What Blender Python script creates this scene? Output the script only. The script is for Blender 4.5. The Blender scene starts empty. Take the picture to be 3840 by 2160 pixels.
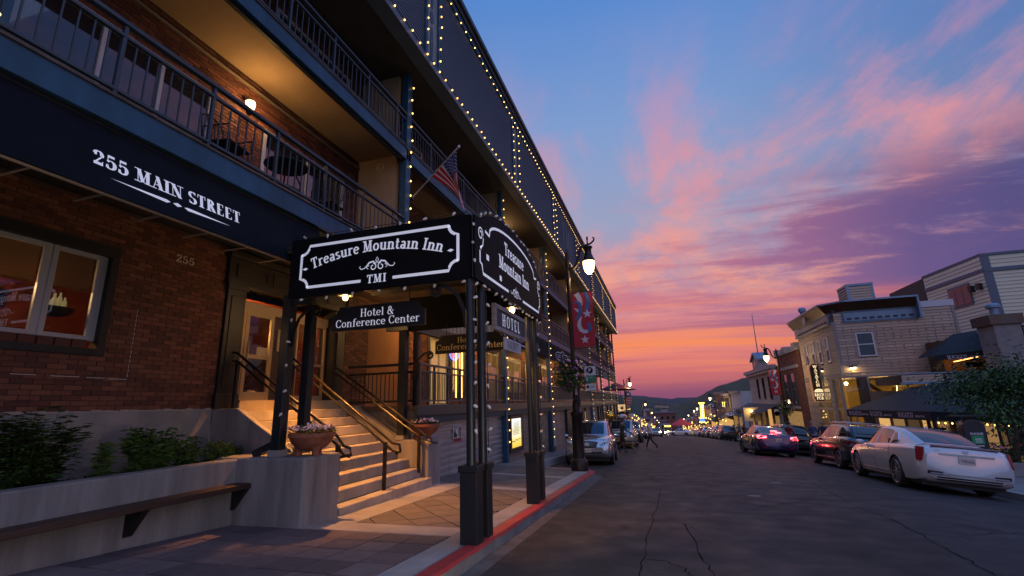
import bpy, bmesh, math, random
from mathutils import Vector, Matrix
R = math.radians
scene = bpy.context.scene
C = scene.collection
rng = random.Random(7)

# --- camera
CAM_H = 1.40
FPX, YAW, PITCH, ROLL = 1771.27, R(-16.8715), R(13.8224), R(-1.7222)
_f = Vector((math.sin(YAW) * math.cos(PITCH), math.cos(YAW) * math.cos(PITCH), math.sin(PITCH)))
_r = Vector((math.cos(YAW), -math.sin(YAW), 0))
_u = _r.cross(_f)
_r2 = _r * math.cos(ROLL) + _u * math.sin(ROLL)
_u2 = _u * math.cos(ROLL) - _r * math.sin(ROLL)
cd = bpy.data.cameras.new('camera')
cam = bpy.data.objects.new('camera', cd); C.objects.link(cam)
cd.sensor_width = 36; cd.lens = FPX / 3840 * 36; cd.clip_start = 0.05; cd.clip_end = 12000
cam.matrix_world = Matrix((( _r2.x, _u2.x, -_f.x, 0), (_r2.y, _u2.y, -_f.y, 0), (_r2.z, _u2.z, -_f.z, CAM_H), (0, 0, 0, 1)))
scene.camera = cam
CAM = Vector((0, 0, CAM_H))

def ray(px, py):
    return _r2 * ((px - 1920) / FPX) - _u2 * ((py - 1080) / FPX) + _f
def onX(px, py, X): d = ray(px, py); return CAM + d * (X / d.x)
def onY(px, py, Y): d = ray(px, py); return CAM + d * (Y / d.y)
def onZ(px, py, Z): d = ray(px, py); return CAM + d * ((Z - CAM_H) / d.z)

# --- render / view
scene.view_settings.view_transform = 'Standard'
scene.view_settings.look = 'None'
scene.view_settings.exposure = 0.0
scene.view_settings.gamma = 1.0
scene.view_settings.use_curve_mapping = False
scene.cycles.use_denoising = True
try:
    scene.cycles.denoiser = 'OPENIMAGEDENOISE'
except Exception:
    pass
scene.cycles.max_bounces = 6
scene.cycles.diffuse_bounces = 3
scene.cycles.glossy_bounces = 3
scene.cycles.transmission_bounces = 4
scene.cycles.transparent_max_bounces = 6
scene.cycles.sample_clamp_indirect = 4.0
scene.cycles.sample_clamp_direct = 0.0
scene.cycles.caustics_reflective = False
scene.cycles.caustics_refractive = False

# --- world: dusk sky
def lin(c):
    return tuple((v / 255 / 12.92) if v / 255 <= .04045 else ((v / 255 + .055) / 1.055) ** 2.4 for v in c)
world = bpy.data.worlds.new('World'); scene.world = world; world.use_nodes = True
def build_world():
    nt = world.node_tree; N = nt.nodes; L = nt.links
    for n in list(N): N.remove(n)
    def nd(t, **k):
        n = N.new(t)
        for a, b in k.items(): setattr(n, a, b)
        return n
    def mth(op, a, b=None, clamp=False):
        n = nd('ShaderNodeMath', operation=op, use_clamp=clamp)
        for i, v in enumerate((a, b)):
            if v is None: continue
            if isinstance(v, (int, float)): n.inputs[i].default_value = v
            else: L.new(v, n.inputs[i])
        return n.outputs[0]
    def mrange(v, a, b, c=0., d=1., smooth=True):
        n = nd('ShaderNodeMapRange', interpolation_type='SMOOTHSTEP' if smooth else 'LINEAR')
        L.new(v, n.inputs[0])
        for i, x in enumerate((a, b, c, d)): n.inputs[i + 1].default_value = x
        return n.outputs[0]
    def mix(fac, a, b):
        n = nd('ShaderNodeMix', data_type='RGBA')
        if isinstance(fac, (int, float)): n.inputs[0].default_value = fac
        else: L.new(fac, n.inputs[0])
        for i, v in ((6, a), (7, b)):
            if isinstance(v, tuple): n.inputs[i].default_value = v + (1,) if len(v) == 3 else v
            else: L.new(v, n.inputs[i])
        return n.outputs[2]
    def ramp(v, stops):
        n = nd('ShaderNodeValToRGB'); L.new(v, n.inputs[0]); e = n.color_ramp.elements
        while len(e) < len(stops): e.new(0.5)
        for q, (p, c) in zip(e, stops): q.position = p; q.color = lin(c) + (1,)
        return n.outputs[0]
    tc = nd('ShaderNodeTexCoord'); sep = nd('ShaderNodeSeparateXYZ'); L.new(tc.outputs['Generated'], sep.inputs[0])
    x, y, z = sep.outputs
    el = mth('MULTIPLY', mth('ARCSINE', z), 180 / math.pi)          # degrees above the horizon
    az = mth('MULTIPLY', mth('ARCTAN2', x, y), 180 / math.pi)       # degrees right of the street's line
    # flattened cloud-layer coordinates
    zz = mth('ADD', mth('MAXIMUM', z, 0.0), 0.14)
    cu, cv = mth('DIVIDE', x, zz), mth('DIVIDE', y, zz)
    def noise(sx, sy, scale, off, detail=6, rough=.55, dist=0.):
        cb = nd('ShaderNodeCombineXYZ')
        L.new(mth('ADD', mth('MULTIPLY', cu, sx), off), cb.inputs[0]); L.new(mth('MULTIPLY', cv, sy), cb.inputs[1])
        n = nd('ShaderNodeTexNoise'); L.new(cb.outputs[0], n.inputs['Vector'])
        n.inputs['Scale'].default_value = scale; n.inputs['Detail'].default_value = detail
        n.inputs['Roughness'].default_value = rough; n.inputs['Distortion'].default_value = dist
        return n.outputs['Fac']
    # clear sky behind the clouds: blue overhead, paler then rosy towards the sunset
    elr = mrange(el, -4, 60, 0, 1, False)
    base = ramp(elr, [(0.0, (98, 66, 112)), (.075, (128, 70, 112)), (.105, (196, 98, 110)), (.15, (232, 128, 112)), (.21, (206, 130, 142)),
                      (.29, (178, 146, 168)), (.39, (152, 160, 192)), (.56, (126, 156, 206)), (.76, (88, 136, 206)), (1.0, (70, 122, 204))])
    cool = ramp(elr, [(0.0, (88, 62, 112)), (.11, (150, 84, 118)), (.17, (150, 90, 138)), (.25, (122, 104, 156)), (.36, (112, 132, 178)),
                      (.56, (86, 120, 180)), (.8, (76, 122, 196)), (1.0, (70, 122, 204))])
    side = mrange(mth('ABSOLUTE', mth('ADD', az, 6)), 8, 48)
    base = mix(side, base, cool)
    back = ramp(elr, [(0.0, (50, 56, 90)), (.12, (66, 76, 120)), (.25, (82, 98, 152)), (.5, (80, 118, 188)), (1.0, (70, 122, 204))])
    base = mix(mrange(mth('ABSOLUTE', az), 55, 110), base, back)
    # high pink veil
    n1 = noise(1., .62, .95, 51.1, 10, .64, .7)
    n1b = noise(1.2, .8, 3.2, 11.7, 8, .66, .5)
    v1 = mrange(mth('ADD', mth('MULTIPLY', n1, .8), mth('MULTIPLY', n1b, .30)), .46, .65)
    band1 = mth('MULTIPLY', mrange(el, 5, 14), mrange(el, 44, 24))
    f1 = mth('MULTIPLY', mth('MULTIPLY', v1, band1), .85)
    pink = ramp(elr, [(.15, (248, 150, 104)), (.25, (246, 160, 128)), (.38, (236, 152, 146)), (.58, (214, 142, 164))])
    sky = mix(f1, base, pink)
    # low mauve streaks, thicker to the right
    n2 = noise(.45, 1.35, 1.3, 68.4, 10, .64, .5)
    n2b = noise(.4, 1.5, 3.4, 5.5, 5, .6, .2)
    thr = mrange(az, -20, 35, -.08, .10)
    v2 = mrange(mth('ADD', mth('ADD', mth('MULTIPLY', n2, .8), mth('MULTIPLY', n2b, .22)), thr), .45, .60)
    band2 = mth('MULTIPLY', mrange(el, 3, 9), mrange(el, 25, 17))
    f2 = mth('MULTIPLY', mth('MULTIPLY', v2, band2), .95)
    front = mrange(mth('ABSOLUTE', az), 120, 60)
    f2 = mth('MULTIPLY', f2, front)
    mauve = ramp(mrange(az, -10, 45, 0, 1), [(0.0, (206, 118, 132)), (.35, (160, 102, 140)), (.7, (96, 78, 132)), (1.0, (62, 66, 120))])
    sky = mix(f2, sky, mauve)
    # glowing bars and dusky bars just above the hills
    n3 = noise(.16, 1.1, 1.7, 2.2, 6, .55, .25)
    v3 = mrange(n3, .45, .64)
    band3 = mth('MULTIPLY', mrange(el, 1.5, 4), mrange(el, 12, 8))
    glow = mix(side, lin((246, 136, 80)), lin((186, 88, 112)))
    sky = mix(mth('MULTIPLY', mth('MULTIPLY', mth('MULTIPLY', v3, band3), front), .85), sky, glow)
    n4 = noise(.14, 1.2, 2.3, 9.2, 6, .55, .25)
    sky = mix(mth('MULTIPLY', mth('MULTIPLY', mrange(n4, .5, .66), mth('MULTIPLY', mrange(el, .5, 3), mth('MULTIPLY', mrange(el, 11, 6), front))), .7), sky, lin((146, 70, 108)))
    # last physical sky light from a sun just below the horizon
    nis = nd('ShaderNodeTexSky', sky_type='NISHITA', sun_disc=False)
    nis.sun_elevation = R(-3); nis.sun_rotation = R(-8); nis.altitude = 2100
    bg1 = nd('ShaderNodeBackground'); L.new(nis.outputs[0], bg1.inputs[0]); bg1.inputs[1].default_value = 0.06
    bg2 = nd('ShaderNodeBackground'); L.new(sky, bg2.inputs[0]); bg2.inputs[1].default_value = 1.0
    add = nd('ShaderNodeAddShader'); L.new(bg1.outputs[0], add.inputs[0]); L.new(bg2.outputs[0], add.inputs[1])
    out = nd('ShaderNodeOutputWorld'); L.new(add.outputs[0], out.inputs[0])
build_world()
# added wide blue fill from above and behind, not the set sun; brightens facades
sd = bpy.data.lights.new('fill_sun', 'SUN'); sd.energy = 0.78; sd.angle = R(120); sd.color = (.48, .68, 1)
fill_sun = bpy.data.objects.new('fill_sun', sd); C.objects.link(fill_sun)
fill_sun.rotation_euler = Vector((-.36, .56, -.75)).to_track_quat('-Z', 'Y').to_euler()

# --- materials
MATS = {}
def M(name, col=None, rough=.6, metal=0., var=0., vscale=3., bump=0., bscale=30., emit=None, estr=0., spec=.5, coat=0., stretch=None, col2=None, alpha=None, trans=0.):
    if name in MATS: return MATS[name]
    m = bpy.data.materials.new(name); m.use_nodes = True; MATS[name] = m
    nt = m.node_tree; b = nt.nodes['Principled BSDF']; L = nt.links
    b.inputs['Roughness'].default_value = rough; b.inputs['Metallic'].default_value = metal
    b.inputs['Specular IOR Level'].default_value = spec; b.inputs['Coat Weight'].default_value = coat; b.inputs['Coat Roughness'].default_value = .04
    b.inputs['Transmission Weight'].default_value = trans
    c = tuple(col) + (1,)
    b.inputs['Base Color'].default_value = c
    tc = None
    def coords():
        nonlocal tc
        if tc is None:
            t = nt.nodes.new('ShaderNodeTexCoord'); mp = nt.nodes.new('ShaderNodeMapping'); L.new(t.outputs['Object'], mp.inputs[0])
            mp.inputs['Scale'].default_value = stretch or (1, 1, 1); tc = mp.outputs[0]
        return tc
    if var or col2:
        n = nt.nodes.new('ShaderNodeTexNoise'); L.new(coords(), n.inputs['Vector']); n.inputs['Scale'].default_value = vscale
        n.inputs['Detail'].default_value = 6; n.inputs['Roughness'].default_value = .62
        r = nt.nodes.new('ShaderNodeValToRGB'); L.new(n.outputs['Fac'], r.inputs[0])
        e = r.color_ramp.elements; e[0].position = .3; e[1].position = .72
        if col2:
            e[0].color = c; e[1].color = tuple(col2) + (1,)
        else:
            e[0].color = tuple(v * (1 - var) for v in col) + (1,); e[1].color = tuple(min(1, v * (1 + var)) for v in col) + (1,)
        L.new(r.outputs[0], b.inputs['Base Color'])
    if bump:
        n = nt.nodes.new('ShaderNodeTexNoise'); L.new(coords(), n.inputs['Vector']); n.inputs['Scale'].default_value = bscale; n.inputs['Detail'].default_value = 5
        bp = nt.nodes.new('ShaderNodeBump'); bp.inputs['Strength'].default_value = bump; bp.inputs['Distance'].default_value = .02
        L.new(n.outputs['Fac'], bp.inputs['Height']); L.new(bp.outputs[0], b.inputs['Normal'])
    if emit:
        b.inputs['Emission Color'].default_value = tuple(emit) + (1,); b.inputs['Emission Strength'].default_value = estr
    return m

def glass_mat(name, tint=(.02, .025, .03), rough=.02, see=.0):
    if name in MATS: return MATS[name]
    m = bpy.data.materials.new(name); m.use_nodes = True; MATS[name] = m
    nt = m.node_tree; b = nt.nodes['Principled BSDF']
    b.inputs['Base Color'].default_value = tint + (1,); b.inputs['Roughness'].default_value = rough
    b.inputs['Specular IOR Level'].default_value = .7; b.inputs['Coat Weight'].default_value = .3
    if see:
        out = nt.nodes['Material Output']; t = nt.nodes.new('ShaderNodeBsdfTransparent'); mx = nt.nodes.new('ShaderNodeMixShader')
        t.inputs[0].default_value = (.92, .93, .95, 1)
        g = nt.nodes.new('ShaderNodeBsdfGlossy'); g.inputs['Roughness'].default_value = rough; g.inputs[0].default_value = (1, 1, 1, 1)
        fr = nt.nodes.new('ShaderNodeLayerWeight'); fr.inputs[0].default_value = .5
        pw = nt.nodes.new('ShaderNodeMath'); pw.operation = 'POWER'; pw.inputs[1].default_value = 4; nt.links.new(fr.outputs['Facing'], pw.inputs[0])
        ad = nt.nodes.new('ShaderNodeMath'); ad.operation = 'MULTIPLY_ADD'; ad.inputs[1].default_value = .9; ad.inputs[2].default_value = .06; nt.links.new(pw.outputs[0], ad.inputs[0])
        mt = nt.nodes.new('ShaderNodeMixShader'); mt.inputs[0].default_value = 1 - see
        nt.links.new(t.outputs[0], mt.inputs[1]); nt.links.new(b.outputs[0], mt.inputs[2])
        nt.links.new(ad.outputs[0], mx.inputs[0]); nt.links.new(mt.outputs[0], mx.inputs[1]); nt.links.new(g.outputs[0], mx.inputs[2])
        nt.links.new(mx.outputs[0], out.inputs[0])
    return m

# --- mesh builder
def wmat(o):
    m = Matrix.Identity(4)
    while o is not None:
        m = o.matrix_parent_inverse @ o.matrix_basis @ m if o.parent else o.matrix_basis @ m
        o = o.parent
    return m
def tag(o, label=None, cat=None, group=None, kind=None):
    if label: o['label'] = label
    if cat: o['category'] = cat
    if group: o['group'] = group
    if kind: o['kind'] = kind
    return o
def thing(name, label, cat, loc=(0, 0, 0), group=None, rz=0.):
    o = bpy.data.objects.new(name, None); C.objects.link(o); o.location = loc; o.rotation_euler = (0, 0, rz)
    o.empty_display_size = .1
    return tag(o, label, cat, group)
def obj(name, mesh, parent=None):
    o = bpy.data.objects.new(name, mesh); C.objects.link(o)
    if parent is not None:
        o.parent = parent; o.matrix_parent_inverse = wmat(parent).inverted()
    return o
def place(mesh, name, parent, mat):
    """an object of shared mesh data, put at a world matrix under a parent"""
    o = bpy.data.objects.new(name, mesh); C.objects.link(o); o.parent = parent
    o.matrix_parent_inverse = wmat(parent).inverted(); o.matrix_basis = mat
    return o
def dup(o, parent=None):
    c = o.copy(); C.objects.link(c)
    if parent is not None: c.parent = parent
    for ch in o.children: dup(ch, c)
    return c
def dup_at(o, loc, rz=None, label=None, scale=None):
    c = dup(o); c.location = loc
    if rz is not None: c.rotation_euler = (0, 0, rz)
    if label: c['label'] = label
    if scale: c.scale = (scale,) * 3
    return c

class MB:
    def __init__(s): s.v = []; s.f = []; s.m = []
    def add(s, vs, fs, m=0):
        k = len(s.v); s.v.extend(Vector(q) for q in vs); s.f.extend([[k + i for i in f] for f in fs]); s.m.extend([m] * len(fs)); return s
    def quad(s, a, b, c, d, m=0): return s.add((a, b, c, d), ((0, 1, 2, 3),), m)
    def box(s, x0, x1, y0, y1, z0, z1, m=0):
        return s.add([(x, y, z) for z in (z0, z1) for y in (y0, y1) for x in (x0, x1)],
                     ((0, 2, 3, 1), (4, 5, 7, 6), (0, 1, 5, 4), (2, 6, 7, 3), (0, 4, 6, 2), (1, 3, 7, 5)), m)
    def obox(s, c, ax, ay, az, m=0):
        """box with centre c and half-axis vectors"""
        c = Vector(c); ax, ay, az = Vector(ax), Vector(ay), Vector(az)
        return s.add([c + ax * i + ay * j + az * k for k in (-1, 1) for j in (-1, 1) for i in (-1, 1)],
                     ((0, 2, 3, 1), (4, 5, 7, 6), (0, 1, 5, 4), (2, 6, 7, 3), (0, 4, 6, 2), (1, 3, 7, 5)), m)
    def bar(s, p, q, w, h=None, up=(0, 0, 1), m=0):
        p, q = Vector(p), Vector(q); d = q - p; h = h or w; u = Vector(up)
        if abs(d.normalized().dot(u)) > .98: u = Vector((1, 0, 0))
        sx = d.cross(u).normalized() * w / 2; su = sx.cross(d).normalized() * h / 2
        return s.obox((p + q) / 2, d / 2, sx, su, m)
    def tube(s, pts, r, n=8, m=0, cap=True):
        pts = [Vector(p) for p in pts]; rs = r if isinstance(r, (list, tuple)) else [r] * len(pts)
        k = len(s.v); pu = None
        for i, p in enumerate(pts):
            d = (pts[min(i + 1, len(pts) - 1)] - pts[max(i - 1, 0)]).normalized()
            if pu is None:
                u = Vector((0, 0, 1)) if abs(d.z) < .9 else Vector((1, 0, 0))
            else: u = pu
            a = d.cross(u).normalized(); b = a.cross(d).normalized(); pu = b
            for j in range(n):
                t = 2 * math.pi * j / n; s.v.append(p + (a * math.cos(t) + b * math.sin(t)) * rs[i])
        for i in range(len(pts) - 1):
            for j in range(n):
                s.f.append([k + i * n + j, k + i * n + (j + 1) % n, k + (i + 1) * n + (j + 1) % n, k + (i + 1) * n + j]); s.m.append(m)
        if cap:
            s.f.append([k + j for j in reversed(range(n))]); s.m.append(m)
            e = k + (len(pts) - 1) * n; s.f.append([e + j for j in range(n)]); s.m.append(m)
        return s
    def lathe(s, prof, c=(0, 0, 0), n=16, m=0, ax=None, sx=1., sy=1.):
        """profile of (radius, height); ax: (x,y,z axes)"""
        c = Vector(c); X, Y, Z = ax or (Vector((1, 0, 0)), Vector((0, 1, 0)), Vector((0, 0, 1)))
        k = len(s.v)
        for r, h in prof:
            for j in range(n):
                t = 2 * math.pi * j / n; s.v.append(c + X * (r * sx * math.cos(t)) + Y * (r * sy * math.sin(t)) + Z * h)
        for i in range(len(prof) - 1):
            for j in range(n):
                s.f.append([k + i * n + j, k + i * n + (j + 1) % n, k + (i + 1) * n + (j + 1) % n, k + (i + 1) * n + j]); s.m.append(m)
        s.f.append([k + j for j in reversed(range(n))]); s.m.append(m)
        e = k + (len(prof) - 1) * n; s.f.append([e + j for j in range(n)]); s.m.append(m)
        return s
    def prism(s, poly, o, ux, uy, n, d, m=0):
        """2-D polygon in the frame (o, ux, uy), from the plane to depth d along n"""
        o, ux, uy, n = Vector(o), Vector(ux), Vector(uy), Vector(n); k = len(poly)
        vs = [o + ux * a + uy * b for a, b in poly]; vs += [v + n * d for v in vs]
        fs = [list(range(k))[::-1], list(range(k, 2 * k))] + [[i, (i + 1) % k, k + (i + 1) % k, k + i] for i in range(k)]
        return s.add(vs, fs, m)
    def ball(s, c, r, m=0, n=8, k=5, sz=1.):
        return s.lathe([(max(r * math.sin(math.pi * i / k), r * .02), -r * sz * math.cos(math.pi * i / k)) for i in range(k + 1)], c, n, m)
    def mesh(s, name, mats, smooth=False):
        me = bpy.data.meshes.new(name); me.from_pydata([tuple(v) for v in s.v], [], s.f)
        for q in (mats if isinstance(mats, (list, tuple)) else [mats]): me.materials.append(q)
        if any(s.m): me.polygons.foreach_set('material_index', s.m)
        if smooth is True: me.polygons.foreach_set('use_smooth', [True] * len(s.f))
        elif smooth: me.shade_smooth() if False else None
        me.update(); return me
    def build(s, name, mats, parent=None, smooth=False, bevel=0., subsurf=0, fix=False, auto=None):
        me = s.mesh(name, mats, smooth)
        if fix:
            bm = bmesh.new(); bm.from_mesh(me); bmesh.ops.remove_doubles(bm, verts=bm.verts, dist=1e-4)
            bmesh.ops.recalc_face_normals(bm, faces=bm.faces); bm.to_mesh(me); bm.free()
        if auto:
            me.polygons.foreach_set('use_smooth', [True] * len(me.polygons))
            try: me.set_sharp_from_angle(angle=R(auto))
            except Exception: pass
        o = obj(name, me, parent)
        if bevel:
            b = o.modifiers.new('bevel', 'BEVEL'); b.width = bevel; b.segments = 2; b.limit_method = 'ANGLE'; b.angle_limit = R(40)
        if subsurf:
            b = o.modifiers.new('subsurf', 'SUBSURF'); b.levels = subsurf; b.render_levels = subsurf
        return o

BOXM = {}
def unit_box(mat):
    """a unit cube of side 1 centred on the origin, shared by all alike pieces"""
    if mat.name not in BOXM:
        BOXM[mat.name] = MB().box(-.5, .5, -.5, .5, -.5, .5).mesh('piece', mat)
    return BOXM[mat.name]
def piece(name, mat, parent, x0, x1, y0, y1, z0, z1):
    return place(unit_box(mat), name, parent, Matrix.Translation(((x0 + x1) / 2, (y0 + y1) / 2, (z0 + z1) / 2)) @ Matrix.Diagonal((x1 - x0, y1 - y0, z1 - z0, 1)))
def box_part(name, mat, parent, x0, x1, y0, y1, z0, z1, bevel=0.):
    return MB().box(x0, x1, y0, y1, z0, z1).build(name, mat, parent, bevel=bevel)
def spot_light(name, loc, energy, col, size, parent, cone=125, blend=.6):
    d = bpy.data.lights.new(name, 'SPOT'); d.energy = energy; d.color = col; d.shadow_soft_size = size; d.spot_size = R(cone); d.spot_blend = blend
    o = bpy.data.objects.new(name, d); C.objects.link(o); o.parent = parent; o.matrix_parent_inverse = wmat(parent).inverted(); o.location = loc; return o
def point_light(name, loc, energy, col, size, parent):
    d = bpy.data.lights.new(name, 'POINT'); d.energy = energy; d.color = col; d.shadow_soft_size = size
    o = bpy.data.objects.new(name, d); C.objects.link(o)
    if parent is not None:
        o.parent = parent; o.matrix_parent_inverse = wmat(parent).inverted()
    o.location = loc; return o
WARM = (1, .56, .2)

# --- lettering: stems, hairlines, bowls and serifs
def _S(T, t, xh, ser):
    g = {}
    def V(x, a=0, b=1): return ('l', x, a, x, b, T)
    def Hb(y, a, b, w=None): return ('l', a, y, b, y, w or t)
    def sf(x, y, w=None): return ('l', x - (w or T * .95), y, x + (w or T * .95), y, t) if ser else None
    def A(cx, cy, rx, ry, a, b): return ('a', cx, cy, rx, ry, a, b)
    h = t / 2; T2 = T / 2
    def G(ch, adv, *st): g[ch] = (adv, [q for q in st if q])
    G('A', .84, ('l', .12, 0, .42, 1, t), ('l', .40, 1, .70, 0, T), Hb(.33, .22, .58), sf(.12, h), sf(.70, h))
    G('B', .78, V(.2), A(.24, .75, .3, .25 - h, -90, 90), A(.24, .26, .36, .26 - h, -90, 90), Hb(1 - h, .08, .3), Hb(h, .08, .3), Hb(.5, .2, .3))
    G('C', .82, A(.44, .5, .34, .5 - h, 42, 318), ('l', .72, .66, .72, .98, t), ('l', .72, .04, .72, .26, t))
    G('D', .86, V(.2), A(.26, .5, .44, .5 - h, -90, 90), Hb(1 - h, .08, .3), Hb(h, .08, .3))
    G('E', .74, V(.2), Hb(1 - h, .08, .64), Hb(.5, .2, .5), Hb(h, .08, .66), ('l', .62, .76, .62, 1, t), ('l', .64, 0, .64, .24, t))
    G('F', .70, V(.2), Hb(1 - h, .08, .64), Hb(.5, .2, .5), sf(.2, h), ('l', .62, .76, .62, 1, t))
    G('G', .86, A(.44, .5, .34, .5 - h, 42, 330), V(.70, .05, .46), Hb(.46, .52, .84))
    G('H', .94, V(.2), V(.72), Hb(.5, .2, .72), sf(.2, h), sf(.72, h), sf(.2, 1 - h), sf(.72, 1 - h))
    G('I', .46, V(.23), sf(.23, h), sf(.23, 1 - h))
    G('K', .86, V(.2), ('l', .24, .42, .66, 1, t), ('l', .34, .55, .70, 0, T), sf(.2, h), sf(.2, 1 - h), sf(.7, h), sf(.64, 1 - h))
    G('L', .70, V(.2), Hb(h, .08, .64), sf(.2, 1 - h), ('l', .62, 0, .62, .26, t))
    G('M', 1.06, ('l', .16, 0, .16, 1, t), ('l', .2, 1, .5, .05, T), ('l', .5, .05, .80, 1, t), V(.84), sf(.16, h), sf(.84, h), sf(.16, 1 - h), sf(.84, 1 - h))
    G('N', .94, ('l', .16, 0, .16, 1, t), ('l', .16, 1, .74, 0, T), ('l', .76, 0, .76, 1, t), sf(.16, h), sf(.14, 1 - h), sf(.76, 1 - h))
    G('O', .88, A(.44, .5, .34, .5 - h, 0, 360))
    G('P', .74, V(.2), A(.24, .73, .32, .27 - h, -90, 90), Hb(1 - h, .08, .3), Hb(.46 + h, .2, .3), sf(.2, h))
    G('R', .84, V(.2), A(.24, .75, .32, .25 - h, -90, 90), Hb(1 - h, .08, .3), Hb(.5, .2, .3), ('l', .4, .5, .70, 0, T), sf(.2, h), sf(.74, h, .1))
    G('S', .68, A(.34, .745, .23, .255 - h, 35, 270), A(.34, .255, .25, .255 - h, 90, -145), ('l', .56, .76, .56, .98, t), ('l', .1, .04, .1, .26, t))
    G('T', .78, V(.38), Hb(1 - h, .04, .72), sf(.38, h), ('l', .06, .72, .06, 1, t), ('l', .70, .72, .70, 1, t))
    G('U', .92, V(.2, .3), A(.46, .32, .26, .32 - h, 180, 360), ('l', .72, .3, .72, 1, t), sf(.2, 1 - h), sf(.72, 1 - h))
    G('V', .82, ('l', .14, 1, .42, 0, T), ('l', .42, 0, .70, 1, t), sf(.14, 1 - h), sf(.70, 1 - h))
    G('W', 1.16, ('l', .12, 1, .34, 0, T), ('l', .34, 0, .58, 1, t), ('l', .54, 1, .78, 0, T), ('l', .78, 0, 1.02, 1, t), sf(.12, 1 - h), sf(.56, 1 - h), sf(1.02, 1 - h))
    G('Y', .82, ('l', .12, 1, .42, .45, T), ('l', .42, .45, .72, 1, t), V(.42, 0, .48), sf(.42, h), sf(.12, 1 - h), sf(.72, 1 - h))
    G('2', .70, A(.34, .72, .22, .28 - h, 170, -20), ('l', .54, .62, .12, .08, t * 1.6), Hb(T2 * .8, .08, .60, T * .8), ('l', .60, .0, .60, .3, t), ('l', .17, .66, .17, .84, T * .6))
    G('5', .70, A(.33, .32, .26, .32 - h, 140, -150), ('l', .16, .5, .16, .96, t), Hb(1 - T * .36, .14, .56, T * .7), ('l', .13, .1, .13, .3, T * .6))
    G('3', .66, A(.3, .74, .22, .25, 150, -80), A(.3, .26, .25, .26, 80, -150))
    G('&', .92, A(.38, .76, .16, .22, 0, 360), A(.36, .28, .26, .28, 60, 300), ('l', .3, .62, .78, 0, T), ('l', .5, .04, .78, .5, t), sf(.78, .5))
    G('a', .66, A(.30, .2, .18, .2 - h, 0, 360), V(.50, 0, xh * .72), A(.32, xh - .2, .18, .2 - h, 0, 150), sf(.55, h, .1))
    G('c', .60, A(.33, xh / 2, .24, xh / 2 - h, 45, 318), ('l', .50, xh * .66, .50, xh * .86, t * 1.8))
    G('e', .64, A(.33, xh / 2, .24, xh / 2 - h, 5, 318), Hb(xh * .54, .1, .56))
    G('f', .50, V(.22, 0, .78), A(.4, .78, .18, .2, 50, 180), Hb(xh, .06, .44), sf(.22, h))
    G('i', .42, V(.21, 0, xh), sf(.21, h), ('l', .04, xh - h, .22, xh - h, t))
    G('l', .42, V(.21), sf(.21, h), ('l', .04, 1 - h, .22, 1 - h, t))
    G('n', .80, V(.18, 0, xh), A(.40, xh - .24, .22, .24 - h, 0, 178), V(.60, 0, xh - .2), sf(.18, h), sf(.62, h), ('l', .04, xh - h, .2, xh - h, t))
    G('o', .70, A(.35, xh / 2, .25, xh / 2 - h, 0, 360))
    G('r', .58, V(.18, 0, xh), A(.38, xh - .2, .18, .2 - h, 35, 178), sf(.18, h), ('l', .04, xh - h, .2, xh - h, t))
    G('s', .56, A(.28, xh * .745, .17, xh * .255 - h, 35, 270), A(.28, xh * .255, .19, xh * .255 - h, 90, -145))
    G('t', .50, V(.22, .1, .9), Hb(xh - h, .04, .44), A(.36, .14, .14, .14 - h, 180, 330))
    G('u', .80, V(.18, .2, xh), A(.39, .22, .21, .22 - h, 180, 360), V(.60, 0, xh), sf(.66, h, .1), ('l', .04, xh - h, .2, xh - h, t), ('l', .46, xh - h, .62, xh - h, t))
    g[' '] = (.36, [])
    return g
FONTS = {'fat': _S(.25, .06, .68, True), 'slab': _S(.21, .10, .68, True), 'roman': _S(.15, .055, .66, True)}
def text_width(txt, font, sp=0.): return sum(FONTS[font][ch][0] + sp for ch in txt) - sp
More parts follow.
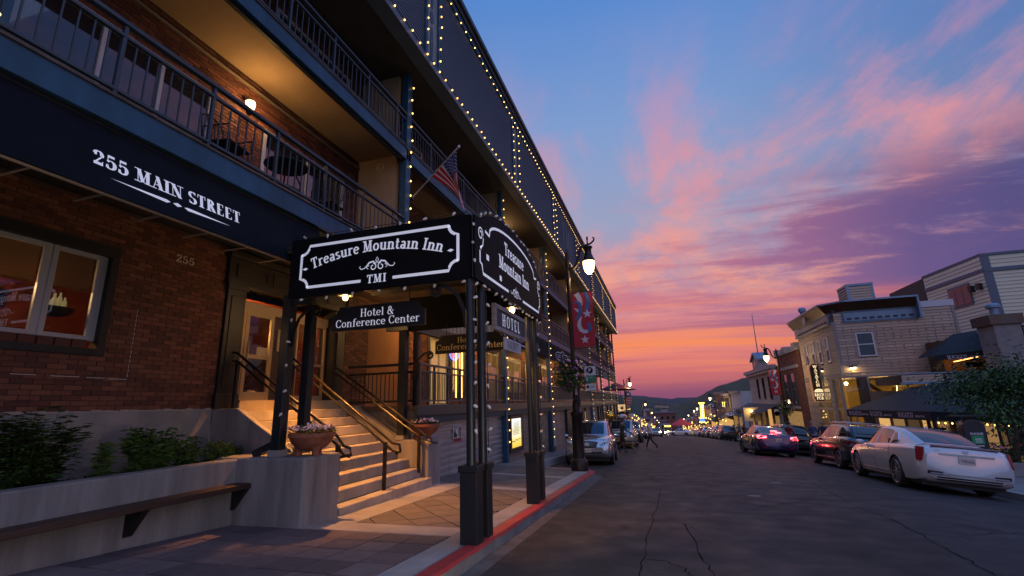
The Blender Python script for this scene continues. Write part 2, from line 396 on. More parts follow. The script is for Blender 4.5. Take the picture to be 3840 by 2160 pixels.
def letters(mb, txt, o, ux, uy, n, h, font='slab', sp=0., m=0, centre=True, sx=1., path=None):
    """strokes of lettering laid on a plane; path(s) -> (offset x, offset y, angle) bends the baseline"""
    o, ux, uy, n = Vector(o), Vector(ux).normalized(), Vector(uy).normalized(), Vector(n).normalized()
    x = -text_width(txt, font, sp) / 2 if centre else 0.
    eps = 0.
    for ch in txt:
        adv, st = FONTS[font][ch]
        if path:
            px, py, an = path((x + adv / 2) * h * sx)
        for q in st:
            if q[0] == 'l':
                _, x0, y0, x1, y1, w = q
                d = Vector((x1 - x0, y1 - y0)); nn = Vector((-d.y, d.x)).normalized() * w / 2
                if abs(d.x) > .01 and abs(d.y) > .3:      # slanted strokes end level
                    hw = w / 2 * d.length / abs(d.y)
                    strip = [((x0 - hw, y0), (x0 + hw, y0)), ((x1 - hw, y1), (x1 + hw, y1))]
                else:
                    strip = [((x0 + nn.x, y0 + nn.y), (x0 - nn.x, y0 - nn.y)), ((x1 + nn.x, y1 + nn.y), (x1 - nn.x, y1 - nn.y))]
            else:
                _, cx, cy, rx, ry, a0, a1 = q
                T, t = (.25, .06) if font == 'fat' else (.21, .10) if font == 'slab' else (.15, .055)
                k = max(4, int(abs(a1 - a0) / 24)); strip = []
                for i in range(k + 1):
                    a = R(a0 + (a1 - a0) * i / k); ww = (t + (T - t) * abs(math.cos(a)) ** 1.3) / 2
                    nx, ny = math.cos(a), math.sin(a)
                    strip.append(((cx + rx * nx - ww * nx, cy + ry * ny - ww * ny), (cx + rx * nx + ww * nx, cy + ry * ny + ww * ny)))
            eps += .00004
            vs = []
            for pr in strip:
                for (a, b) in pr:
                    if path:
                        ca, sa = math.cos(an), math.sin(an); la, lb = (a - adv / 2) * h * sx, b * h
                        a2, b2 = px + la * ca - lb * sa, py + la * sa + lb * ca
                    else:
                        a2, b2 = (x + a) * h * sx, b * h
                    vs.append(o + ux * a2 + uy * b2 + n * (.0012 + eps))
            fs = [(2 * i, 2 * i + 1, 2 * i + 3, 2 * i + 2) for i in range(len(strip) - 1)]
            mb.add(vs, fs, m)
        x += adv + sp
    return mb
def sans(name, txt, o, ux, uy, h, mat, parent, bold=.0, align='CENTER', depth=.002):
    cu = bpy.data.curves.new(name, 'FONT'); cu.body = txt; cu.size = h * 1.38; cu.align_x = align; cu.align_y = 'BOTTOM_BASELINE'; cu.offset = bold; cu.extrude = depth / h * .5 * h
    cu.resolution_u = 3
    t = bpy.data.objects.new(name, cu); me = bpy.data.meshes.new_from_object(t); bpy.data.objects.remove(t)
    me.materials.clear(); me.materials.append(mat)
    ux, uy = Vector(ux).normalized(), Vector(uy).normalized(); n = ux.cross(uy)
    m = Matrix(((ux.x, uy.x, n.x, o[0]), (ux.y, uy.y, n.y, o[1]), (ux.z, uy.z, n.z, o[2]), (0, 0, 0, 1)))
    me.transform(m)
    return obj(name, me, parent)
def ribbon(mb, pts, w, o, ux, uy, n, m=0, lift=.002):
    """a painted line of given width through 2-D points"""
    o, ux, uy, n = Vector(o), Vector(ux), Vector(uy), Vector(n); P = [Vector(p) for p in pts]; vs = []
    ws = w if isinstance(w, (list, tuple)) else [w] * len(P)
    for i, p in enumerate(P):
        d = P[min(i + 1, len(P) - 1)] - P[max(i - 1, 0)]; d.normalize(); q = Vector((-d.y, d.x)) * ws[i] / 2
        for e in (p + q, p - q): vs.append(o + ux * e.x + uy * e.y + n * lift)
    return mb.add(vs, [(2 * i, 2 * i + 1, 2 * i + 3, 2 * i + 2) for i in range(len(P) - 1)], m)
def arc(cx, cy, rx, ry, a0, a1, k=10):
    return [(cx + rx * math.cos(R(a0 + (a1 - a0) * i / k)), cy + ry * math.sin(R(a0 + (a1 - a0) * i / k))) for i in range(k + 1)]
def spiral(cx, cy, r0, r1, a0, a1, k=16):
    return [(cx + (r0 + (r1 - r0) * i / k) * math.cos(R(a0 + (a1 - a0) * i / k)), cy + (r0 + (r1 - r0) * i / k) * math.sin(R(a0 + (a1 - a0) * i / k))) for i in range(k + 1)]
# --- ground
SL = .05
KL, KR = -2.10, 7.70                     # kerb lines
YEND = 420.
def prof(Y):
    """the street runs downhill, then levels out far away"""
    if Y < 60: return -SL * Y
    z = -SL * 60 - .062 * (min(Y, 320) - 60)
    return z - .02 * max(0, Y - 320)
def crown(x):
    return 0. if x < 2.5 else -.0145 * (min(x, 7.6) - 2.5) ** 2
def road_z(x, y): return prof(y) + crown(x)
def walk_z(x, y):
    c = .04 * min(1, max(0, (y - 6) / 4.))
    return prof(y) + .15 + c * max(0, KL - x)
def rwalk_z(x, y): return prof(y) + crown(7.7) + .15
MAT_ASPH = None
def asphalt():
    m = bpy.data.materials.new('asphalt'); m.use_nodes = True; nt = m.node_tree; L = nt.links; b = nt.nodes['Principled BSDF']
    tc = nt.nodes.new('ShaderNodeTexCoord')
    def noise(scale, detail, st=(1, 1, 1)):
        mp = nt.nodes.new('ShaderNodeMapping'); mp.inputs['Scale'].default_value = st; L.new(tc.outputs['Object'], mp.inputs[0])
        n = nt.nodes.new('ShaderNodeTexNoise'); n.inputs['Scale'].default_value = scale; n.inputs['Detail'].default_value = detail; L.new(mp.outputs[0], n.inputs['Vector']); return n.outputs['Fac']
    def rmp(v, s):
        r = nt.nodes.new('ShaderNodeValToRGB'); L.new(v, r.inputs[0]); e = r.color_ramp.elements
        while len(e) < len(s): e.new(.5)
        for q, (p, c) in zip(e, s): q.position = p; q.color = (c, c, c * 1.02, 1)
        return r.outputs[0]
    def mul(a, bb):
        x = nt.nodes.new('ShaderNodeMix'); x.data_type = 'RGBA'; x.blend_type = 'MULTIPLY'; x.inputs[0].default_value = 1; L.new(a, x.inputs[6]); L.new(bb, x.inputs[7]); return x.outputs[2]
    c = rmp(noise(.5, 6, (1, .35, 1)), [(.3, .022), (.7, .038)])
    c = mul(c, rmp(noise(3.5, 5), [(.3, .78), (.7, 1.12)]))
    c = mul(c, rmp(noise(90, 3), [(.3, .62), (.7, 1.3)]))
    # lengthwise wear tracks
    c = mul(c, rmp(noise(1.1, 3, (1, .03, 1)), [(.35, .82), (.65, 1.08)]))
    # long wandering cracks
    v = nt.nodes.new('ShaderNodeTexVoronoi'); v.feature = 'DISTANCE_TO_EDGE'; v.inputs['Scale'].default_value = .34
    mp = nt.nodes.new('ShaderNodeMapping'); mp.inputs['Scale'].default_value = (1.3, .55, 1)
    wob = nt.nodes.new('ShaderNodeTexNoise'); wob.inputs['Scale'].default_value = 1.6; wob.inputs['Detail'].default_value = 6; L.new(tc.outputs['Object'], wob.inputs['Vector'])
    ad = nt.nodes.new('ShaderNodeVectorMath'); ad.operation = 'MULTIPLY_ADD'; ad.inputs[1].default_value = (.9, .9, 0); L.new(wob.outputs['Color'], ad.inputs[0]); L.new(tc.outputs['Object'], ad.inputs[2])
    L.new(ad.outputs[0], mp.inputs[0]); L.new(mp.outputs[0], v.inputs['Vector'])
    crk = rmp(v.outputs['Distance'], [(.0, .38), (.007, .45), (.014, 1.0)])
    gate = rmp(noise(.25, 2), [(.46, 0.), (.56, 1.)])
    mx = nt.nodes.new('ShaderNodeMix'); mx.data_type = 'RGBA'; mx.inputs[6].default_value = (1, 1, 1, 1); L.new(gate, mx.inputs[0]); L.new(crk, mx.inputs[7])
    c = mul(c, mx.outputs[2])
    L.new(c, b.inputs['Base Color']); b.inputs['Specular IOR Level'].default_value = .3
    rr = rmp(noise(2.2, 5), [(.3, .62), (.7, .85)]); L.new(rr, b.inputs['Roughness'])
    bp = nt.nodes.new('ShaderNodeBump'); bp.inputs['Strength'].default_value = .35; bp.inputs['Distance'].default_value = .01; L.new(noise(110, 3), bp.inputs['Height']); L.new(bp.outputs[0], b.inputs['Normal'])
    return m
def sheet(name, xs, ys, zf, mat, kind='structure', parent=None, smooth=True):
    mb = MB(); nx = len(xs)
    vs = [(x, y, zf(x, y)) for y in ys for x in xs]
    fs = [(j * nx + i, j * nx + i + 1, (j + 1) * nx + i + 1, (j + 1) * nx + i) for j in range(len(ys) - 1) for i in range(nx - 1)]
    mb.add(vs, fs); o = mb.build(name, mat, parent, smooth=smooth)
    if kind: o['kind'] = kind
    return o
def frange(a, b, n): return [a + (b - a) * i / n for i in range(n + 1)]
YS = frange(-12, 60, 72) + frange(64, YEND, 60)
concrete = M('sidewalk_concrete', (.27, .265, .265), .85, var=.22, vscale=1.8, bump=.25, bscale=60)
concrete_d = M('cast_concrete', (.215, .212, .215), .85, var=.42, vscale=1.3, bump=.35, bscale=24, stretch=(2.2, 2.2, .32))
paver_m = [M('paver_red_%d' % i, c, .8, var=.2, vscale=7, bump=.3, bscale=70) for i, c in enumerate(((.125, .094, .10), (.088, .070, .078), (.155, .118, .12)))]
paver_d = [M('paver_brown_%d' % i, c, .8, var=.2, vscale=7, bump=.3, bscale=70) for i, c in enumerate(((.115, .10, .095), (.10, .09, .088), (.13, .11, .105)))]
joint_m = M('paver_joint', (.05, .048, .05), .95, var=.2)
red_paint = M('red_kerb_paint', (.30, .018, .024), .62, col2=(.40, .04, .045), vscale=2.2, bump=.2, bscale=50)
gutter_m = M('gutter_concrete', (.16, .16, .16), .85, var=.35, vscale=2.5, bump=.3, bscale=50)

road = sheet('road', [KL - 3.6] + frange(KL - .0, 2.5, 4) + frange(3.2, 7.7, 8), YS, road_z, asphalt())
tag(road, 'grey cracked asphalt street running downhill between parked cars', 'road')
ground = sheet('ground', frange(-900, 900, 6), frange(-60, 2600, 12), lambda x, y: prof(max(y, -10)) - 2.2 - (0 if y < 420 else 0), M('valley_ground', (.035, .04, .03), .95, var=.3, vscale=.02))
tag(ground, 'dark valley ground beneath the town and hills', 'ground')

# walk by the inn: slab, kerb and pavers.  The kerb turns inward at Y = 15.6 for the parking bay
YN = 15.5
walk = sheet('sidewalk', [-7.9, -7.0, -6.2, -5.4, -4.6, -3.8, -3.0, -2.62, -2.30], frange(-12, YN - .35, 30), lambda x, y: walk_z(x, y) - .045, joint_m)
tag(walk, 'paved sidewalk with square pavers along the inn', 'sidewalk')
walk2 = sheet('sidewalk', frange(-7.9, -4.35, 6), frange(YN - .35, 62, 40) + frange(66, 300, 30), lambda x, y: walk_z(x, y) + .001, M('far_walk', (.17, .15, .15), .85, var=.25, vscale=2, bump=.3, bscale=30))
tag(walk2, 'sidewalk beside the parked cars under the porch', 'sidewalk')
def slab(x0, x1, y0, y1, name='concrete_slab', mat=concrete, up=.0, gap=.004, th=.08, parent=None, ny=1):
    mb = MB(); a, b = x0 + gap, x1 - gap; c, d = y0 + gap, y1 - gap
    top = [(a, c, walk_z(a, c) + up), (b, c, walk_z(b, c) + up), (b, d, walk_z(b, d) + up), (a, d, walk_z(a, d) + up)]
    vs = top + [(p[0], p[1], p[2] - th) for p in top]
    mb.add(vs, ((0, 1, 2, 3), (4, 7, 6, 5), (0, 4, 5, 1), (1, 5, 6, 2), (2, 6, 7, 3), (3, 7, 4, 0)))
    return mb.build(name, mat, parent or walk)
BY0, BY1 = 5.45, 6.35       # band widths follow the joints seen in front of the stairs
# strip of concrete behind the kerb, cut in bays
ys = [-12, -8, -5, -2.5, .2, 2.6, 4.4, 5.95, 8.2, 9.6, 11.3, 13.2, YN - .4]
for a, b in zip(ys, ys[1:]): slab(-2.62, -2.30, a, b)
# concrete bands crossing the walk, and along the steps
slab(-4.95, -2.62, 5.78, 6.28); slab(-4.95, -2.62, 9.9, 10.3); slab(-4.95, -4.32, 6.28, 8.1); slab(-4.95, -4.32, 8.1, 9.9)
slab(-5.9, -2.62, 12.6, 12.95)
# square pavers in front of the planter, clipped between wall and strip
n_p = 0
SQ = .42
yy = 5.76; row = 0
while yy > -3:
    x = -2.63; k = 0
    while x > -6.0:
        x0 = max(x - SQ, -6.02)
        if x - x0 > .08: slab(x0, x, yy - SQ, yy, 'paver', rng.choice(paver_m), rng.uniform(-.003, .003), .010)
        x -= SQ; n_p += 1
    yy -= SQ; row += 1
# diagonal pavers under the canopy: squares turned 45 degrees, clipped to the field
def clip(poly, x0, x1, y0, y1):
    def cut(P, ins, inter):
        out = []
        for i, p in enumerate(P):
            q = P[i - 1]
            if ins(p):
                if not ins(q): out.append(inter(q, p))
                out.append(p)
            elif ins(q): out.append(inter(q, p))
        return out
    def ix(v): return lambda a, b: (v, a[1] + (b[1] - a[1]) * (v - a[0]) / (b[0] - a[0]))
    def iy(v): return lambda a, b: (a[0] + (b[0] - a[0]) * (v - a[1]) / (b[1] - a[1]), v)
    for ins, it in ((lambda p: p[0] >= x0, ix(x0)), (lambda p: p[0] <= x1, ix(x1)), (lambda p: p[1] >= y0, iy(y0)), (lambda p: p[1] <= y1, iy(y1))):
        if poly: poly = cut(poly, ins, it)
    return poly
def diamond_field(x0, x1, y0, y1, s, mats):
    c = math.sqrt(.5) * s; step = 2 * c
    for i in range(-2, 40):
        for j in range(-2, 60):
            cx = x0 + i * c; cy = y0 + j * c
            if (i + j) % 2: continue
            g = c - .013
            P = clip([(cx - g, cy), (cx, cy - g), (cx + g, cy), (cx, cy + g)], x0 + .005, x1 - .005, y0 + .005, y1 - .005)
            if len(P) < 3: continue
            ar = abs(sum(P[k - 1][0] * P[k][1] - P[k][0] * P[k - 1][1] for k in range(len(P)))) / 2
            if ar < .008: continue
            up = rng.uniform(-.002, .002)
            top = [(a, b, walk_z(a, b) + up) for a, b in P]; k = len(top)
            MB().add(top + [(a, b, z - .08) for a, b, z in top], [list(range(k)), list(range(k, 2 * k))[::-1]] + [[q, q + k, (q + 1) % k + k, (q + 1) % k] for q in range(k)]).build('paver', rng.choice(mats), walk)
diamond_field(-4.32, -2.62, 6.28, 9.9, .46, paver_d)
yy = 10.3
while yy < YN - .4:
    x = -2.62
    b = min(yy + SQ, 12.6 if yy < 12.6 else YN - .4)
    if 12.59 < yy < 12.94: yy = 12.95; continue
    while x > -5.9:
        slab(max(x - SQ, -5.95), x, yy, b, 'paver', rng.choice(paver_d), rng.uniform(-.002, .002), .006); x -= SQ
    yy = b
# kerb stones with a red top, then the rounded nose
def kerb_path():
    P = [(KL, -12)] + [(KL, y) for y in frange(-9, YN - .8, 14)]
    P += [(KL - .8 + .8 * math.cos(R(a)), YN - .8 + .8 * math.sin(R(a))) for a in (20, 45, 65, 90)] + [(-3.6, YN - .02), (-4.35, YN - .02)]
    return P
KP = kerb_path()
def kerb_build():
    def off(i, d):
        a, b = Vector(KP[max(i - 1, 0)]), Vector(KP[min(i + 1, len(KP) - 1)]); t = (b - a).normalized(); n = Vector((-t.y, t.x)); p = Vector(KP[i]) + n * d; return p
    k, r, g = MB(), MB(), MB(); N = len(KP)
    rows = []
    for i in range(N):
        e = [off(i, 0), off(i, .012), off(i, .20)]; zt = walk_z(e[0].x, e[0].y)
        rows.append([(e[0].x, e[0].y, prof(e[0].y) - .06), (e[0].x - .004, e[0].y, zt - .02), (e[1].x, e[1].y, zt), (e[2].x, e[2].y, zt + .0), (e[2].x, e[2].y, zt - .14)])
    for a, b in zip(rows, rows[1:]):
        for q in range(4): k.quad(a[q], a[q + 1], b[q + 1], b[q])
    ko = k.build('kerb', gutter_m, walk)
    # finer, slightly ragged painted band
    fine = []
    for i in range(N - 1):
        for s in range(6 if KP[i + 1][1] - KP[i][1] > .8 else 2):
            fine.append((i, s / (6 if KP[i + 1][1] - KP[i][1] > .8 else 2)))
    fine.append((N - 2, 1.0))
    vs = []
    for i, s in fine:
        for q, d in enumerate((-.004, .006, .165)):
            a, b = off(i, d), off(i + 1, d); p = a.lerp(b, s)
            if q == 2: p = p + Vector((rng.uniform(-.012, .012), 0))
            vs.append((p.x, p.y, walk_z(min(p.x, KL), p.y) + ((-.03 + rng.uniform(-.012, .012)) if q == 0 else .004)))
    r.add(vs, [(3 * i + q, 3 * i + q + 1, 3 * i + q + 4, 3 * i + q + 3) for i in range(len(fine) - 1) for q in (0, 1)])
    r.build('red_paint_band', red_paint, walk)
    # the rest of the walk edge between the kerb and the strip
    vs = []
    for i in range(N):
        p, q = off(i, .2), off(i, .34)
        if i < N - 6: q = Vector((-2.305, q.y))
        vs += [(p.x, p.y, walk_z(min(p.x, KL), p.y) - .001), (q.x, q.y, walk_z(min(q.x, KL), q.y) - .001)]
    g.add(vs, [(2 * i, 2 * i + 1, 2 * i + 3, 2 * i + 2) for i in range(N - 1)])
    slab_ = g.build('walk_edge', concrete, walk)
    # concrete apron of the nose
    P = [(p[0], p[1]) for p in KP[-7:]]; P = [(min(x, KL - .2), min(y, YN - .2)) for x, y in P] + [(-4.35, YN - .42), (-2.3, YN - .42)]
    MB().add([(x, y, walk_z(x, y) + .001) for x, y in P], [list(range(len(P)))[::-1]]).build('walk_edge', concrete, walk)
    # gutter pan
    vs = []
    for i in range(N):
        p, q = off(i, -.005), off(i, -.20)
        for e in (p, q): vs.append((e.x, e.y, prof(e.y) + .004))
    MB().add(vs, [(2 * i, 2 * i + 1, 2 * i + 3, 2 * i + 2) for i in range(N - 1)]).build('gutter', M('gutter_stain', (.085, .083, .082), .9, var=.5, vscale=3, bump=.3, bscale=60), walk)
kerb_build()
# kerb of the parking bay beyond
mbk = MB()
for a, b in zip(frange(YN, 300, 60), frange(YN, 300, 60)[1:]):
    mbk.add([(-4.35, a, walk_z(-4.35, a)), (-4.35, b, walk_z(-4.35, b)), (-4.35, b, prof(b) - .05), (-4.35, a, prof(a) - .05), (-4.5, a, walk_z(-4.5, a) + .006), (-4.5, b, walk_z(-4.5, b) + .006)], ((0, 3, 2, 1), (0, 1, 5, 4)))
mbk.build('kerb', concrete, walk2)
# opposite walk
rw = sheet('sidewalk', [7.86, 8.6, 9.4, 10.2, 12, 15, 19], YS, lambda x, y: rwalk_z(x, y) + (.0 if x < 10.5 else .0), M('right_walk', (.20, .19, .185), .85, var=.25, vscale=1.6, bump=.25, bscale=40))
tag(rw, 'grey sidewalk in front of the brew pub', 'sidewalk')
mbk = MB()
for a, b in zip(YS, YS[1:]):
    z = rwalk_z(0, a), rwalk_z(0, b)
    mbk.add([(KR, a, z[0] - .24), (KR, b, z[1] - .24), (KR, b, z[1]), (KR, a, z[0]), (7.87, b, z[1] + .003), (7.87, a, z[0] + .003)], ((0, 1, 2, 3), (3, 2, 4, 5)))
mbk.build('kerb', concrete, rw)
# manholes: cover disc in a ring of patched asphalt
def manhole(px, py, label):
    p = onZ(px, py, 0)
    for _ in range(20): p = onZ(px, py, road_z(p.x, p.y))
    t = thing('manhole_cover', label, 'manhole', (p.x, p.y, p.z), 'manhole covers in the street')
    def disc(r0, r1, dz, nm, mat):
        mb = MB(); n = 28; vs = []
        for i in range(n):
            for r in (r0, r1):
                a = 2 * math.pi * i / n; x, y = p.x + r * math.cos(a), p.y + r * math.sin(a); vs.append((x, y, road_z(x, y) + dz))
        mb.add(vs, [(2 * i, 2 * i + 1, (2 * i + 3) % (2 * n), (2 * i + 2) % (2 * n)) for i in range(n)]).build(nm, mat, t)
    disc(.002, .13, .006, 'cover', M('manhole_iron', (.12, .115, .11), .6, .3, var=.3, vscale=12, bump=.5, bscale=60))
    disc(.13, .16, .004, 'rim', M('manhole_rim', (.03, .03, .032), .8))
    disc(.46, .49, .004, 'patch_joint', M('manhole_rim'))
manhole(1898 * 1.4907, 1248 * 1.4907, 'round manhole cover ringed by a wide circular joint in the asphalt')
manhole(1952 * 1.4907, 1215 * 1.4907, 'small pale round cover in the asphalt beside the parked sedans')
# tarred cracks and seams, laid on the asphalt along the lines seen in it
tar = M('tar_seam', (.008, .008, .009), 1., spec=0.)
for line in (((935, 280), (922, 340), (905, 400), (880, 500), (858, 600), (840, 674)), ((1560, 225), (1700, 300), (1850, 372), (1960, 410), (2100, 480), (2200, 540), (2300, 590), (2450, 674)), ((905, 425), (960, 428), (1040, 437), (1110, 470)), ((1450, 350), (1560, 340), (1680, 352), (1790, 357)), ((858, 602), (960, 606), (1040, 640), (1080, 674)), ((870, 222), (960, 262), (1100, 250), (1260, 245)), ((2100, 480), (2260, 500), (2400, 485), (2576, 480)), ((1040, 437), (1090, 520), (1130, 600), (1180, 674))):
    P = []
    for x, y in line:
        px, py = 1700 + x / 1.2037, 1600 + y / 1.2037; p = onZ(px, py, -.5)
        for _ in range(12): p = onZ(px, py, road_z(p.x, p.y))
        P.append(Vector((p.x, p.y)))
    Q = [a.lerp(b, k / 5) + Vector((rng.uniform(-.03, .03), rng.uniform(-.03, .03))) for a, b in zip(P, P[1:]) for k in range(5)] + [P[-1]]
    mb = MB(); vs = []
    for i, p in enumerate(Q):
        d = (Q[min(i + 1, len(Q) - 1)] - Q[max(i - 1, 0)]).normalized(); n = Vector((-d.y, d.x)) * rng.uniform(.002, .008)
        for e in (p + n, p - n): vs.append((e.x, e.y, road_z(e.x, e.y) + .0035))
    mb.add(vs, [(2 * i, 2 * i + 1, 2 * i + 3, 2 * i + 2) for i in range(len(Q) - 1)]).build('asphalt_crack', tar, road)
# --- the inn
XG, XU, XB, XP = -7.45, -6.60, -5.30, -4.65
YE = 59.6
PY = [2.0 + (0 if i == 0 else 7.1 + (i - 1) * 7.2) for i in range(9)]      # post lines 2.0, 9.1, 16.3 ...
steel = M('blue_painted_steel', (.013, .075, .135), .5, var=.35, vscale=2.2, bump=.12, bscale=14, stretch=(1, 1, .3))
steel_d = M('dark_blue_paint', (.016, .032, .045), .45, var=.25, vscale=3)
black_p = M('black_paint', (.010, .011, .013), .5, var=.2, vscale=4)
rail_m = M('railing_paint', (.035, .052, .068), .4, var=.2, vscale=6)
white_f = M('white_frame', (.55, .55, .56), .5, var=.1, vscale=5)
alu_f = M('aluminium_frame', (.46, .47, .50), .42, .25)
stucco = M('tan_stucco', (.42, .30, .17), .9, var=.12, vscale=3, bump=.3, bscale=60)
soffit_m = M('painted_soffit', (.40, .27, .15), .85, var=.15, vscale=1.2)
mortar = M('mortar', (.075, .045, .037), .95, var=.2, vscale=20)
brick_ms = [M('brick_red_%d' % i, c, .82, var=.22, vscale=14, bump=.35, bscale=50) for i, c in enumerate(((.17, .060, .036), (.135, .046, .028), (.205, .078, .046), (.10, .036, .026)))]
brick_all = M('brick_mix', (.15, .05, .034), .82, col2=(.25, .088, .052), vscale=2.7, bump=.35, bscale=50)
siding_m = M('grey_siding', (.12, .15, .21), .7, var=.12, vscale=1.5, stretch=(1, .2, 3))
glass = glass_mat('window_glass', see=.85)
glass_d = glass_mat('dark_glass', (.012, .014, .018))
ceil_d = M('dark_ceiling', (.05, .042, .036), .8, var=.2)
conc_wall = M('foundation_concrete', (.24, .235, .235), .85, var=.32, vscale=1.3, bump=.3, bscale=20)

inn = thing('inn_building', 'long brick inn with dark blue balconies and a grey siding parapet', 'hotel', (XG, 20, 0))

# --- brickwork: individual bricks on the near wall, joined beds elsewhere
def brick_field(parent, X, y0, y1, z0, z1, holes=(), ch=.0667, ln=.222, proud=.012, single=None, name='brick', facing=1):
    """running bond on the plane x = X; holes: (y0,y1,z0,z1)"""
    out = []; r = 0; z = z0
    while z + ch * .5 < z1:
        y = y0 - (ln / 2 if r % 2 else 0)
        while y < y1:
            a, b = max(y, y0) + .005, min(y + ln, y1) - .005; c, d = z + .005, min(z + ch, z1) - .005
            segs = [(a, b)]
            for h in holes:
                if d > h[2] and c < h[3]:
                    ns = []
                    for s in segs:
                        if s[1] <= h[0] or s[0] >= h[1]: ns.append(s)
                        else:
                            if s[0] < h[0] - .03: ns.append((s[0], h[0]))
                            if s[1] > h[1] + .03: ns.append((h[1], s[1]))
                    segs = ns
            for s in segs:
                if s[1] - s[0] > .03: out.append((s[0], s[1], c, d))
            y += ln
        z += ch; r += 1
    rest = out
    if single:
        out.sort(key=lambda q: single((q[0] + q[1]) / 2, (q[2] + q[3]) / 2)); rest = out[300:]
        for q in out[:300]:
            p = proud + rng.uniform(-.003, .003)
            piece(name, rng.choice(brick_ms), parent, X - .01, X + p, q[0], q[1], q[2], q[3])
    if rest:
        mb = MB()
        for q in rest:
            p = X + facing * (proud + rng.uniform(-.003, .003)); k = rng.randrange(4)
            a, b, c, d = q
            mb.add([(p, a, c), (p, b, c), (p, b, d), (p, a, d), (X, a, c), (X, b, c), (X, b, d), (X, a, d)], ((0, 1, 2, 3), (0, 4, 5, 1), (2, 6, 7, 3), (0, 3, 7, 4), (1, 5, 6, 2)), k)
        o = mb.build('bricks', brick_ms, parent); o['kind'] = 'stuff'

WIN = (1.2, 4.66, 2.22, 3.78)
w = MB()
for (a, b, c, d) in ((-4, WIN[0], 1.47, 4.4), (WIN[1], 6.52, 1.47, 4.4), (WIN[0], WIN[1], 1.47, WIN[2]), (WIN[0], WIN[1], WIN[3], 4.4)):
    w.box(XG - .25, XG, a, b, c, d)
bw = w.build('brick_wall', mortar, inn)
brick_field(bw, XG, 1.6, 6.5, 1.48, 4.35, [WIN], single=lambda y, z: abs(z - 2.3) * .8 + max(0, 4.4 - y) * .9 + max(0, z - 3.6) * 5)
box_part('foundation', conc_wall, inn, XG - .3, XG + .015, -4, 6.49, -.6, 1.47)
# ledge of mortar on the foundation
mb = MB()
for i in range(40):
    a = 1.5 + i * .125; mb.box(XG, XG + .015 + rng.uniform(.0, .014), a, a + .125, 1.455, 1.475 + rng.uniform(0, .018))
mb.build('mortar_ledge', M('pale_mortar', (.34, .31, .29), .9, var=.2, vscale=9), inn)
# efflorescence lines left by an old pipe
mb = MB()
for a, b, z in ((3.7, 3.95, 1.93), (4.1, 4.42, 1.925), (4.5, 4.72, 1.92), (4.78, 5.02, 1.915)):
    mb.box(XG + .012, XG + .0175, a, b, z - .004, z + .005)
for z in frange(1.95, 2.9, 14): mb.box(XG + .012, XG + .0175, 5.02, 5.028, z, z + .05)
mb.build('chalk_line', M('chalk', (.5, .48, .46), .9), bw)

# --- ground floor window
wt = MB()
y0, y1, z0, z1 = WIN
wt.box(XG - .12, XG + .03, y1 - .10, y1, z0, z1); wt.box(XG - .12, XG + .03, y0, y1 - .10, z0, z0 + .09); wt.box(XG - .12, XG + .03, y0, y1 - .10, z1 - .14, z1)
win = wt.build('window', black_p, inn)
for i in range(18):
    a = y0 + .02 + i * .19
    if a + .18 < y1 - .1: piece('sill_brick', brick_ms[3], win, XG - .12, XG + .018, a + .006, a + .176, z0 + .092, z0 + .20)
fr = MB(); xf = XG - .06
def sash(mb, a, b, c, d, t=.065):
    mb.box(xf - .03, xf + .02, a, a + t, c, d); mb.box(xf - .03, xf + .02, b - t, b, c, d); mb.box(xf - .03, xf + .02, a + t, b - t, c, c + t); mb.box(xf - .03, xf + .02, a + t, b - t, d - t, d)
sash(fr, y0, 3.865, z0 + .20, z1 - .14); sash(fr, 3.895, 4.50, z0 + .20, z1 - .14); fr.box(xf - .03, xf + .012, 3.865, 3.895, z0 + .2, z1 - .14); fr.box(xf - .05, xf + .0, 4.50, 4.56, z0 + .2, z1 - .14)
fr.build('window_frame', alu_f, win, bevel=.004)
for a, b in ((y0 + .06, 3.81), (3.95, 4.44)):
    MB().box(xf - .012, xf - .006, a, b, z0 + .26, z1 - .2).build('pane', glass, win)
bl = MB()
for i in range(24):
    z = 3.60 - i * .021
    bl.obox((xf - .07, (y0 + 3.8) / 2, z), (.012, 0, .006), (0, (3.8 - y0) / 2, 0), (0, 0, .0006)); bl.obox((xf - .07, 4.2, z), (.012, 0, .006), (0, .235, 0), (0, 0, .0006))
bl.build('venetian_blind', M('blind_slat', (.36, .26, .17), .6), win)
MB().quad((xf - .02, 3.30, 2.72), (xf - .02, 3.56, 2.72), (xf - .02, 3.56, 2.94), (xf - .02, 3.30, 2.94)).build('poster', M('poster_purple', (.07, .02, .17), .6, col2=(.16, .03, .2), vscale=6), win)
pm = MB()
ribbon(pm, [(0, .07), (.05, .12), (.09, .10), (.14, .16), (.18, .13), (.25, .18)], .008, (xf - .02, 3.31, 2.72), (0, 1, 0), (0, 0, 1), (1, 0, 0), lift=.003)
for k in range(4): pm.add([(xf - .016, 3.32 + k * .06, 2.745), (xf - .016, 3.36 + k * .06, 2.745), (xf - .016, 3.34 + k * .06, 2.80)], ((0, 1, 2),))
pm.build('poster_print', M('poster_white', (.6, .6, .68), .6), win)
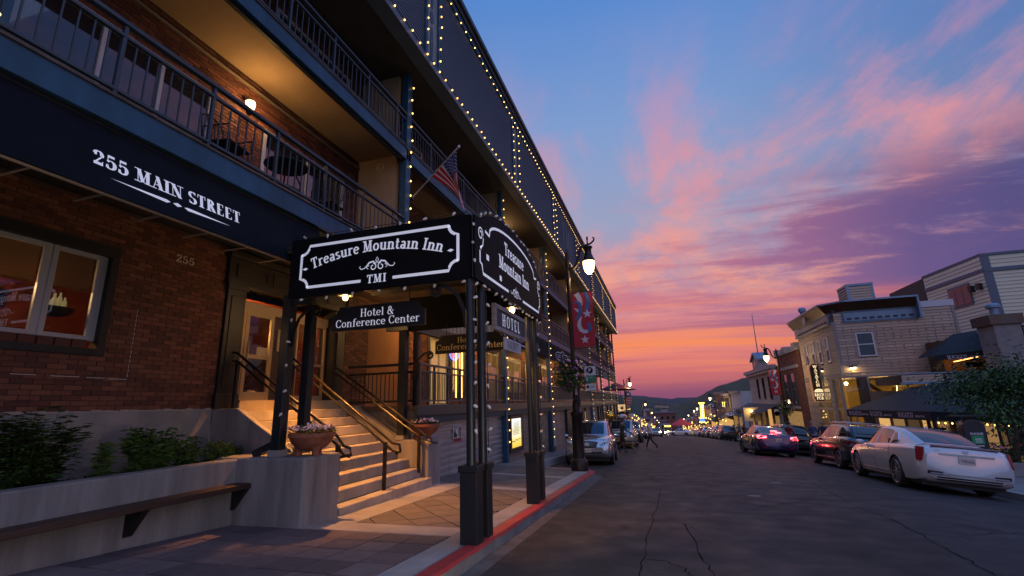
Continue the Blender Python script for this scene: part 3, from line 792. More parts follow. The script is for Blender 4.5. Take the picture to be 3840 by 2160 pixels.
# dining room behind it
rm = MB()
rm.quad((XG - 3.2, -1, 1.2), (XG - 3.2, 6.4, 1.2), (XG - 3.2, 6.4, 4.2), (XG - 3.2, -1, 4.2)); rm.quad((XG - 3.2, 6.4, 1.2), (XG - .25, 6.4, 1.2), (XG - .25, 6.4, 4.2), (XG - 3.2, 6.4, 4.2)); rm.quad((XG - 3.2, -1, 1.2), (XG - 3.2, -1, 4.2), (XG - .25, -1, 4.2), (XG - .25, -1, 1.2))
rm.quad((XG - 3.2, -1, 4.2), (XG - 3.2, 6.4, 4.2), (XG - .25, 6.4, 4.2), (XG - .25, -1, 4.2), 1); rm.quad((XG - 3.2, -1, 1.2), (XG - .25, -1, 1.2), (XG - .25, 6.4, 1.2), (XG - 3.2, 6.4, 1.2), 1)
rm.build('room', [M('room_red', (.32, .06, .025), .8, var=.2), M('room_floor', (.10, .055, .03), .6, var=.2)], inn)
ch = thing('dining_chair', 'cream arched chair back seen through the brick wall window', 'chair', (XG - .9, 3.55, 1.3))
MB().prism([(-.24, 0), (.24, 0)] + arc(0, .92, .24, .16, 0, 180, 8), (XG - .9, 3.52, 1.55), (0, 1, 0), (0, 0, 1), (-1, 0, 0), .04).build('backrest', M('chair_cream', (.5, .4, .26), .7), ch)
MB().prism([(-.19, .05), (.19, .05)] + arc(0, .9, .19, .12, 0, 180, 8), (XG - .895, 3.52, 1.55), (0, 1, 0), (0, 0, 1), (1, 0, 0), .01).build('back_pad', M('chair_pad', (.3, .24, .16), .8), ch)
ss = thing('candle_sconce', 'dark scalloped wall sconce holding glowing bottles in the window', 'sconce', (XG - .45, 4.26, 2.8))
MB().lathe([(.05, 0), (.16, .03), (.21, .08), (.225, .13), (.21, .13), (.02, .1)], (XG - .45, 4.26, 2.76), 16, sx=.6).build('bowl', M('sconce_iron', (.03, .025, .03), .6), ss, smooth=True)
for k, (dy, hh) in enumerate(((-.1, .14), (-.03, .2), (.03, .22), (.09, .16), (-.06, .11))):
    MB().lathe([(.025, 0), (.028, hh * .6), (.012, hh * .8), (.012, hh)], (XG - .45, 4.26 + dy, 2.88), 8).build('bottle', M('sconce_glass', (.4, .45, .2), .3, emit=(1, .7, .3), estr=.25), ss, smooth=True)
# room lamp (its glow comes through the blinds)
lp = thing('pendant_lamp', 'warm glowing dome lamp inside the brick wall window', 'lamp', (XG - 1.3, 3.35, 3.5))
MB().lathe([(.02, .25), (.06, .22), (.2, .02), (.21, 0)], (XG - 1.3, 3.35, 3.45), 16).build('lamp_shade', M('lamp_shade_glow', (.6, .4, .2), .6, emit=(1, .55, .18), estr=4.), lp, smooth=True)
point_light('pendant_light', (XG - 1.3, 3.35, 3.35), 80, WARM, .15, lp)

# --- house number on the bricks
hn = MB(); letters(hn, '255', (XG + .025, 5.64, 3.85), (0, 1, 0), (0, 0, 1), (1, 0, 0), .125, 'slab', .02, sx=1.25)
hn.build('house_number', M('worn_gold', (.55, .48, .36), .6), inn)

# --- entrance: pilasters, entablature, door and lobby glazing at XD
XD = -7.62
ent = MB()
ent.box(XG - .3, XG + .06, 6.50, 6.90, 1.47, 3.75); ent.box(XG - .3, XG + .10, 6.46, 6.94, 1.47, 1.72); ent.box(XG - .3, XG + .09, 6.47, 6.93, 3.62, 3.75)
ent.box(XG - .02, XG + .075, 6.58, 6.82, 1.85, 3.5)
pil = ent.build('pilaster', M('dark_door_trim', (.013, .011, .010), .5, var=.2, vscale=5), inn, bevel=.008)
e2 = MB(); e2.box(XD - .2, XG + .06, 9.55, 9.95, 1.47, 3.75); e2.box(XD - .2, XG + .10, 9.5, 10.0, 1.47, 1.72); e2.box(XG - .0, XG + .085, 9.63, 9.87, 1.9, 3.5)
e2.build('pilaster', M('dark_door_trim'), inn, bevel=.008)
en = MB(); en.box(XG - .3, XG + .08, 6.45, 10.05, 3.75, 4.22); en.box(XG - .3, XG + .16, 6.40, 10.1, 4.22, 4.34); en.box(XG - .3, XG + .11, 6.43, 10.07, 3.72, 3.78)
ento = en.build('entablature', M('dark_door_trim'), inn, bevel=.01)
for a in (6.62, 7.5, 8.38, 9.2):
    mb = MB(); b = a + .74
    for q in ((a, b, 3.86, 3.89), (a, b, 4.09, 4.12), (a, a + .03, 3.89, 4.09), (b - .03, b, 3.89, 4.09)): mb.box(XG + .08, XG + .10, *q)
    mb.build('raised_panel', M('dark_door_trim'), ento)
brass = M('brass_frame', (.52, .40, .22), .4, .3)
door = MB()
def dframe(mb, x, a, b, c, d, t, bot=.16):
    mb.box(x - .03, x + .02, a, a + t, c, d); mb.box(x - .03, x + .02, b - t, b, c, d); mb.box(x - .03, x + .02, a + t, b - t, c, c + bot); mb.box(x - .03, x + .02, a + t, b - t, d - t, d)
dframe(door, XD, 7.17, 7.88, 1.62, 3.34, .085, .16); door.box(XD - .03, XD + .02, 7.255, 7.795, 2.42, 2.50)
do = door.build('door', brass, inn, bevel=.004)
MB().box(XD - .012, XD - .004, 7.25, 7.80, 1.77, 2.43).build('pane', glass, do); MB().box(XD - .012, XD - .004, 7.25, 7.80, 2.49, 3.26).build('pane', glass, do)
MB().bar((XD + .05, 7.24, 2.3), (XD + .05, 7.24, 2.75), .02).build('handle', brass, do)
MB().quad((XD - .002, 7.5, 2.46), (XD - .002, 7.76, 2.46), (XD - .002, 7.76, 2.66), (XD - .002, 7.5, 2.66)).build('notice', M('paper', (.55, .45, .3), .8, var=.3, vscale=40, stretch=(1, 1, 6)), do)
sl = MB(); dframe(sl, XD, 6.92, 7.15, 1.62, 3.34, .045, .1); sl.box(XD - .03, XD + .02, 6.9, 9.56, 3.34, 3.52)
so = sl.build('sidelight', brass, inn); MB().box(XD - .012, XD - .004, 6.95, 7.12, 1.7, 3.3).build('pane', glass, so)
MB().box(XD - .1, XD, 7.9, 8.52, 1.62, 3.34).build('door_panel', M('dark_red_panel', (.05, .028, .03), .55), inn)
pq = MB().box(XD + .0, XD + .015, 8.0, 8.24, 2.62, 3.08).build('plaque', M('plaque_cream', (.5, .4, .24), .6), inn)
mb = MB()
for i in range(9): mb.box(XD + .016, XD + .0175, 8.05 + (.03 if i % 3 else 0), 8.19, 2.66 + i * .04, 2.675 + i * .04)
mb.build('plaque_lettering', M('ink', (.03, .025, .02), .8), pq)
lw = MB(); dframe(lw, XD, 8.54, 9.5, 1.62, 3.34, .05, .1); lw.box(XD - .03, XD + .02, 8.59, 9.45, 2.38, 2.43); lo = lw.build('lobby_window', brass, inn)
MB().box(XD - .012, XD - .004, 8.58, 9.46, 1.7, 3.3).build('pane', glass, lo)
lt = MB(); letters(lt, 'TMI', (XD + .003, 9.05, 2.84), (0, 1, 0), (0, 0, 1), (1, 0, 0), .15, 'slab', .5); letters(lt, 'S T', (XD + .003, 9.15, 2.52), (0, 1, 0), (0, 0, 1), (1, 0, 0), .09, 'roman', .3)
lt.build('window_lettering', M('gilt', (.6, .45, .2), .5), lo)
lb = MB()
lb.quad((XD - 2.4, 6.7, 1.6), (XD - 2.4, 10.0, 1.6), (XD - 2.4, 10.0, 4), (XD - 2.4, 6.7, 4)); lb.quad((XD - 2.4, 10.0, 1.6), (XD - .1, 10.0, 1.6), (XD - .1, 10.0, 4), (XD - 2.4, 10.0, 4)); lb.quad((XD - 2.4, 6.7, 1.6), (XD - 2.4, 6.7, 4), (XD - .1, 6.7, 4), (XD - .1, 6.7, 1.6))
lb.quad((XD - 2.4, 6.7, 3.6), (XD - 2.4, 10, 3.6), (XD - .1, 10, 3.6), (XD - .1, 6.7, 3.6)); lb.quad((XD - 2.4, 6.7, 1.61), (XD - .1, 6.7, 1.61), (XD - .1, 10, 1.61), (XD - 2.4, 10, 1.61))
lb.build('lobby_room', M('room_red'), inn)
mb = MB().box(XD - 1.8, XD - 1.2, 7.5, 9.2, 1.61, 2.5).box(XD - 1.85, XD - 1.15, 7.45, 9.25, 2.5, 2.56); mb.build('reception_desk', M('desk_wood', (.16, .07, .03), .5, var=.2), inn)
sc = thing('wall_sconce', 'small warm wall sconce glowing inside the entrance sidelight', 'lamp', (XD - .9, 7.05, 2.95))
MB().lathe([(.03, 0), (.09, .05), (.11, .12), (.10, .12)], (XD - .9, 7.15, 2.9), 12).build('lamp_shade', M('sconce_glow', (.7, .5, .3), .5, emit=(1, .6, .2), estr=7.), sc, smooth=True)
point_light('sconce_light', (XD - .9, 7.15, 3.1), 55, WARM, .1, sc)
MB().box(XD - .4, -7.30, 6.92, 10.0, 1.42, 1.612).build('plinth', M('plinth_stone', (.36, .29, .2), .8, var=.2, vscale=3), inn)

# --- porch: deck, back wall, header, skirt
PB0 = 10.02
pw = MB(); pw.box(XG - .25, XG, PB0, YE, 1.3, 4.4)
PH = [(10.95, 12.6, 1.44, 3.7), (14.6, 16.0, 1.44, 3.72), (16.4, 17.5, 1.9, 3.62), (20.0, 21.7, 1.6, 3.72), (22.9, 25.6, 2.0, 3.62), (26.6, 28.3, 2.0, 3.62), (30.6, 32.4, 1.6, 3.7), (34, 36.4, 2.0, 3.6), (39, 41, 2.0, 3.6), (44, 46, 2.0, 3.6), (49, 52, 2.0, 3.6)]
pwo = pw.build('porch_wall', mortar, inn)
brick_field(pwo, XG, PB0, 34, 1.44, 4.35, PH, proud=.014, ln=.24)
far_b = MB().box(XG, XG + .012, 34, YE, 1.44, 4.35).build('brick_face', brick_all, pwo)
lit = [M('lit_room_%d' % i, (.4, .25, .1), .8, emit=(1, .55, .16), estr=e, var=.5, vscale=3) for i, e in enumerate((.22, .6, .08))]
MB().box(XG + .0, XG + .02, 10.98, 12.58, 1.45, 3.7).build('porch_panel', M('porch_orange', (.30, .13, .05), .85, var=.12, vscale=2), inn)
for k, (a, b, c, d) in enumerate(PH[1:]):
    f = MB(); t = .08
    for q in ((a, a + t, c, d), (b - t, b, c, d), (a + t, b - t, d - t, d), (a + t, b - t, c, c + t), ((a + b) / 2 - .03, (a + b) / 2 + .03, c + t, d - t)): f.box(XG - .02, XG + .04, *q)
    wo = f.build('porch_window', [M('porch_frame', (.42, .36, .28), .6)][0], inn)
    MB().box(XG - .004, XG + .008, a + t, b - t, c + t, d - t).build('pane', glass, wo)
    MB().box(XG - .0, XG + .002, a + t, b - t, c + t, d - t).build('lit_interior', lit[(1, 0, 2, 0, 1, 2, 0, 1, 0, 2)[k]], wo)
    tr = MB()
    for q in ((a - .16, a, c - .1, d + .16), (b, b + .16, c - .1, d + .16), (a, b, d, d + .16)): tr.box(XG, XG + .035, *q)
    tr.build('dark_surround', black_p, wo)
# neon sign and rope light in the shop window
ns = thing('neon_sign', 'pink neon open sign in the porch shop window', 'neon sign', (XG + .06, 16.55, 3.2))
sans('neon_lettering', 'Open', (XG + .07, 16.55, 3.19), (0, 1, 0), (0, 0, 1), .17, M('neon_pink', (1, .1, .3), .5, emit=(1, .08, .25), estr=5.), ns)
mb = MB(); mb.tube([(XG + .06, 16.55 + .38 * math.cos(t * math.pi / 8), 3.26 + .17 * math.sin(t * math.pi / 8)) for t in range(17)], .015, 5); mb.build('neon_ring', M('neon_blue', (.1, .2, 1), .5, emit=(.15, .25, 1), estr=3.), ns)
rl = thing('rope_light', 'gold rope light framing the porch shop window', 'rope light', (XG + .05, 17, 2))
MB().tube([(XG + .06, 16.72, 1.7), (XG + .06, 16.72, 3.5)], .02, 5).tube([(XG + .06, 17.3, 1.7), (XG + .06, 17.3, 3.5)], .03, 5).build('rope', M('rope_gold', (1, .6, .1), .5, emit=(1, .55, .1), estr=5.), rl)
# deck, beams
MB().box(XG, XB + .02, PB0 - .1, YE, 1.32, 1.44).build('porch_deck', M('deck_board', (.10, .075, .06), .7, var=.2), inn)
MB().box(XB - .06, XB + .04, 9.78, YE, 1.20, 1.442).build('deck_beam', steel_d, inn, bevel=.006)
MB().box(XB - .10, XB + .0, 9.80, YE, 1.02, 1.20).build('deck_board', M('teal_board', (.02, .04, .055), .6, var=.2), inn)
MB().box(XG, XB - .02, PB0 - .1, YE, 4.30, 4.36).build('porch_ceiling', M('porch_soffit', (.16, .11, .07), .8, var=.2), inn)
# ribbed metal header above the porch corner
hd = MB(); y = 9.75
while y < 15.2:
    hd.box(XB - .05, XB - .01, y, y + .22, 3.32, 4.36); hd.box(XB - .05, XB + .012, y + .22, y + .26, 3.32, 4.36); y += .26
hd.build('ribbed_header', M('ribbed_metal', (.34, .29, .20), .5, .3, var=.15), inn)
MB().box(XB - .08, XB + .03, 9.65, 15.3, 3.10, 3.32).build('header_beam', M('brown_beam', (.12, .07, .04), .7, var=.2), inn)
# dark sign bands hung under the first balcony
band_m = M('awning_canvas', (.006, .009, .014), .8, var=.3, vscale=2, bump=.2, bscale=20, spec=.15)
for i in range(2, 8):
    a, b = PY[i] + .02 - (1.0 if i == 2 else 0), PY[i + 1] - .04 if i < 7 else YE
    bo = MB().box(XB - .06, XB + .02, a, b, 3.60, 4.34).build('sign_band', band_m, inn, bevel=.006)
    if i < 7:
        c = (a + b) / 2; lg = MB(); o = (XB + .021, c, 3.95); U, Wv, Nn = (0, 1, 0), (0, 0, 1), (1, 0, 0)
        P = [(-1.7, -.18), (-1.7, .1), (-1.35, .18), (-.6, .18)] + arc(0, .12, .5, .18, 165, 15, 8) + [(.6, .18), (1.35, .18), (1.7, .1), (1.7, -.18), (1.2, -.24), (-1.2, -.24), (-1.7, -.18)]
        ribbon(lg, P, .045, o, U, Wv, Nn)
        for s in (-1, 1): ribbon(lg, [(s * (1.9 + p[0]), p[1]) for p in spiral(0, 0, .14, .03, 180, 620, 12)], .03, o, U, Wv, Nn, lift=.004)
        letters(lg, 'TMI', (o[0] + .002, c, 3.9), U, Wv, Nn, .2, 'roman', .05)
        for k in range(2):
            for s in (-1, 1): lg.box(o[0], o[0] + .003, c + s * 1.0 - .4, c + s * 1.0 + .4, 3.86 + k * .1, 3.885 + k * .1)
        lg.build('band_emblem', M('sign_white', (.62, .63, .7), .7), bo)

# corrugated skirt
def corrugated(y0, y1, X, ztop, zb, pitch, depth, mat):
    mb = MB(); zs = []; z = ztop; low = min(zb(y0), zb(y1)) - .1
    prof_ = ((0, 0), (.42, 0), (.5, 1), (.92, 1))
    k = 0
    while z > low:
        for f, d in prof_: zs.append((z - f * pitch, X - d * depth))
        z -= pitch
    nv = len(zs); vs = []
    for y in (y0, y1):
        for zz, x in zs: vs.append((x, y, max(zz, zb(y) - .03)))
    mb.add(vs, [(i, i + 1, nv + i + 1, nv + i) for i in range(nv - 1)])
    return mb.build('corrugated_panel', mat, inn)
galv = M('galvanised_sheet', (.40, .41, .43), .42, .55, var=.2, vscale=2.5, stretch=(1, .4, 2))
gal2 = M('weathered_sheet', (.32, .25, .20), .6, .3, var=.25, vscale=2.5, stretch=(1, .4, 2))
wz = lambda y: walk_z(-5.45, y)
for i, (a, b) in enumerate(((9.9, 11.9), (11.92, 13.9), (13.92, 16.6))): corrugated(a, b, -5.43, 1.02, wz, .16, .03, galv)
seg = [16.68, 19.8, 23.2, 26.6, 30, 33.5, 37, 41, 45, 49, 53, 56, YE]
for a, b in zip(seg, seg[1:]): corrugated(a, b - .05, -5.45, 1.02, wz, .11, .03, gal2)
MB().bar((-5.38, 16.64, wz(16.6)), (-5.38, 16.64, 1.2), .05).build('downpipe', steel_d, inn)
for i in (2, 3, 4, 5, 6, 7): MB().box(-5.44, -5.3, PY[i] + 4.1, PY[i] + 4.3, wz(PY[i] + 4) - .1, 1.02).build('skirt_post', black_p, inn)
# basement doors in the skirt
for a, b, w_ in ((23.6, 24.5, 0), (27.9, 29.6, 1), (33.8, 34.9, 1), (38.5, 39.6, 0), (44, 45.4, 1)):
    d = MB().box(-5.5, -5.37, a, b, wz(a) - .1, .85).build('basement_door', M('black_paint'), inn)
    if w_: MB().box(-5.37, -5.36, b - .22, b - .08, wz(a) + .1, .75).build('lit_pane', lit[1], d)
    else: MB().box(-5.37, -5.36, a + .55, b - .06, wz(a) + .2, .7).build('notice', M('notice_grey', (.4, .42, .46), .6, var=.5, vscale=8), d)

# --- posts, dividers, balconies
for i, y in enumerate(PY):
    if i == 0:
        MB().box(XB - .12, XB - .0, y - .09, y + .09, 4.7, 9.5).build('post', steel, inn, bevel=.008); continue
    z0_ = wz(y) if i > 1 else 4.41
    MB().box(XB - .12, XB + .05, y - .10, y + .10, z0_ if i > 1 else 4.36, 9.5).build('post', steel, inn, bevel=.01)
    for za, zb_ in ((4.7, 7.3), (7.4, 9.5)):
        MB().box(XU, XB - .25, y - .06, y + .06, za, zb_).build('divider_wall', stucco, inn)
UH = []
for i in range(8):
    s = PY[i] if i else 2.0
    base = s - 2.0
    UH.append((base + (1.5 if i == 0 else 2.5), base + 5.07)); UH.append((base + 6.12, base + 8.46))
uw = MB()
uw.box(XU - .25, XU, -4, YE, 4.7, 9.55); uwo = uw.build('upper_wall', mortar, inn)
holes = [(a, b, z, z + 1.75) for a, b in UH for z in (4.7, 7.42)]
brick_field(uwo, XU, .6, 17, 4.72, 7.28, holes, ln=.24); brick_field(uwo, XU, 3, 17, 7.42, 9.5, holes, ln=.24)
MB().box(XU, XU + .012, 17, YE, 4.72, 7.28).build('brick_face', brick_all, uwo); MB().box(XU, XU + .012, 17, YE, 7.42, 9.5).build('brick_face', brick_all, uwo)
blind_m = M('vertical_blind', (.58, .58, .58), .8)
for i, (a, b) in enumerate(UH):
    for z in (4.7, 7.42):
        if a > 40: continue
        x = XU + .03; f = MB(); t = .07; d = z + 1.72; n = 3 if b - a > 2.4 else 2
        cuts = [a + (b - a) * k / n for k in range(n + 1)]
        if i == 0: cuts = [a, 3.47, 4.22, b]
        for k, c in enumerate(cuts):
            lo_ = c if k == 0 else c - t / 2; hi_ = c + t if k == 0 else c + t / 2
            if k == n: lo_, hi_ = c - t, c
            f.box(x - .05, x + .03, lo_, hi_, z, d)
        f.box(x - .05, x + .035, a, b, d, d + .07); f.box(x - .05, x + .03, a, b, z - .0, z + .05)
        wo = f.build('sliding_door', white_f, inn)
        for k in range(n):
            MB().box(x - .006, x, cuts[k] + t / 2, cuts[k + 1] - t / 2, z + .05, d).build('pane', glass, wo)
            if not (n == 3 and k == 1):
                bl = MB(); y = cuts[k] + .05
                while y < cuts[k + 1] - .1:
                    bl.obox((x - .05, y + .05, (z + d) / 2), (.004, .055, 0), (.0006, 0, 0), (0, 0, (d - z) / 2 - .03)); y += .105
                bl.build('vertical_blind', blind_m, wo)
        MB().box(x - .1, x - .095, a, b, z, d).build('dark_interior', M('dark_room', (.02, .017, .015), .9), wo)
# balcony slabs and fascias
for z0_, z1_, zc in ((4.40, 4.70, 4.40), (7.12, 7.40, 7.30)):
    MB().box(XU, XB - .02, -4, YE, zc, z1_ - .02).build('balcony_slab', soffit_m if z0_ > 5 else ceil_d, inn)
    for a, b in zip([-4] + PY[1:], PY[1:]):
        MB().box(XB - .02, XB + .05, a + .004, b - .004, z0_, z1_).build('fascia', steel, inn, bevel=.008)
    MB().box(XB - .04, XB + .07, -4, YE, z1_ + .0, z1_ + .03).build('fascia_cap', M('weathered_edge', (.10, .07, .05), .8, var=.6, vscale=5), inn)
    MB().box(XB - .08, XB - .021, -4, YE, z0_ - .05, z0_ + .1).build('fascia_beam', black_p, inn)
# conduit along the ceiling join
MB().tube([(XU + .05, -2, 7.1), (XU + .05, 9, 7.1)], .03, 6).build('conduit', M('conduit', (.25, .2, .15), .5, .4), inn)
# railings
nbal = 0
def railing(x, y0, y1, zf, zt, sp, parent, single, post_sp=1.05):
    r = MB(); r.box(x - .03, x + .045, y0, y1, zt - .05, zt); r.box(x - .02, x + .03, y0, y1, zt - .20, zt - .16); r.box(x - .02, x + .03, y0, y1, zf + .06, zf + .10)
    ro = r.build('railing', rail_m, parent, bevel=.006)
    n = max(1, round((y1 - y0) / sp)); st = MB()
    for k in range(1, n):
        y = y0 + (y1 - y0) * k / n
        big = (k % 8 == 0)
        if big:
            piece('railing_post', rail_m, ro, x - .02, x + .025, y - .02, y + .02, zf, zt - .05)
        elif single:
            piece('baluster', rail_m, ro, x - .008, x + .008, y - .008, y + .008, zf + .1, zt - .2)
        else: st.box(x - .008, x + .008, y - .008, y + .008, zf + .1, zt - .2)
    if st.v:
        o = st.build('balusters', rail_m, ro); o['kind'] = 'stuff'
for z1_, zt in ((4.73, 5.66), (7.43, 8.36)):
    for i in range(8):
        a, b = (PY[i] + .1 if i else -1.5), PY[i + 1] - .11
        railing(XB - .0, a, b, z1_, zt, .14, inn, i < 3)
for i, (a, b) in enumerate(((9.95, 12.9), (13.0, 16.2), (16.42, 19.85), (19.95, 23.4), (23.6, 30.6), (30.8, 37.8), (38, 45), (45.2, 52.2), (52.4, 59.4))):
    railing(XB - .03, a, b, 1.46, 2.40, .10, inn, i < 2, 3)
    for y in (a, b): MB().box(XB - .06, XB + .01, y - .03, y + .03, 1.44, 2.42).build('railing_post', rail_m, inn)
# porch return rail beside the stairs
rt = MB(); rt.box(-7.3, XB - .1, 10.02, 10.08, 2.36, 2.42); rt.box(-7.3, XB - .1, 10.03, 10.07, 2.18, 2.23); rt.box(-7.3, XB - .1, 10.03, 10.07, 1.52, 1.57); rto = rt.build('railing', black_p, inn)
for k in range(16): piece('baluster', black_p, rto, -7.2 + k * .115, -7.185 + k * .115, 10.04, 10.055, 1.57, 2.18)

# --- parapet: soffit, boards, framed panels, caps
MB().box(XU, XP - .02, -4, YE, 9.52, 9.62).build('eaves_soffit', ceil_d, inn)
MB().box(XP - .35, XP - .03, -4, YE, 9.50, 12.9).build('parapet_wall', M('parapet_backing', (.05, .05, .06), .9), inn)
MB().box(XP - .3, XP + .06, -4, YE, 9.44, 9.60).build('parapet_sill', M('grey_blue_trim', (.10, .13, .17), .55, var=.2, vscale=2), inn, bevel=.01)
cp = MB(); cp.box(XP - .4, XP + .18, -4, YE + .1, 12.80, 12.98); cp.box(XP - .4, XP + .10, -4, YE + .06, 12.62, 12.80); cp.build('parapet_cap', M('cap_black', (.018, .03, .04), .5), inn, bevel=.015)
MB().box(XP - .03, XP + .04, -4, YE, 12.40, 12.62).build('parapet_frieze', steel, inn)
wedge = MB().add([(0, 0, 0), (1, 0, 0), (1, 1, 0), (0, 1, 0), (0, 0, 1), (.25, 0, 1), (.25, 1, 1), (0, 1, 1)], ((0, 3, 2, 1), (4, 5, 6, 7), (0, 1, 5, 4), (1, 2, 6, 5), (2, 3, 7, 6), (3, 0, 4, 7))).mesh('board', siding_m)
FRY = [PY[i] - .05 for i in range(1, 9)]
edges = [-2.0] + [v for y in FRY[:-1] for v in (y - .40, y + .40)] + [YE]
for a, b in zip(edges[::2], edges[1::2]):
    n = 28
    pnl = MB().box(XP - .032, XP - .022, a, b, 9.6, 12.4).build('siding_panel', M('parapet_backing'), inn)
    for k in range(n):
        z = 9.6 + 2.8 * k / n
        place(wedge, 'board', pnl, Matrix.Translation((XP - .022, a, z)) @ Matrix.Diagonal((.028, b - a, 2.8 / n - .004, 1)))
for y in FRY[:-1]:
    f = MB(); 
    for q in ((y - .40, y - .30), (y + .30, y + .40)): f.box(XP - .03, XP + .05, q[0], q[1], 9.6, 12.4)
    f.box(XP - .03, XP + .05, y - .30, y + .30, 9.6, 9.7); f.box(XP - .03, XP + .05, y - .3, y + .3, 12.3, 12.4)
    fo = f.build('framed_panel', steel, inn)
    MB().box(XP - .03, XP - .01, y - .30, y + .30, 9.7, 12.3).build('panel_board', M('panel_beige', (.30, .285, .27), .8, var=.1, vscale=2), fo)
    pd = MB()
    def lens(zc, hh, ww): return [(ww * math.sin(t * math.pi * 2 / 14) * (1.0 if True else 0), zc + hh * math.cos(t * math.pi * 2 / 14)) for t in range(14)]
    for zc, hh, ww in ((1.3, .19, .10), (.55, .5, .075), (2.05, .5, .075)): pd.prism(lens(zc, hh, ww), (XP - .01, y, 9.7), (0, 1, 0), (0, 0, 1), (1, 0, 0), .015)
    pd.build('cut_ornament', steel, fo)
pt = MB()
letters(pt, 'TMI', (XP + .012, 27.2, 10.5), (0, 1, 0), (0, 0, 1), (1, 0, 0), 1.3, 'roman', .1)
for s in (-1, 1): ribbon(pt, [(s * (.9 + p[0]), p[1]) for p in spiral(0, 0, .5, .1, 180, 640, 16)], .08, (XP + .012, 33.6, 11.0), (0, 1, 0), (0, 0, 1), (1, 0, 0))
pt.build('faded_lettering', M('faded_white', (.30, .33, .38), .8, col2=(.12, .13, .15), vscale=5), inn)
MB().box(XU - 6, XU - .26, -4, YE - .2, 4.45, 9.4).build('inn_block', ceil_d, inn)
MB().box(XU - 8, XP - .34, -4, YE - .2, 12.2, 12.4).build('flat_roof', M('roof_felt', (.05, .05, .05), .9), inn)
# end wall of the balconies (open): end frame
# --- awning lettering board over the entrance wall
ab = MB(); ab.add([(XB - .02, -4, 4.36), (XB - .02, 6.30, 4.36), (XB + .14, 6.30, 3.60), (XB + .14, -4, 3.60), (XB - .1, -4, 4.36), (XB - .1, 6.30, 4.36), (XB + .08, 6.30, 3.60), (XB + .08, -4, 3.60)],
       ((3, 2, 1, 0), (4, 5, 6, 7), (1, 2, 6, 5), (2, 3, 7, 6), (0, 1, 5, 4)))
awn = ab.build('awning', band_m, inn)
MB().tube([(XB + .09, -4, 3.60), (XB + .09, 6.30, 3.60)], .022, 6).build('awning_pipe', M('bare_pipe', (.3, .25, .2), .5, .4), awn)
for y in frange(1.8, 6.0, 7): MB().box(XB - .35, XB + .08, y, y + .03, 3.585, 3.60).build('awning_bracket', M('bare_pipe'), awn)
o_ = Vector((XB + .141 - .0585, 3.76, 3.875)); uu = Vector((-.16, 0, .76)).normalized()
nn_ = Vector((.76, 0, .16)).normalized()
tl = MB(); letters(tl, '255 MAIN STREET', o_, (0, 1, 0), uu, nn_, .165, 'fat', .06, sx=.94)
for s in (-1, 1):
    tl.prism([(s * .72, -.10), (s * .13, -.125), (s * .085, -.10), (s * .13, -.085)], o_ + nn_ * .001, (0, 1, 0), uu, nn_, .001)
tl.prism([(-.055, -.10), (0, -.125), (.055, -.10), (0, -.075)], o_ + nn_ * .001, (0, 1, 0), uu, nn_, .001)
tl.build('awning_lettering', M('sign_white_glow', (.80, .80, .84), .6, emit=(.80, .84, 1), estr=.34), awn)  # white lettering given a faint glow of its own to read brighter
# --- planter wall, bench, steps
cast = M('cast_concrete')
pl = thing('planter', 'long raised concrete planter below the brick wall window', 'planter', (-6.1, 3, -.1))
o = MB().box(-6.28, -6.03, -4, 5.80, -.6, .735).build('planter_wall', cast, pl, bevel=.02)
MB().box(XG + .016, -6.28, -4, 6.47, -.3, .60).build('soil', M('soil', (.025, .018, .012), .95, bump=.6, bscale=12), pl)
MB().box(-6.5, -4.86, 5.80, 6.60, -.6, .757).build('end_block', cast, pl, bevel=.035)
be = thing('wall_bench', 'dark stained plank bench on triangular brackets along the planter', 'bench', (-5.9, 3, 0))
wood_d = M('stained_plank', (.045, .022, .015), .55, var=.4, vscale=6, stretch=(1, .15, 1))
MB().box(-6.03, -5.75, -4, 6.12, .345, .415).build('seat', wood_d, be, bevel=.008)
for y in (1.2, 2.74, 4.30, 5.74):
    MB().prism([(0, 0), (.26, 0), (.03, -.29), (0, -.29)], (-6.03, y, .345), (1, 0, 0), (0, 0, 1), (0, 1, 0), .09).build('bracket', M('bracket_iron', (.012, .011, .011), .6), be)
st = thing('entrance_stairs', 'concrete entrance steps rising to the inn door', 'stairs', (-5, 8, 0))
step_m = M('step_concrete', (.33, .30, .26), .85, var=.28, vscale=2.4, bump=.3, bscale=30)
SX0, RIS, TRD = -4.84, .184, .277
for i in range(9):
    x = SX0 - i * TRD; z = -.055 + i * RIS
    for a, b in ((6.62, 8.12), (8.125, 9.70)):
        MB().box(x - TRD - (.0 if i < 8 else .35), x, a, b, z - RIS - (.12 if i == 0 else 0), z).build('step', step_m, st, bevel=.012)
# cheek walls
def cheek(y0, y1, name, top):
    P = [(-7.43, -.5), (-7.43, 1.47), (-6.9, 1.47), (-5.6, .60 if top is None else top), (-5.6, -.5)]
    MB().prism(P, (0, y0, 0), (1, 0, 0), (0, 0, 1), (0, 1, 0), y1 - y0).build(name, cast, st, bevel=.015)
MB().box(-7.45, -5.44, 10.02, 10.12, -.6, 1.31).build('porch_side_wall', cast, st)
cheek(6.49, 6.615, 'cheek_wall', .70); cheek(9.72, 10.0, 'cheek_wall', .66)
MB().box(-6.3, -4.93, 9.705, 10.30, -.8, .71).build('end_block', cast, st, bevel=.03)
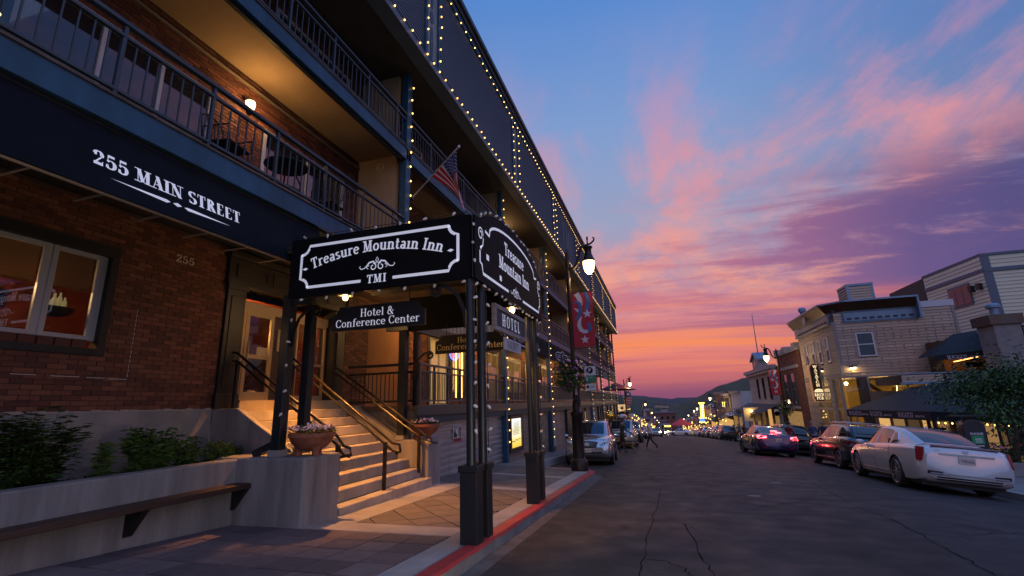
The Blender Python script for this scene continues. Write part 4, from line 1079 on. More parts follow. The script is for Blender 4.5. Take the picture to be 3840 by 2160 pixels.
# --- handrails
hr_m = M('handrail_paint', (.020, .018, .016), .32, .2)
def handrail(label, y, pts, posts, curl=None):
    t = thing('handrail', label, 'handrail', (pts[0][0], y, 0), 'rails on the entrance steps')
    MB().tube([(x, y, z) for x, z in pts], .025, 8).build('top_rail', hr_m, t, smooth=True)
    lo = [(x, z - .13) for x, z in pts[1:-2]]
    MB().tube([(x, y, z) for x, z in lo], .022, 6).build('lower_rail', hr_m, t)
    for x, z0, z1 in posts: MB().box(x - .028, x + .028, y - .028, y + .028, z0, z1).build('rail_post', hr_m, t)
    if curl: MB().tube([(curl[0] + a, y, curl[1] + b) for a, b in spiral(0, 0, .09, .02, 90, 520, 16)], .012, 6).build('scroll', hr_m, t)
def stair_z(x): return -.055 + RIS * max(0, min(8, int((SX0 - x) / TRD)))
handrail('black handrail beside the planter block and the entrance door', 6.75, [(-7.45, 2.47), (-7.3, 2.45), (-5.05, .98), (-4.92, .83), (-4.80, .80), (-4.78, .70), (-5.0, .66)], [(-7.25, 1.4, 2.3), (-5.03, .05, .85)], (-7.36, 2.28))
handrail('black handrail down the middle of the entrance steps', 8.12, [(-7.45, 2.50), (-7.3, 2.48), (-5.1, .93), (-4.86, .76), (-4.72, .74), (-4.70, .62), (-4.80, .58)], [(-7.25, 1.4, 2.3), (-5.02, -.06, .78)], (-7.36, 2.3))
handrail('black handrail beside the porch side of the entrance steps', 9.58, [(-7.75, 2.45), (-7.45, 2.45), (-5.2, .98), (-4.95, .80), (-4.82, .76), (-4.80, .66), (-4.66, .65)], [(-7.4, 1.4, 2.3), (-5.1, .05, .82)], (-7.55, 2.28))

# --- flower bowls
terra = M('terracotta', (.26, .095, .055), .75, var=.3, vscale=6, bump=.2, bscale=30)
leaf_g = [M('leaf_%d' % i, c, .6, var=.3, vscale=9) for i, c in enumerate(((.045, .105, .018), (.028, .07, .014), (.08, .14, .022)))]
petal = [M('petal_white', (.72, .68, .72), .6), M('petal_lilac', (.55, .42, .6), .6), M('petal_pink', (.65, .32, .4), .6), M('petal_purple', (.30, .05, .32), .6), M('petal_yellow', (.7, .5, .08), .6), M('petal_red', (.5, .06, .05), .6)]
def leaf(mb, p, d, ln, w, m=0, droop=.2):
    d = Vector(d).normalized(); s = d.cross(Vector((0, 0, 1)))
    s = s.normalized() if s.length > .05 else Vector((1, 0, 0)); p = Vector(p); n = s.cross(d)
    mid = p + d * ln * .5 + n * ln * .06; tip = p + d * ln - Vector((0, 0, ln * droop))
    mb.add([p, mid + s * w / 2, tip, mid - s * w / 2], ((0, 1, 2), (0, 2, 3)), m)
def bloom(mb, c, r, m, nrm=None):
    n = Vector(nrm or (rng.uniform(-.6, .6), rng.uniform(-1, .2), rng.uniform(.2, 1))).normalized(); u = n.orthogonal().normalized(); v = n.cross(u); c = Vector(c)
    k = 5; vs = [c + n * r * .2]
    for i in range(2 * k):
        a = math.pi * i / k; q = r if i % 2 == 0 else r * .62; vs.append(c + (u * math.cos(a) + v * math.sin(a)) * q)
    mb.add(vs, [(0, 1 + i, 1 + (i + 1) % (2 * k)) for i in range(2 * k)], m)
def flower_bowl(c, label, cols):
    t = thing('flower_bowl', label, 'flower pot', c, 'terracotta bowls of flowers on the stair blocks')
    c = Vector(c)
    MB().lathe([(.10, .06), (.20, .10), (.28, .18), (.315, .26), (.335, .265), (.335, .32), (.30, .32), (.28, .26)], c, 24).build('bowl', terra, t, smooth=False, auto=40)
    for k in range(3):
        a = R(90 + 120 * k); MB().lathe([(.05, 0), (.045, .06), (.07, .13)], c + Vector((.17 * math.cos(a), .17 * math.sin(a), 0)), 8).build('foot', terra, t)
    lf, fl = MB(), MB()
    for i in range(260):
        a = rng.uniform(0, 6.28); r = .31 * math.sqrt(rng.random()); p = c + Vector((r * math.cos(a), r * math.sin(a), .29 + rng.uniform(0, .1)))
        leaf(lf, p, (math.cos(a) * .6 + rng.uniform(-.4, .4), math.sin(a) * .6 + rng.uniform(-.4, .4), rng.uniform(.1, .9)), rng.uniform(.05, .09), .03, rng.randrange(3))
    for i in range(150):
        a = rng.uniform(0, 6.28); r = .34 * math.sqrt(rng.random()); bloom(fl, c + Vector((r * math.cos(a), r * math.sin(a), .36 + rng.uniform(0, .09) * (1.2 - r * 2))), rng.uniform(.016, .028), rng.randrange(cols))
    o = lf.build('foliage', leaf_g, t); o['kind'] = 'stuff'
    o = fl.build('blossoms', petal, t); o['kind'] = 'stuff'
flower_bowl((-5.05, 6.15, .757), 'terracotta bowl of white flowers on the block beside the planter', 2)
flower_bowl((-5.15, 9.95, .71), 'terracotta bowl of pink flowers on the block beside the porch', 3)

# --- planter greenery
def bush(name, label, c, r, h, n, ln, w, kind, stems=5):
    t = thing(name, label, 'plant', c, 'plants in the concrete planter'); c = Vector(c); lf, sm = MB(), MB()
    for s in range(stems):
        a = rng.uniform(0, 6.28); q = r * math.sqrt(rng.random()) * .9; top = c + Vector((q * math.cos(a) * .8, q * math.sin(a), h * rng.uniform(.55, 1.0))); b = c + Vector((q * .4 * math.cos(a) * .8, q * .4 * math.sin(a), 0))
        sm.tube([b, b.lerp(top, .5) + Vector((0, 0, .03)), top], [.006, .005, .002], 4, cap=False)
        for k in range(n // stems):
            f = rng.uniform(.12, 1.0); p = b.lerp(top, f)
            a2 = rng.uniform(0, 6.28)
            if kind == 'lily':
                leaf(lf, p, (math.cos(a2), math.sin(a2), rng.uniform(.1, .8)), ln * rng.uniform(.7, 1.2), w, rng.randrange(3), .25)
            else:
                p = p + Vector((rng.uniform(-.07, .07), rng.uniform(-.09, .09), rng.uniform(-.05, .05))) * (r / .4)
                d = Vector((math.cos(a2), math.sin(a2), rng.uniform(-.2, .5)))
                for j in (-1, 0, 1):
                    ang = a2 + j * .75; leaf(lf, p, (math.cos(ang), math.sin(ang), d.z), ln * (1.0 if j == 0 else .8) * rng.uniform(.7, 1.1), w, rng.randrange(3), .15)
    sm.build('stems', M('stem', (.06, .08, .02), .7), t); o = lf.build('foliage', leaf_g, t); o['kind'] = 'stuff'
bush('bleeding_heart_plant', 'tall broad-leaved plant sprawling against the concrete foundation', (-6.75, 3.65, .6), .50, .92, 1900, .095, .055, 'cut', 34)
bush('low_plant', 'low dark leafy plant at the planter rim below the tall plant', (-6.5, 3.3, .6), .40, .38, 500, .07, .05, 'cut', 18)
bush('lily_plant', 'dense bright green lily clump at the middle of the planter', (-6.7, 5.0, .6), .40, .62, 2000, .13, .02, 'lily', 40)
bush('lily_plant', 'thin upright lily stems between the tall plant and the dense clump', (-6.65, 4.42, .6), .16, .56, 240, .11, .015, 'lily', 7)
bush('lily_plant', 'sparse lily clump leaning beside the dense green one', (-6.6, 5.45, .6), .24, .5, 600, .11, .017, 'lily', 14)
bush('lily_plant', 'small yellow-green lily tuft near the stair end block', (-6.55, 5.9, .6), .22, .40, 600, .11, .017, 'lily', 16)
bush('lily_plant', 'smallest lily tuft tucked against the stair cheek wall', (-6.6, 6.25, .6), .14, .3, 200, .1, .015, 'lily', 7)
bush('columbine_plant', 'pale green columbine with round leaves at the planter rim', (-6.42, 4.55, .6), .16, .24, 130, .06, .05, 'cut', 9)
gc = MB()
for i in range(1800):
    y = rng.uniform(2.2, 6.3); leaf(gc, (rng.uniform(-7.3, -6.3), y, .6), (rng.uniform(-1, 1), rng.uniform(-1, 1), rng.uniform(.2, 1)), rng.uniform(.05, .12), rng.uniform(.02, .06), rng.randrange(3))
tag(gc.build('ground_cover', leaf_g), 'low leafy ground cover filling the concrete planter', 'ground cover', kind='stuff')

# --- canopy over the walk
CX0, CX1, CY0, CY1, CZ0, CZ1 = -5.05, -2.13, 5.43, 9.02, 2.985, 3.865
cnv = M('canopy_black', (.004, .0045, .006), .75, var=.3, vscale=2, bump=.1, bscale=20, spec=.15)
white_s = M('sign_white_glow')
can = thing('entrance_canopy', 'black sign canopy on posts over the entrance walk', 'canopy', (-3.5, 7.2, 0))
MB().box(CX0, CX1 - .07, CY0, CY0 + .06, CZ0, CZ1).build('side_sign', cnv, can, bevel=.006)
MB().box(CX0, CX1 - .07, CY1 - .06, CY1, CZ0, CZ1).build('side_sign', cnv, can)
P = [(0, 0), (CY1 - CY0, 0), (CY1 - CY0, CZ1 - CZ0 - .02)] + [((CY1 - CY0) / 2 + ((CY1 - CY0) / 2 - .25) * math.cos(R(a)), CZ1 - CZ0 - .06 + .40 * math.sin(R(a))) for a in range(12, 169, 12)] + [(0, CZ1 - CZ0 - .02)]
MB().prism(P, (CX1 - .06, CY0, CZ0), (0, 1, 0), (0, 0, 1), (1, 0, 0), .06).build('street_sign', cnv, can)
MB().box(CX0 - .5, CX1 - .07, CY0 + .06, CY1 - .06, CZ1 - .12, CZ1 - .04).build('canopy_roof', M('canopy_roof', (.03, .028, .026), .8), can)
MB().box(CX0 - .5, CX1 - .07, CY0 + .07, CY1 - .07, CZ1 - .16, CZ1 - .125).build('canopy_ceiling', M('canopy_ceiling', (.10, .075, .05), .8, var=.25, vscale=3), can)
for y in (6.3, 7.2, 8.1): MB().box(CX0 - .4, CX1 - .07, y, y + .05, CZ1 - .24, CZ1 - .16).build('joist', M('dark_joist', (.05, .04, .03), .7), can)
# faintly glowing border and lettering, long side
sw, sh = CX1 - .07 - CX0, CZ1 - CZ0; o = Vector((CX0, CY0 - .001, CZ0)); U, V_, Nn = Vector((1, 0, 0)), Vector((0, 0, 1)), Vector((0, -1, 0))
s1 = MB(); x0, x1, y0, y1, cr = .20, sw - .17, .13, sh - .13, .13
Pt = [(1.22, y0), (x0 + cr, y0)] + [(x0 + cr * math.cos(R(a)), y0 + cr * math.sin(R(a))) for a in (0, 22, 45, 68, 90)] + [(x0, y1 - cr)] + [(x0 + cr * math.cos(R(a)), y1 - cr * math.sin(R(90 - a + 0)) if False else y1 + cr * math.sin(R(a))) for a in (-90, -68, -45, -22, 0)] + [(x1 - cr, y1)] + [(x1 + cr * math.cos(R(a)), y1 + cr * math.sin(R(a))) for a in (180, 202, 225, 248, 270)] + [(x1, y0 + cr)] + [(x1 + cr * math.cos(R(a)), y0 + cr * math.sin(R(a))) for a in (90, 112, 135, 158, 180)] + [(1.72, y0)]
ribbon(s1, Pt, .042, o, U, V_, Nn)
Rr = 3.6
def bow(s): a = s / Rr; return (Rr * math.sin(a), Rr * math.cos(a) - Rr, -a)
letters(s1, 'Treasure Mountain Inn', o + U * (sw / 2 - .0) + V_ * .545, U, V_, Nn, .165, 'slab', .055, path=bow, sx=.85)
for s in (-1, 1): bx_, by_, _a = bow(s * 1.17); s1.prism([(-.05, 0), (0, -.022), (.05, 0), (0, .022)], o + U * (sw / 2 + bx_) + V_ * (.595 + by_) + Nn * .001, U, V_, Nn, .001)
letters(s1, 'TMI', o + U * 1.47 + V_ * .085, U, V_, Nn, .12, 'slab', .12)
def scroll(mb, c, k, w=.026):
    ux, uy = U, V_
    for s in (-1, 1):
        main = spiral(s * .10, -.05, .035, .085, 90 if s < 0 else 90, 90 - s * 360, 14)
        ribbon(mb, [(x * k, y * k) for x, y in main], w * k, c, ux, uy, Nn, lift=.002)
        arm = [(s * .02, .02), (s * .10, .075), (s * .20, .055), (s * .27, -.02), (s * .33, -.07), (s * .41, -.075), (s * .45, -.03), (s * .42, .0)]
        ribbon(mb, [(x * k, y * k) for x, y in arm], [.012 * k, w * k * 1.5, w * k * 1.5, w * k, w * k * .8, w * k * .8, w * k * .7, .01 * k], c, ux, uy, Nn, lift=.0026)
        ribbon(mb, [(s * .2 * k, .0), (s * .27 * k, -.06 * k), (s * .22 * k, -.09 * k)], w * k * .7, c, ux, uy, Nn, lift=.003)
    ribbon(mb, [(0, .04 * k), (-.035 * k, .10 * k), (0, .17 * k), (.035 * k, .10 * k), (0, .04 * k)], w * k * .7, c, ux, uy, Nn, lift=.0034)
scroll(s1, o + U * 1.47 + V_ * .345, .62)
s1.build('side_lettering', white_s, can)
# faintly glowing border and lettering, street side
o = Vector((CX1 + .001, CY0, CZ0)); U, V_, Nn = Vector((0, 1, 0)), Vector((0, 0, 1)), Vector((1, 0, 0)); Wd = CY1 - CY0; s2 = MB()
top = [(.38, sh - .12), (.55, sh - .14)] + [(Wd / 2 + (Wd / 2 - .55) * math.cos(R(a)), sh - .06 + .27 * math.sin(R(a)) - .04) for a in range(168, 11, -12)] + [(Wd - .55, sh - .14), (Wd - .38, sh - .12)]
ribbon(s2, top, .042, o, U, V_, Nn)
ribbon(s2, [(1.4, .12), (.28, .12), (.24, .24), (.17, .26), (.17, .42)], .042, o, U, V_, Nn); ribbon(s2, [(2.2, .12), (Wd - .28, .12), (Wd - .24, .24), (Wd - .17, .26), (Wd - .17, .42)], .042, o, U, V_, Nn)
for s, cx in ((1, .2), (-1, Wd - .2)):
    ribbon(s2, [(cx + s * p[0], sh - .22 + p[1]) for p in spiral(0, 0, .10, .03, 0, 500, 16)], .024, o, U, V_, Nn)
    ribbon(s2, [(cx + s * x, y) for x, y in ((.10, sh - .25), (.08, sh - .36), (-.02, sh - .42), (.03, .48), (0, .44))], .028, o, U, V_, Nn, lift=.003)
scroll(s2, o + U * 1.8 + V_ * .17, .62)
letters(s2, 'Treasure', o + U * 1.78 + V_ * .68, U, V_, Nn, .21, 'slab', .02, sx=.95); letters(s2, 'Mountain Inn', o + U * 1.80 + V_ * .40, U, V_, Nn, .21, 'slab', .02, sx=.95)
s2.prism([(.42, .36), (.52, .36), (.52, .44), (.42, .44)], o + Nn * .001, U, V_, Nn, .001); s2.prism([(.98, .2), (1.07, .2), (1.07, .28), (.98, .28)], o + Nn * .001, U, V_, Nn, .001)
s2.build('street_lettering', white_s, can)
# posts with boxed pedestals
post_m = M('canopy_post', (.008, .015, .022), .42, var=.2, vscale=4)
for (x, y, wd, ped, zb) in ((-2.235, 5.50, .115, .21, None), (-2.24, 5.90, .115, .18, None), (-2.30, 8.50, .11, .2, None), (-2.30, 8.95, .11, .17, None)):
    zb = walk_z(x, y) + .003
    MB().tube([(x, y, zb + .8), (x, y, CZ0)], wd / 2, 12).build('post', post_m, can, smooth=False, auto=40) if True else None
    hh = .84
    MB().box(x - ped / 2, x + ped / 2, y - ped / 2, y + ped / 2, zb, zb + hh - .07).box(x - ped / 2 - .018, x + ped / 2 + .018, y - ped / 2 - .018, y + ped / 2 + .018, zb + hh - .07, zb + hh).build('pedestal', M('pedestal_black', (.006, .009, .013), .5, var=.2, vscale=3), can, bevel=.006)
for (x, y, wd, zb) in ((-5.5, 5.98, .15, .757), (-5.52, 6.50, .14, .757), (-5.65, 9.80, .17, .71), (-5.50, 10.15, .13, .71)):
    MB().box(x - wd / 2, x + wd / 2, y - wd / 2, y + wd / 2, zb + .09, CZ0 + .2).build('post', post_m, can, bevel=.008)
    MB().box(x - wd / 2 - .02, x + wd / 2 + .02, y - wd / 2 - .02, y + wd / 2 + .02, zb, zb + .09).build('footing', concrete, can)
MB().bar((-5.5, 5.98, .95), (-5.9, 5.96, .79), .1).build('brace', post_m, can)
MB().box(-5.58, CX0, 5.93, 6.03, CZ0 + .02, CZ0 + .2).build('beam', post_m, can); MB().box(-5.58, CX0, 8.9, 9.0, CZ0 + .02, CZ0 + .2).build('beam', post_m, can)
iron = M('wrought_iron', (.022, .020, .020), .42, .4)
def scroll_bracket(x, y, s, z):
    """strap bracket curling from a post up to the canopy"""
    p = [(x + s * a, y, z + b) for a, b in [(0, -.62), (.03, -.40), (.12, -.18), (.28, -.05), (.42, -.02)] + [(.42 + p[0], -.10 + p[1]) for p in spiral(0, 0, .085, .03, 90, -330, 12)]]
    mb = MB()
    for a, b in zip(p, p[1:]): mb.bar(a, b, .05, .014, (0, 1, 0))
    mb.build('scroll_bracket', iron, can)
scroll_bracket(-2.30, 5.53, -1, CZ0 + .0); scroll_bracket(-5.42, 5.98, 1, CZ0); scroll_bracket(-2.36, 8.95, -1, CZ0); scroll_bracket(-5.40, 9.80, 1, CZ0 - .35)
# --- hanging boards
def hang_sign(name, label, x0, x1, y, z0, z1, lines, board, ink, hz):
    t = thing(name, label, 'sign', ((x0 + x1) / 2, y, z0), None); w_ = x1 - x0; h = z1 - z0; c = .12
    P = [(0, 0), (w_, 0), (w_, h - c)] + [(w_ + c * math.cos(R(a)), h + c * math.sin(R(a))) for a in (250, 225, 200)] + [(w_ - c, h), (c, h)] + [(c * math.cos(R(a)), h + c * math.sin(R(a))) for a in (-20, -45, -70)] + [(0, h - c)]
    MB().prism(P, (x0, y, z0), (1, 0, 0), (0, 0, 1), (0, 1, 0), .045).build('board', board, t)
    inset = [(.5 * w_ + (a - .5 * w_) * .97, .5 * h + (b - .5 * h) * .90) for a, b in P]
    MB().prism(inset, (x0, y - .004, z0), (1, 0, 0), (0, 0, 1), (0, 1, 0), .008).build('board_face', M(name + '_face', (.005, .0055, .007) if ink == 'w' else (.06, .045, .02), .5, var=.2), t)
    mb = MB()
    for (tx, dz, hh) in lines: letters(mb, tx, ((x0 + x1) / 2, y - .004, z0 + dz), (1, 0, 0), (0, 0, 1), (0, -1, 0), hh, 'slab' if False else 'roman', .03, sx=1.02)
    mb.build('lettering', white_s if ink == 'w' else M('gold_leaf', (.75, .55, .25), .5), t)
    for x in (x0 + .25, x1 - .25): MB().tube([(x, y + .02, z1), (x, y + .02, hz)], .008, 5).build('hanger', iron, t)
hang_sign('hanging_sign', 'black hanging board lettered Hotel & Conference Center beneath the canopy side', -4.49, -2.99, 5.72, 2.49, 2.84, (('Hotel &', .185, .115), ('Conference Center', .05, .115)), M('board_black', (.014, .012, .012), .5, var=.2), 'w', CZ0 + .22)
hang_sign('hanging_sign', 'brown hanging board with gold lettering at the far canopy end', -4.40, -2.86, 8.90, 2.45, 2.83, (('Hotel &', .205, .115), ('Conference Center', .065, .125)), M('board_brown', (.05, .028, .014), .5, var=.2), 'g', CZ0 + .1)
hs = thing('hotel_sign', 'weathered framed board lettered HOTEL hung under the canopy edge', 'sign', (-2.2, 7.2, 2.4))
HY0, HY1, HZ0, HZ1 = 6.35, 8.0, 2.455, 2.84
hx = -2.20
f = MB()
for q in ((HY0, HY1, HZ0, HZ0 + .06), (HY0, HY1, HZ1 - .06, HZ1), (HY0, HY0 + .06, HZ0 + .06, HZ1 - .06), (HY1 - .06, HY1, HZ0 + .06, HZ1 - .06)): f.box(hx - .045, hx + .012, *q)
f.build('sign_frame', M('weathered_frame', (.34, .31, .31), .8, col2=(.16, .12, .11), vscale=9, stretch=(1, .3, 3)), hs)
MB().box(hx - .04, hx - .005, HY0 + .05, HY1 - .05, HZ0 + .05, HZ1 - .05).build('board', M('slate_board', (.035, .045, .06), .7, var=.35, vscale=7), hs)
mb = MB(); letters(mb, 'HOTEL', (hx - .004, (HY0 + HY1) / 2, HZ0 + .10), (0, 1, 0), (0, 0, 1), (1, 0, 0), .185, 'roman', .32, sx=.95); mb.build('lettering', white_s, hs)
for y in (HY0 + .3, HY1 - .3): MB().tube([(hx - .02, y, HZ1), (hx - .02, y, CZ0 + .1)], .008, 5).build('hanger', iron, hs)
vs_ = thing('vacancy_sign', 'pale narrow board lettered VACANCY below the hotel board', 'sign', (-2.2, 7.3, 2.2))
p0, p1 = onX(1300 + 1690 / 2.862, 1150 + 335 / 2.862, -2.22), onX(1300 + 1870 / 2.862, 1150 + 480 / 2.862, -2.22)
MB().box(hx - .035, hx - .015, p0.y, p1.y, 2.215, 2.40).build('board', M('pale_board', (.42, .42, .46), .7, var=.15), vs_)
mb = MB(); letters(mb, 'VACANCY', (hx - .015, (p0.y + p1.y) / 2, 2.245), (0, 1, 0), (0, 0, 1), (1, 0, 0), .125, 'roman', .0, sx=.80); mb.build('lettering', M('ink_blue', (.02, .03, .06), .7), vs_)
for y in (p0.y + .15, p1.y - .15): MB().tube([(hx - .025, y, 2.40), (hx - .025, y, HZ0)], .006, 5).build('hanger', iron, vs_)
# --- canopy lamps
ORD = 'first second third fourth fifth sixth seventh eighth ninth'.split()
bulb_hot = M('hot_bulb', (1, .8, .5), .5, emit=(1, .62, .22), estr=14.)
def reflector_lamp(c, label, energy):
    t = thing('reflector_lamp', label, 'lamp', c, 'bulbs with dish reflectors beneath the canopy'); c = Vector(c)
    MB().lathe([(.035, .09), (.06, .08), (.15, .03), (.155, .025), (.05, .06)], c, 18).build('dish', M('enamel_dish', (.65, .55, .4), .35, .3), t, smooth=True)
    MB().ball(c + Vector((0, 0, .0)), .055, n=10, k=6, sz=1.2).build('bulb', bulb_hot, t, smooth=True)
    MB().tube([c + Vector((0, 0, .09)), c + Vector((0, 0, .16))], .012, 6).build('stem', iron, t)
    spot_light('lamp_light', c - Vector((0, 0, .15)), energy, (1, .37, .075), .05, t, 98, .7); point_light('lamp_spill', c - Vector((0, 0, .16)), energy * .022, WARM, .05, t)
reflector_lamp(tuple(onY(1000 + 690 / 2.337, 600 + 1205 / 2.337, 7.75)), 'glowing bare bulb under a small dish inside the canopy over the steps', 1000)
reflector_lamp(tuple(onX(1000 + 2150 / 2.337, 600 + 1315 / 2.337, -2.48)), 'glowing bare bulb under a dish above the hotel board', 260)
# porch ceiling lights
for i, y in enumerate((13.2, 19.5, 26.5, 33.5, 40.5, 47.5, 54)):
    t = thing('porch_light', '%s round porch ceiling light counted from the entrance steps' % ORD[i], 'lamp', (-6.3, y, 4.25), 'ceiling lights along the porch')
    MB().lathe([(.12, .0), (.13, .04), (.13, .06)], (-6.3, y, 4.24), 14).build('rim', iron, t)
    MB().lathe([(.02, -.03), (.08, -.02), (.11, .0)], (-6.3, y, 4.24), 14).build('diffuser', M('porch_glow', (1, .8, .5), .5, emit=(1, .6, .22), estr=10.), t)
    point_light('porch_glow', (-6.3, y, 4.12), 100 if i < 3 else 110, WARM, .12, t)
# balcony wall lanterns
def wall_lantern(c, label, energy):
    t = thing('wall_lantern', label, 'lantern', c, 'wall lanterns on the balconies'); x, y, z = c
    MB().lathe([(.02, .17), (.10, .10), (.105, .09)], (x + .12, y, z), 6).build('cap', iron, t)
    MB().lathe([(.06, -.12), (.085, .08), (.08, .09)], (x + .12, y, z), 6).build('glass', M('lantern_glow', (1, .85, .6), .4, emit=(1, .62, .24), estr=6.), t)
    MB().lathe([(.02, -.17), (.065, -.13), (.065, -.12)], (x + .12, y, z), 6).build('base', iron, t)
    MB().bar((x, y, z + .02), (x + .06, y, z + .02), .05).build('arm', iron, t)
    point_light('lantern_light', (x + .32, y, z + .02), energy, WARM, .1, t)
wall_lantern((XU, 5.70, 6.66), 'lit hexagonal lantern on the brick between the balcony doors', 21)
for k, (y, zz) in enumerate(((19.8, 9.1), (19.8, 6.66), (27.0, 9.1), (34.2, 9.1), (34.2, 6.66), (41.4, 9.1), (48.6, 9.1), (55.6, 6.7))):
    wall_lantern((XU, y, zz), '%s-balcony lantern in the %s bay past the flag' % ('upper' if zz > 8 else 'lower', ORD[int((y - 9) / 7.2)]), 34)
# --- string lights
bulb_m = M('string_bulb', (1, .8, .4), .5, emit=(1, .56, .13), estr=5.)
bulb_off = M('clear_bulb', (.75, .72, .68), .25, spec=.6, trans=.0)
wire_m = M('string_wire', (.012, .02, .018), .6)
bulb_me = MB().lathe([(.006, .028), (.020, .014), (.024, 0), (.017, -.018), (.004, -.032)], (0, 0, 0), 6).mesh('bulb', bulb_m, True)
bulb_far = MB().lathe([(.004, .03), (.03, .0), (.004, -.035)], (0, 0, 0), 5).mesh('bulb', bulb_m, True)
c9 = MB().lathe([(.010, .026), (.016, .022), (.019, .008), (.020, -.002), (.012, -.026), (.002, -.040)], (0, 0, 0), 8).mesh('bulb', bulb_off, True)
def strand(label, pts, sp, lit=True, group='string lights on the inn', jit=.02, cat='string lights', tilt=0.):
    t = thing('string_lights', label, cat, tuple(pts[0]), group)
    pts = [Vector(p) for p in pts]; w_ = MB(); w_.tube(pts, .006, 4, cap=False); w_.build('wire', wire_m, t)
    d = 0.; nx = sp / 2
    for a, b in zip(pts, pts[1:]):
        L = (b - a).length
        while nx < d + L:
            p = a.lerp(b, (nx - d) / L) + Vector((rng.uniform(0, .03), rng.uniform(-jit, jit), rng.uniform(-jit, jit) - .02))
            far = p.y > 24
            m = Matrix.Translation(p)
            if not lit: m = m @ Matrix.Rotation(rng.uniform(-1.2, 1.2), 4, 'X') @ Matrix.Rotation(rng.uniform(-1.2, 1.2) + tilt, 4, 'Y')
            else: m = m @ Matrix.Scale(.85 if p.y < 24 else .62, 4)
            place((bulb_far if far else bulb_me) if lit else c9, 'bulb', t, m)
            nx += sp
        d += L
strand('warm bulbs along the lower edge of the grey parapet', [(XP + .07, 4.5, 9.62), (XP + .07, YE, 9.62)], .36)
strand('warm bulbs along the top of the grey parapet below its black cap', [(XP + .06, 7.0, 12.37), (XP + .06, YE, 12.37)], .36)
strand('warm bulbs down the far end corner of the parapet', [(XP + .06, YE - .05, 12.3), (XP + .06, YE - .05, 9.7)], .3)
for i, y in enumerate(FRY[:-1]):
    for s in (-1, 1):
        strand('warm bulbs on the %s edge of the %s framed parapet panel past the flag' % (('uphill', 'downhill')[s > 0], ORD[i]), [(XP + .07, y + s * .36, 12.2), (XP + .07, y + s * .36, 9.8)], .34, group='bulb strands beside the parapet panels')
for i, y in enumerate(PY):
    if i == 0: strand('warm bulbs on the balcony post above the start of the awning', [(XB + .03, y, 9.4), (XB + .03, y, 4.8)], .36); continue
    strand('warm bulbs climbing the %s balcony post of the inn counted from the flag' % ORD[i - 1], [(XB + .08, y + .05, 9.35), (XB + .08, y + .05, 4.6 if i == 1 else (wz(y) + .6))], .36, group='bulb strands on the balcony posts')
# unlit clear bulbs draped on the canopy
strand('unlit clear bulbs along the bottom edge of the canopy side', [(CX0, CY0 + .03, CZ0 - .02), (CX1 - .05, CY0 + .03, CZ0 - .02)], .42, False, 'clear bulbs on the canopy')
strand('unlit clear bulbs along the bottom edge of the arched canopy face', [(CX1 - .04, CY0, CZ0 - .02), (CX1 - .04, CY1, CZ0 - .02)], .24, False, 'clear bulbs on the canopy')
strand('unlit clear bulbs along the top edge of the canopy side', [(CX0, CY0 + .0, CZ1 + .03), (CX1 - .1, CY0 + .0, CZ1 + .03)], .40, False, 'clear bulbs on the canopy')
strand('unlit clear bulbs along the arched top of the canopy face', [(CX1 - .02, CY0 + Wd / 2 + (Wd / 2 - .15) * math.cos(R(a)), CZ1 - .03 + .40 * math.sin(R(a))) for a in range(172, 7, -15)], .22, False, 'clear bulbs on the canopy')
strand('unlit clear bulbs down the street corner of the canopy', [(CX1 - .03, CY0 - .02, CZ1), (CX1 - .03, CY0 - .02, CZ0)], .26, False, 'clear bulbs on the canopy')
strand('unlit clear bulbs wrapped on the corner canopy post', [(-2.17, 5.47, CZ0 - .1), (-2.17, 5.47, .9)], .27, False, 'clear bulbs on the canopy')
strand('unlit clear bulbs wrapped on the slim second canopy post', [(-2.17, 5.92, CZ0 - .1), (-2.17, 5.92, .8)], .27, False, 'clear bulbs on the canopy')
strand('unlit clear bulbs wrapped on the far canopy post', [(-2.23, 8.97, CZ0 - .1), (-2.23, 8.97, .6)], .3, False, 'clear bulbs on the canopy')
strand('unlit clear bulbs hanging on the stair block post of the canopy', [(-5.42, 5.9, CZ0), (-5.42, 5.9, 1.2)], .36, False, 'clear bulbs on the canopy')
# --- balcony furniture
def iron_chair(c, label, rz):
    t = thing('balcony_chair', label, 'chair', (0, 0, 0), 'iron chairs on the first balcony')
    MB().box(-.22, .22, -.22, .22, .42, .45).build('seat', iron, t, bevel=.01)
    for a in (-1, 1):
        for b in (-1, 1): MB().tube([(a * .2, b * .2, .42), (a * .22, b * .22, 0)], .012, 6).build('leg', iron, t)
        MB().tube([(a * .23, .2, .45), (a * .25, .2, .66), (a * .25, -.2, .66), (a * .23, -.22, .45)], .012, 6).build('armrest', iron, t)
    MB().tube([(-.22, .22, .45), (-.22, .28, .85)] + [(.22 * math.cos(R(q)), .29, .85 + .12 * math.sin(R(q))) for q in (150, 120, 90, 60, 30)] + [(.22, .28, .85), (.22, .22, .45)], .013, 6).build('back_frame', iron, t)
    for k in (-.12, -.04, .04, .12): MB().tube([(k * .6, .23, .47), (k, .28, .93)], .008, 5).build('back_bar', iron, t)
    t.location = c; t.rotation_euler = (0, 0, rz)
iron_chair((-5.75, 4.75, 4.74), 'curly iron armchair beside the lit balcony lantern', R(100))
iron_chair((-5.75, 7.0, 4.74), 'curly iron armchair beyond the round balcony table', R(-80))
t = thing('balcony_table', 'round iron table between the two balcony chairs', 'table', (-5.75, 5.9, 4.74))
MB().lathe([(.34, .70), (.35, .71), (.35, .725), (.34, .73), (.1, .73)], (-5.75, 5.9, 4.74), 24).build('tabletop', iron, t)
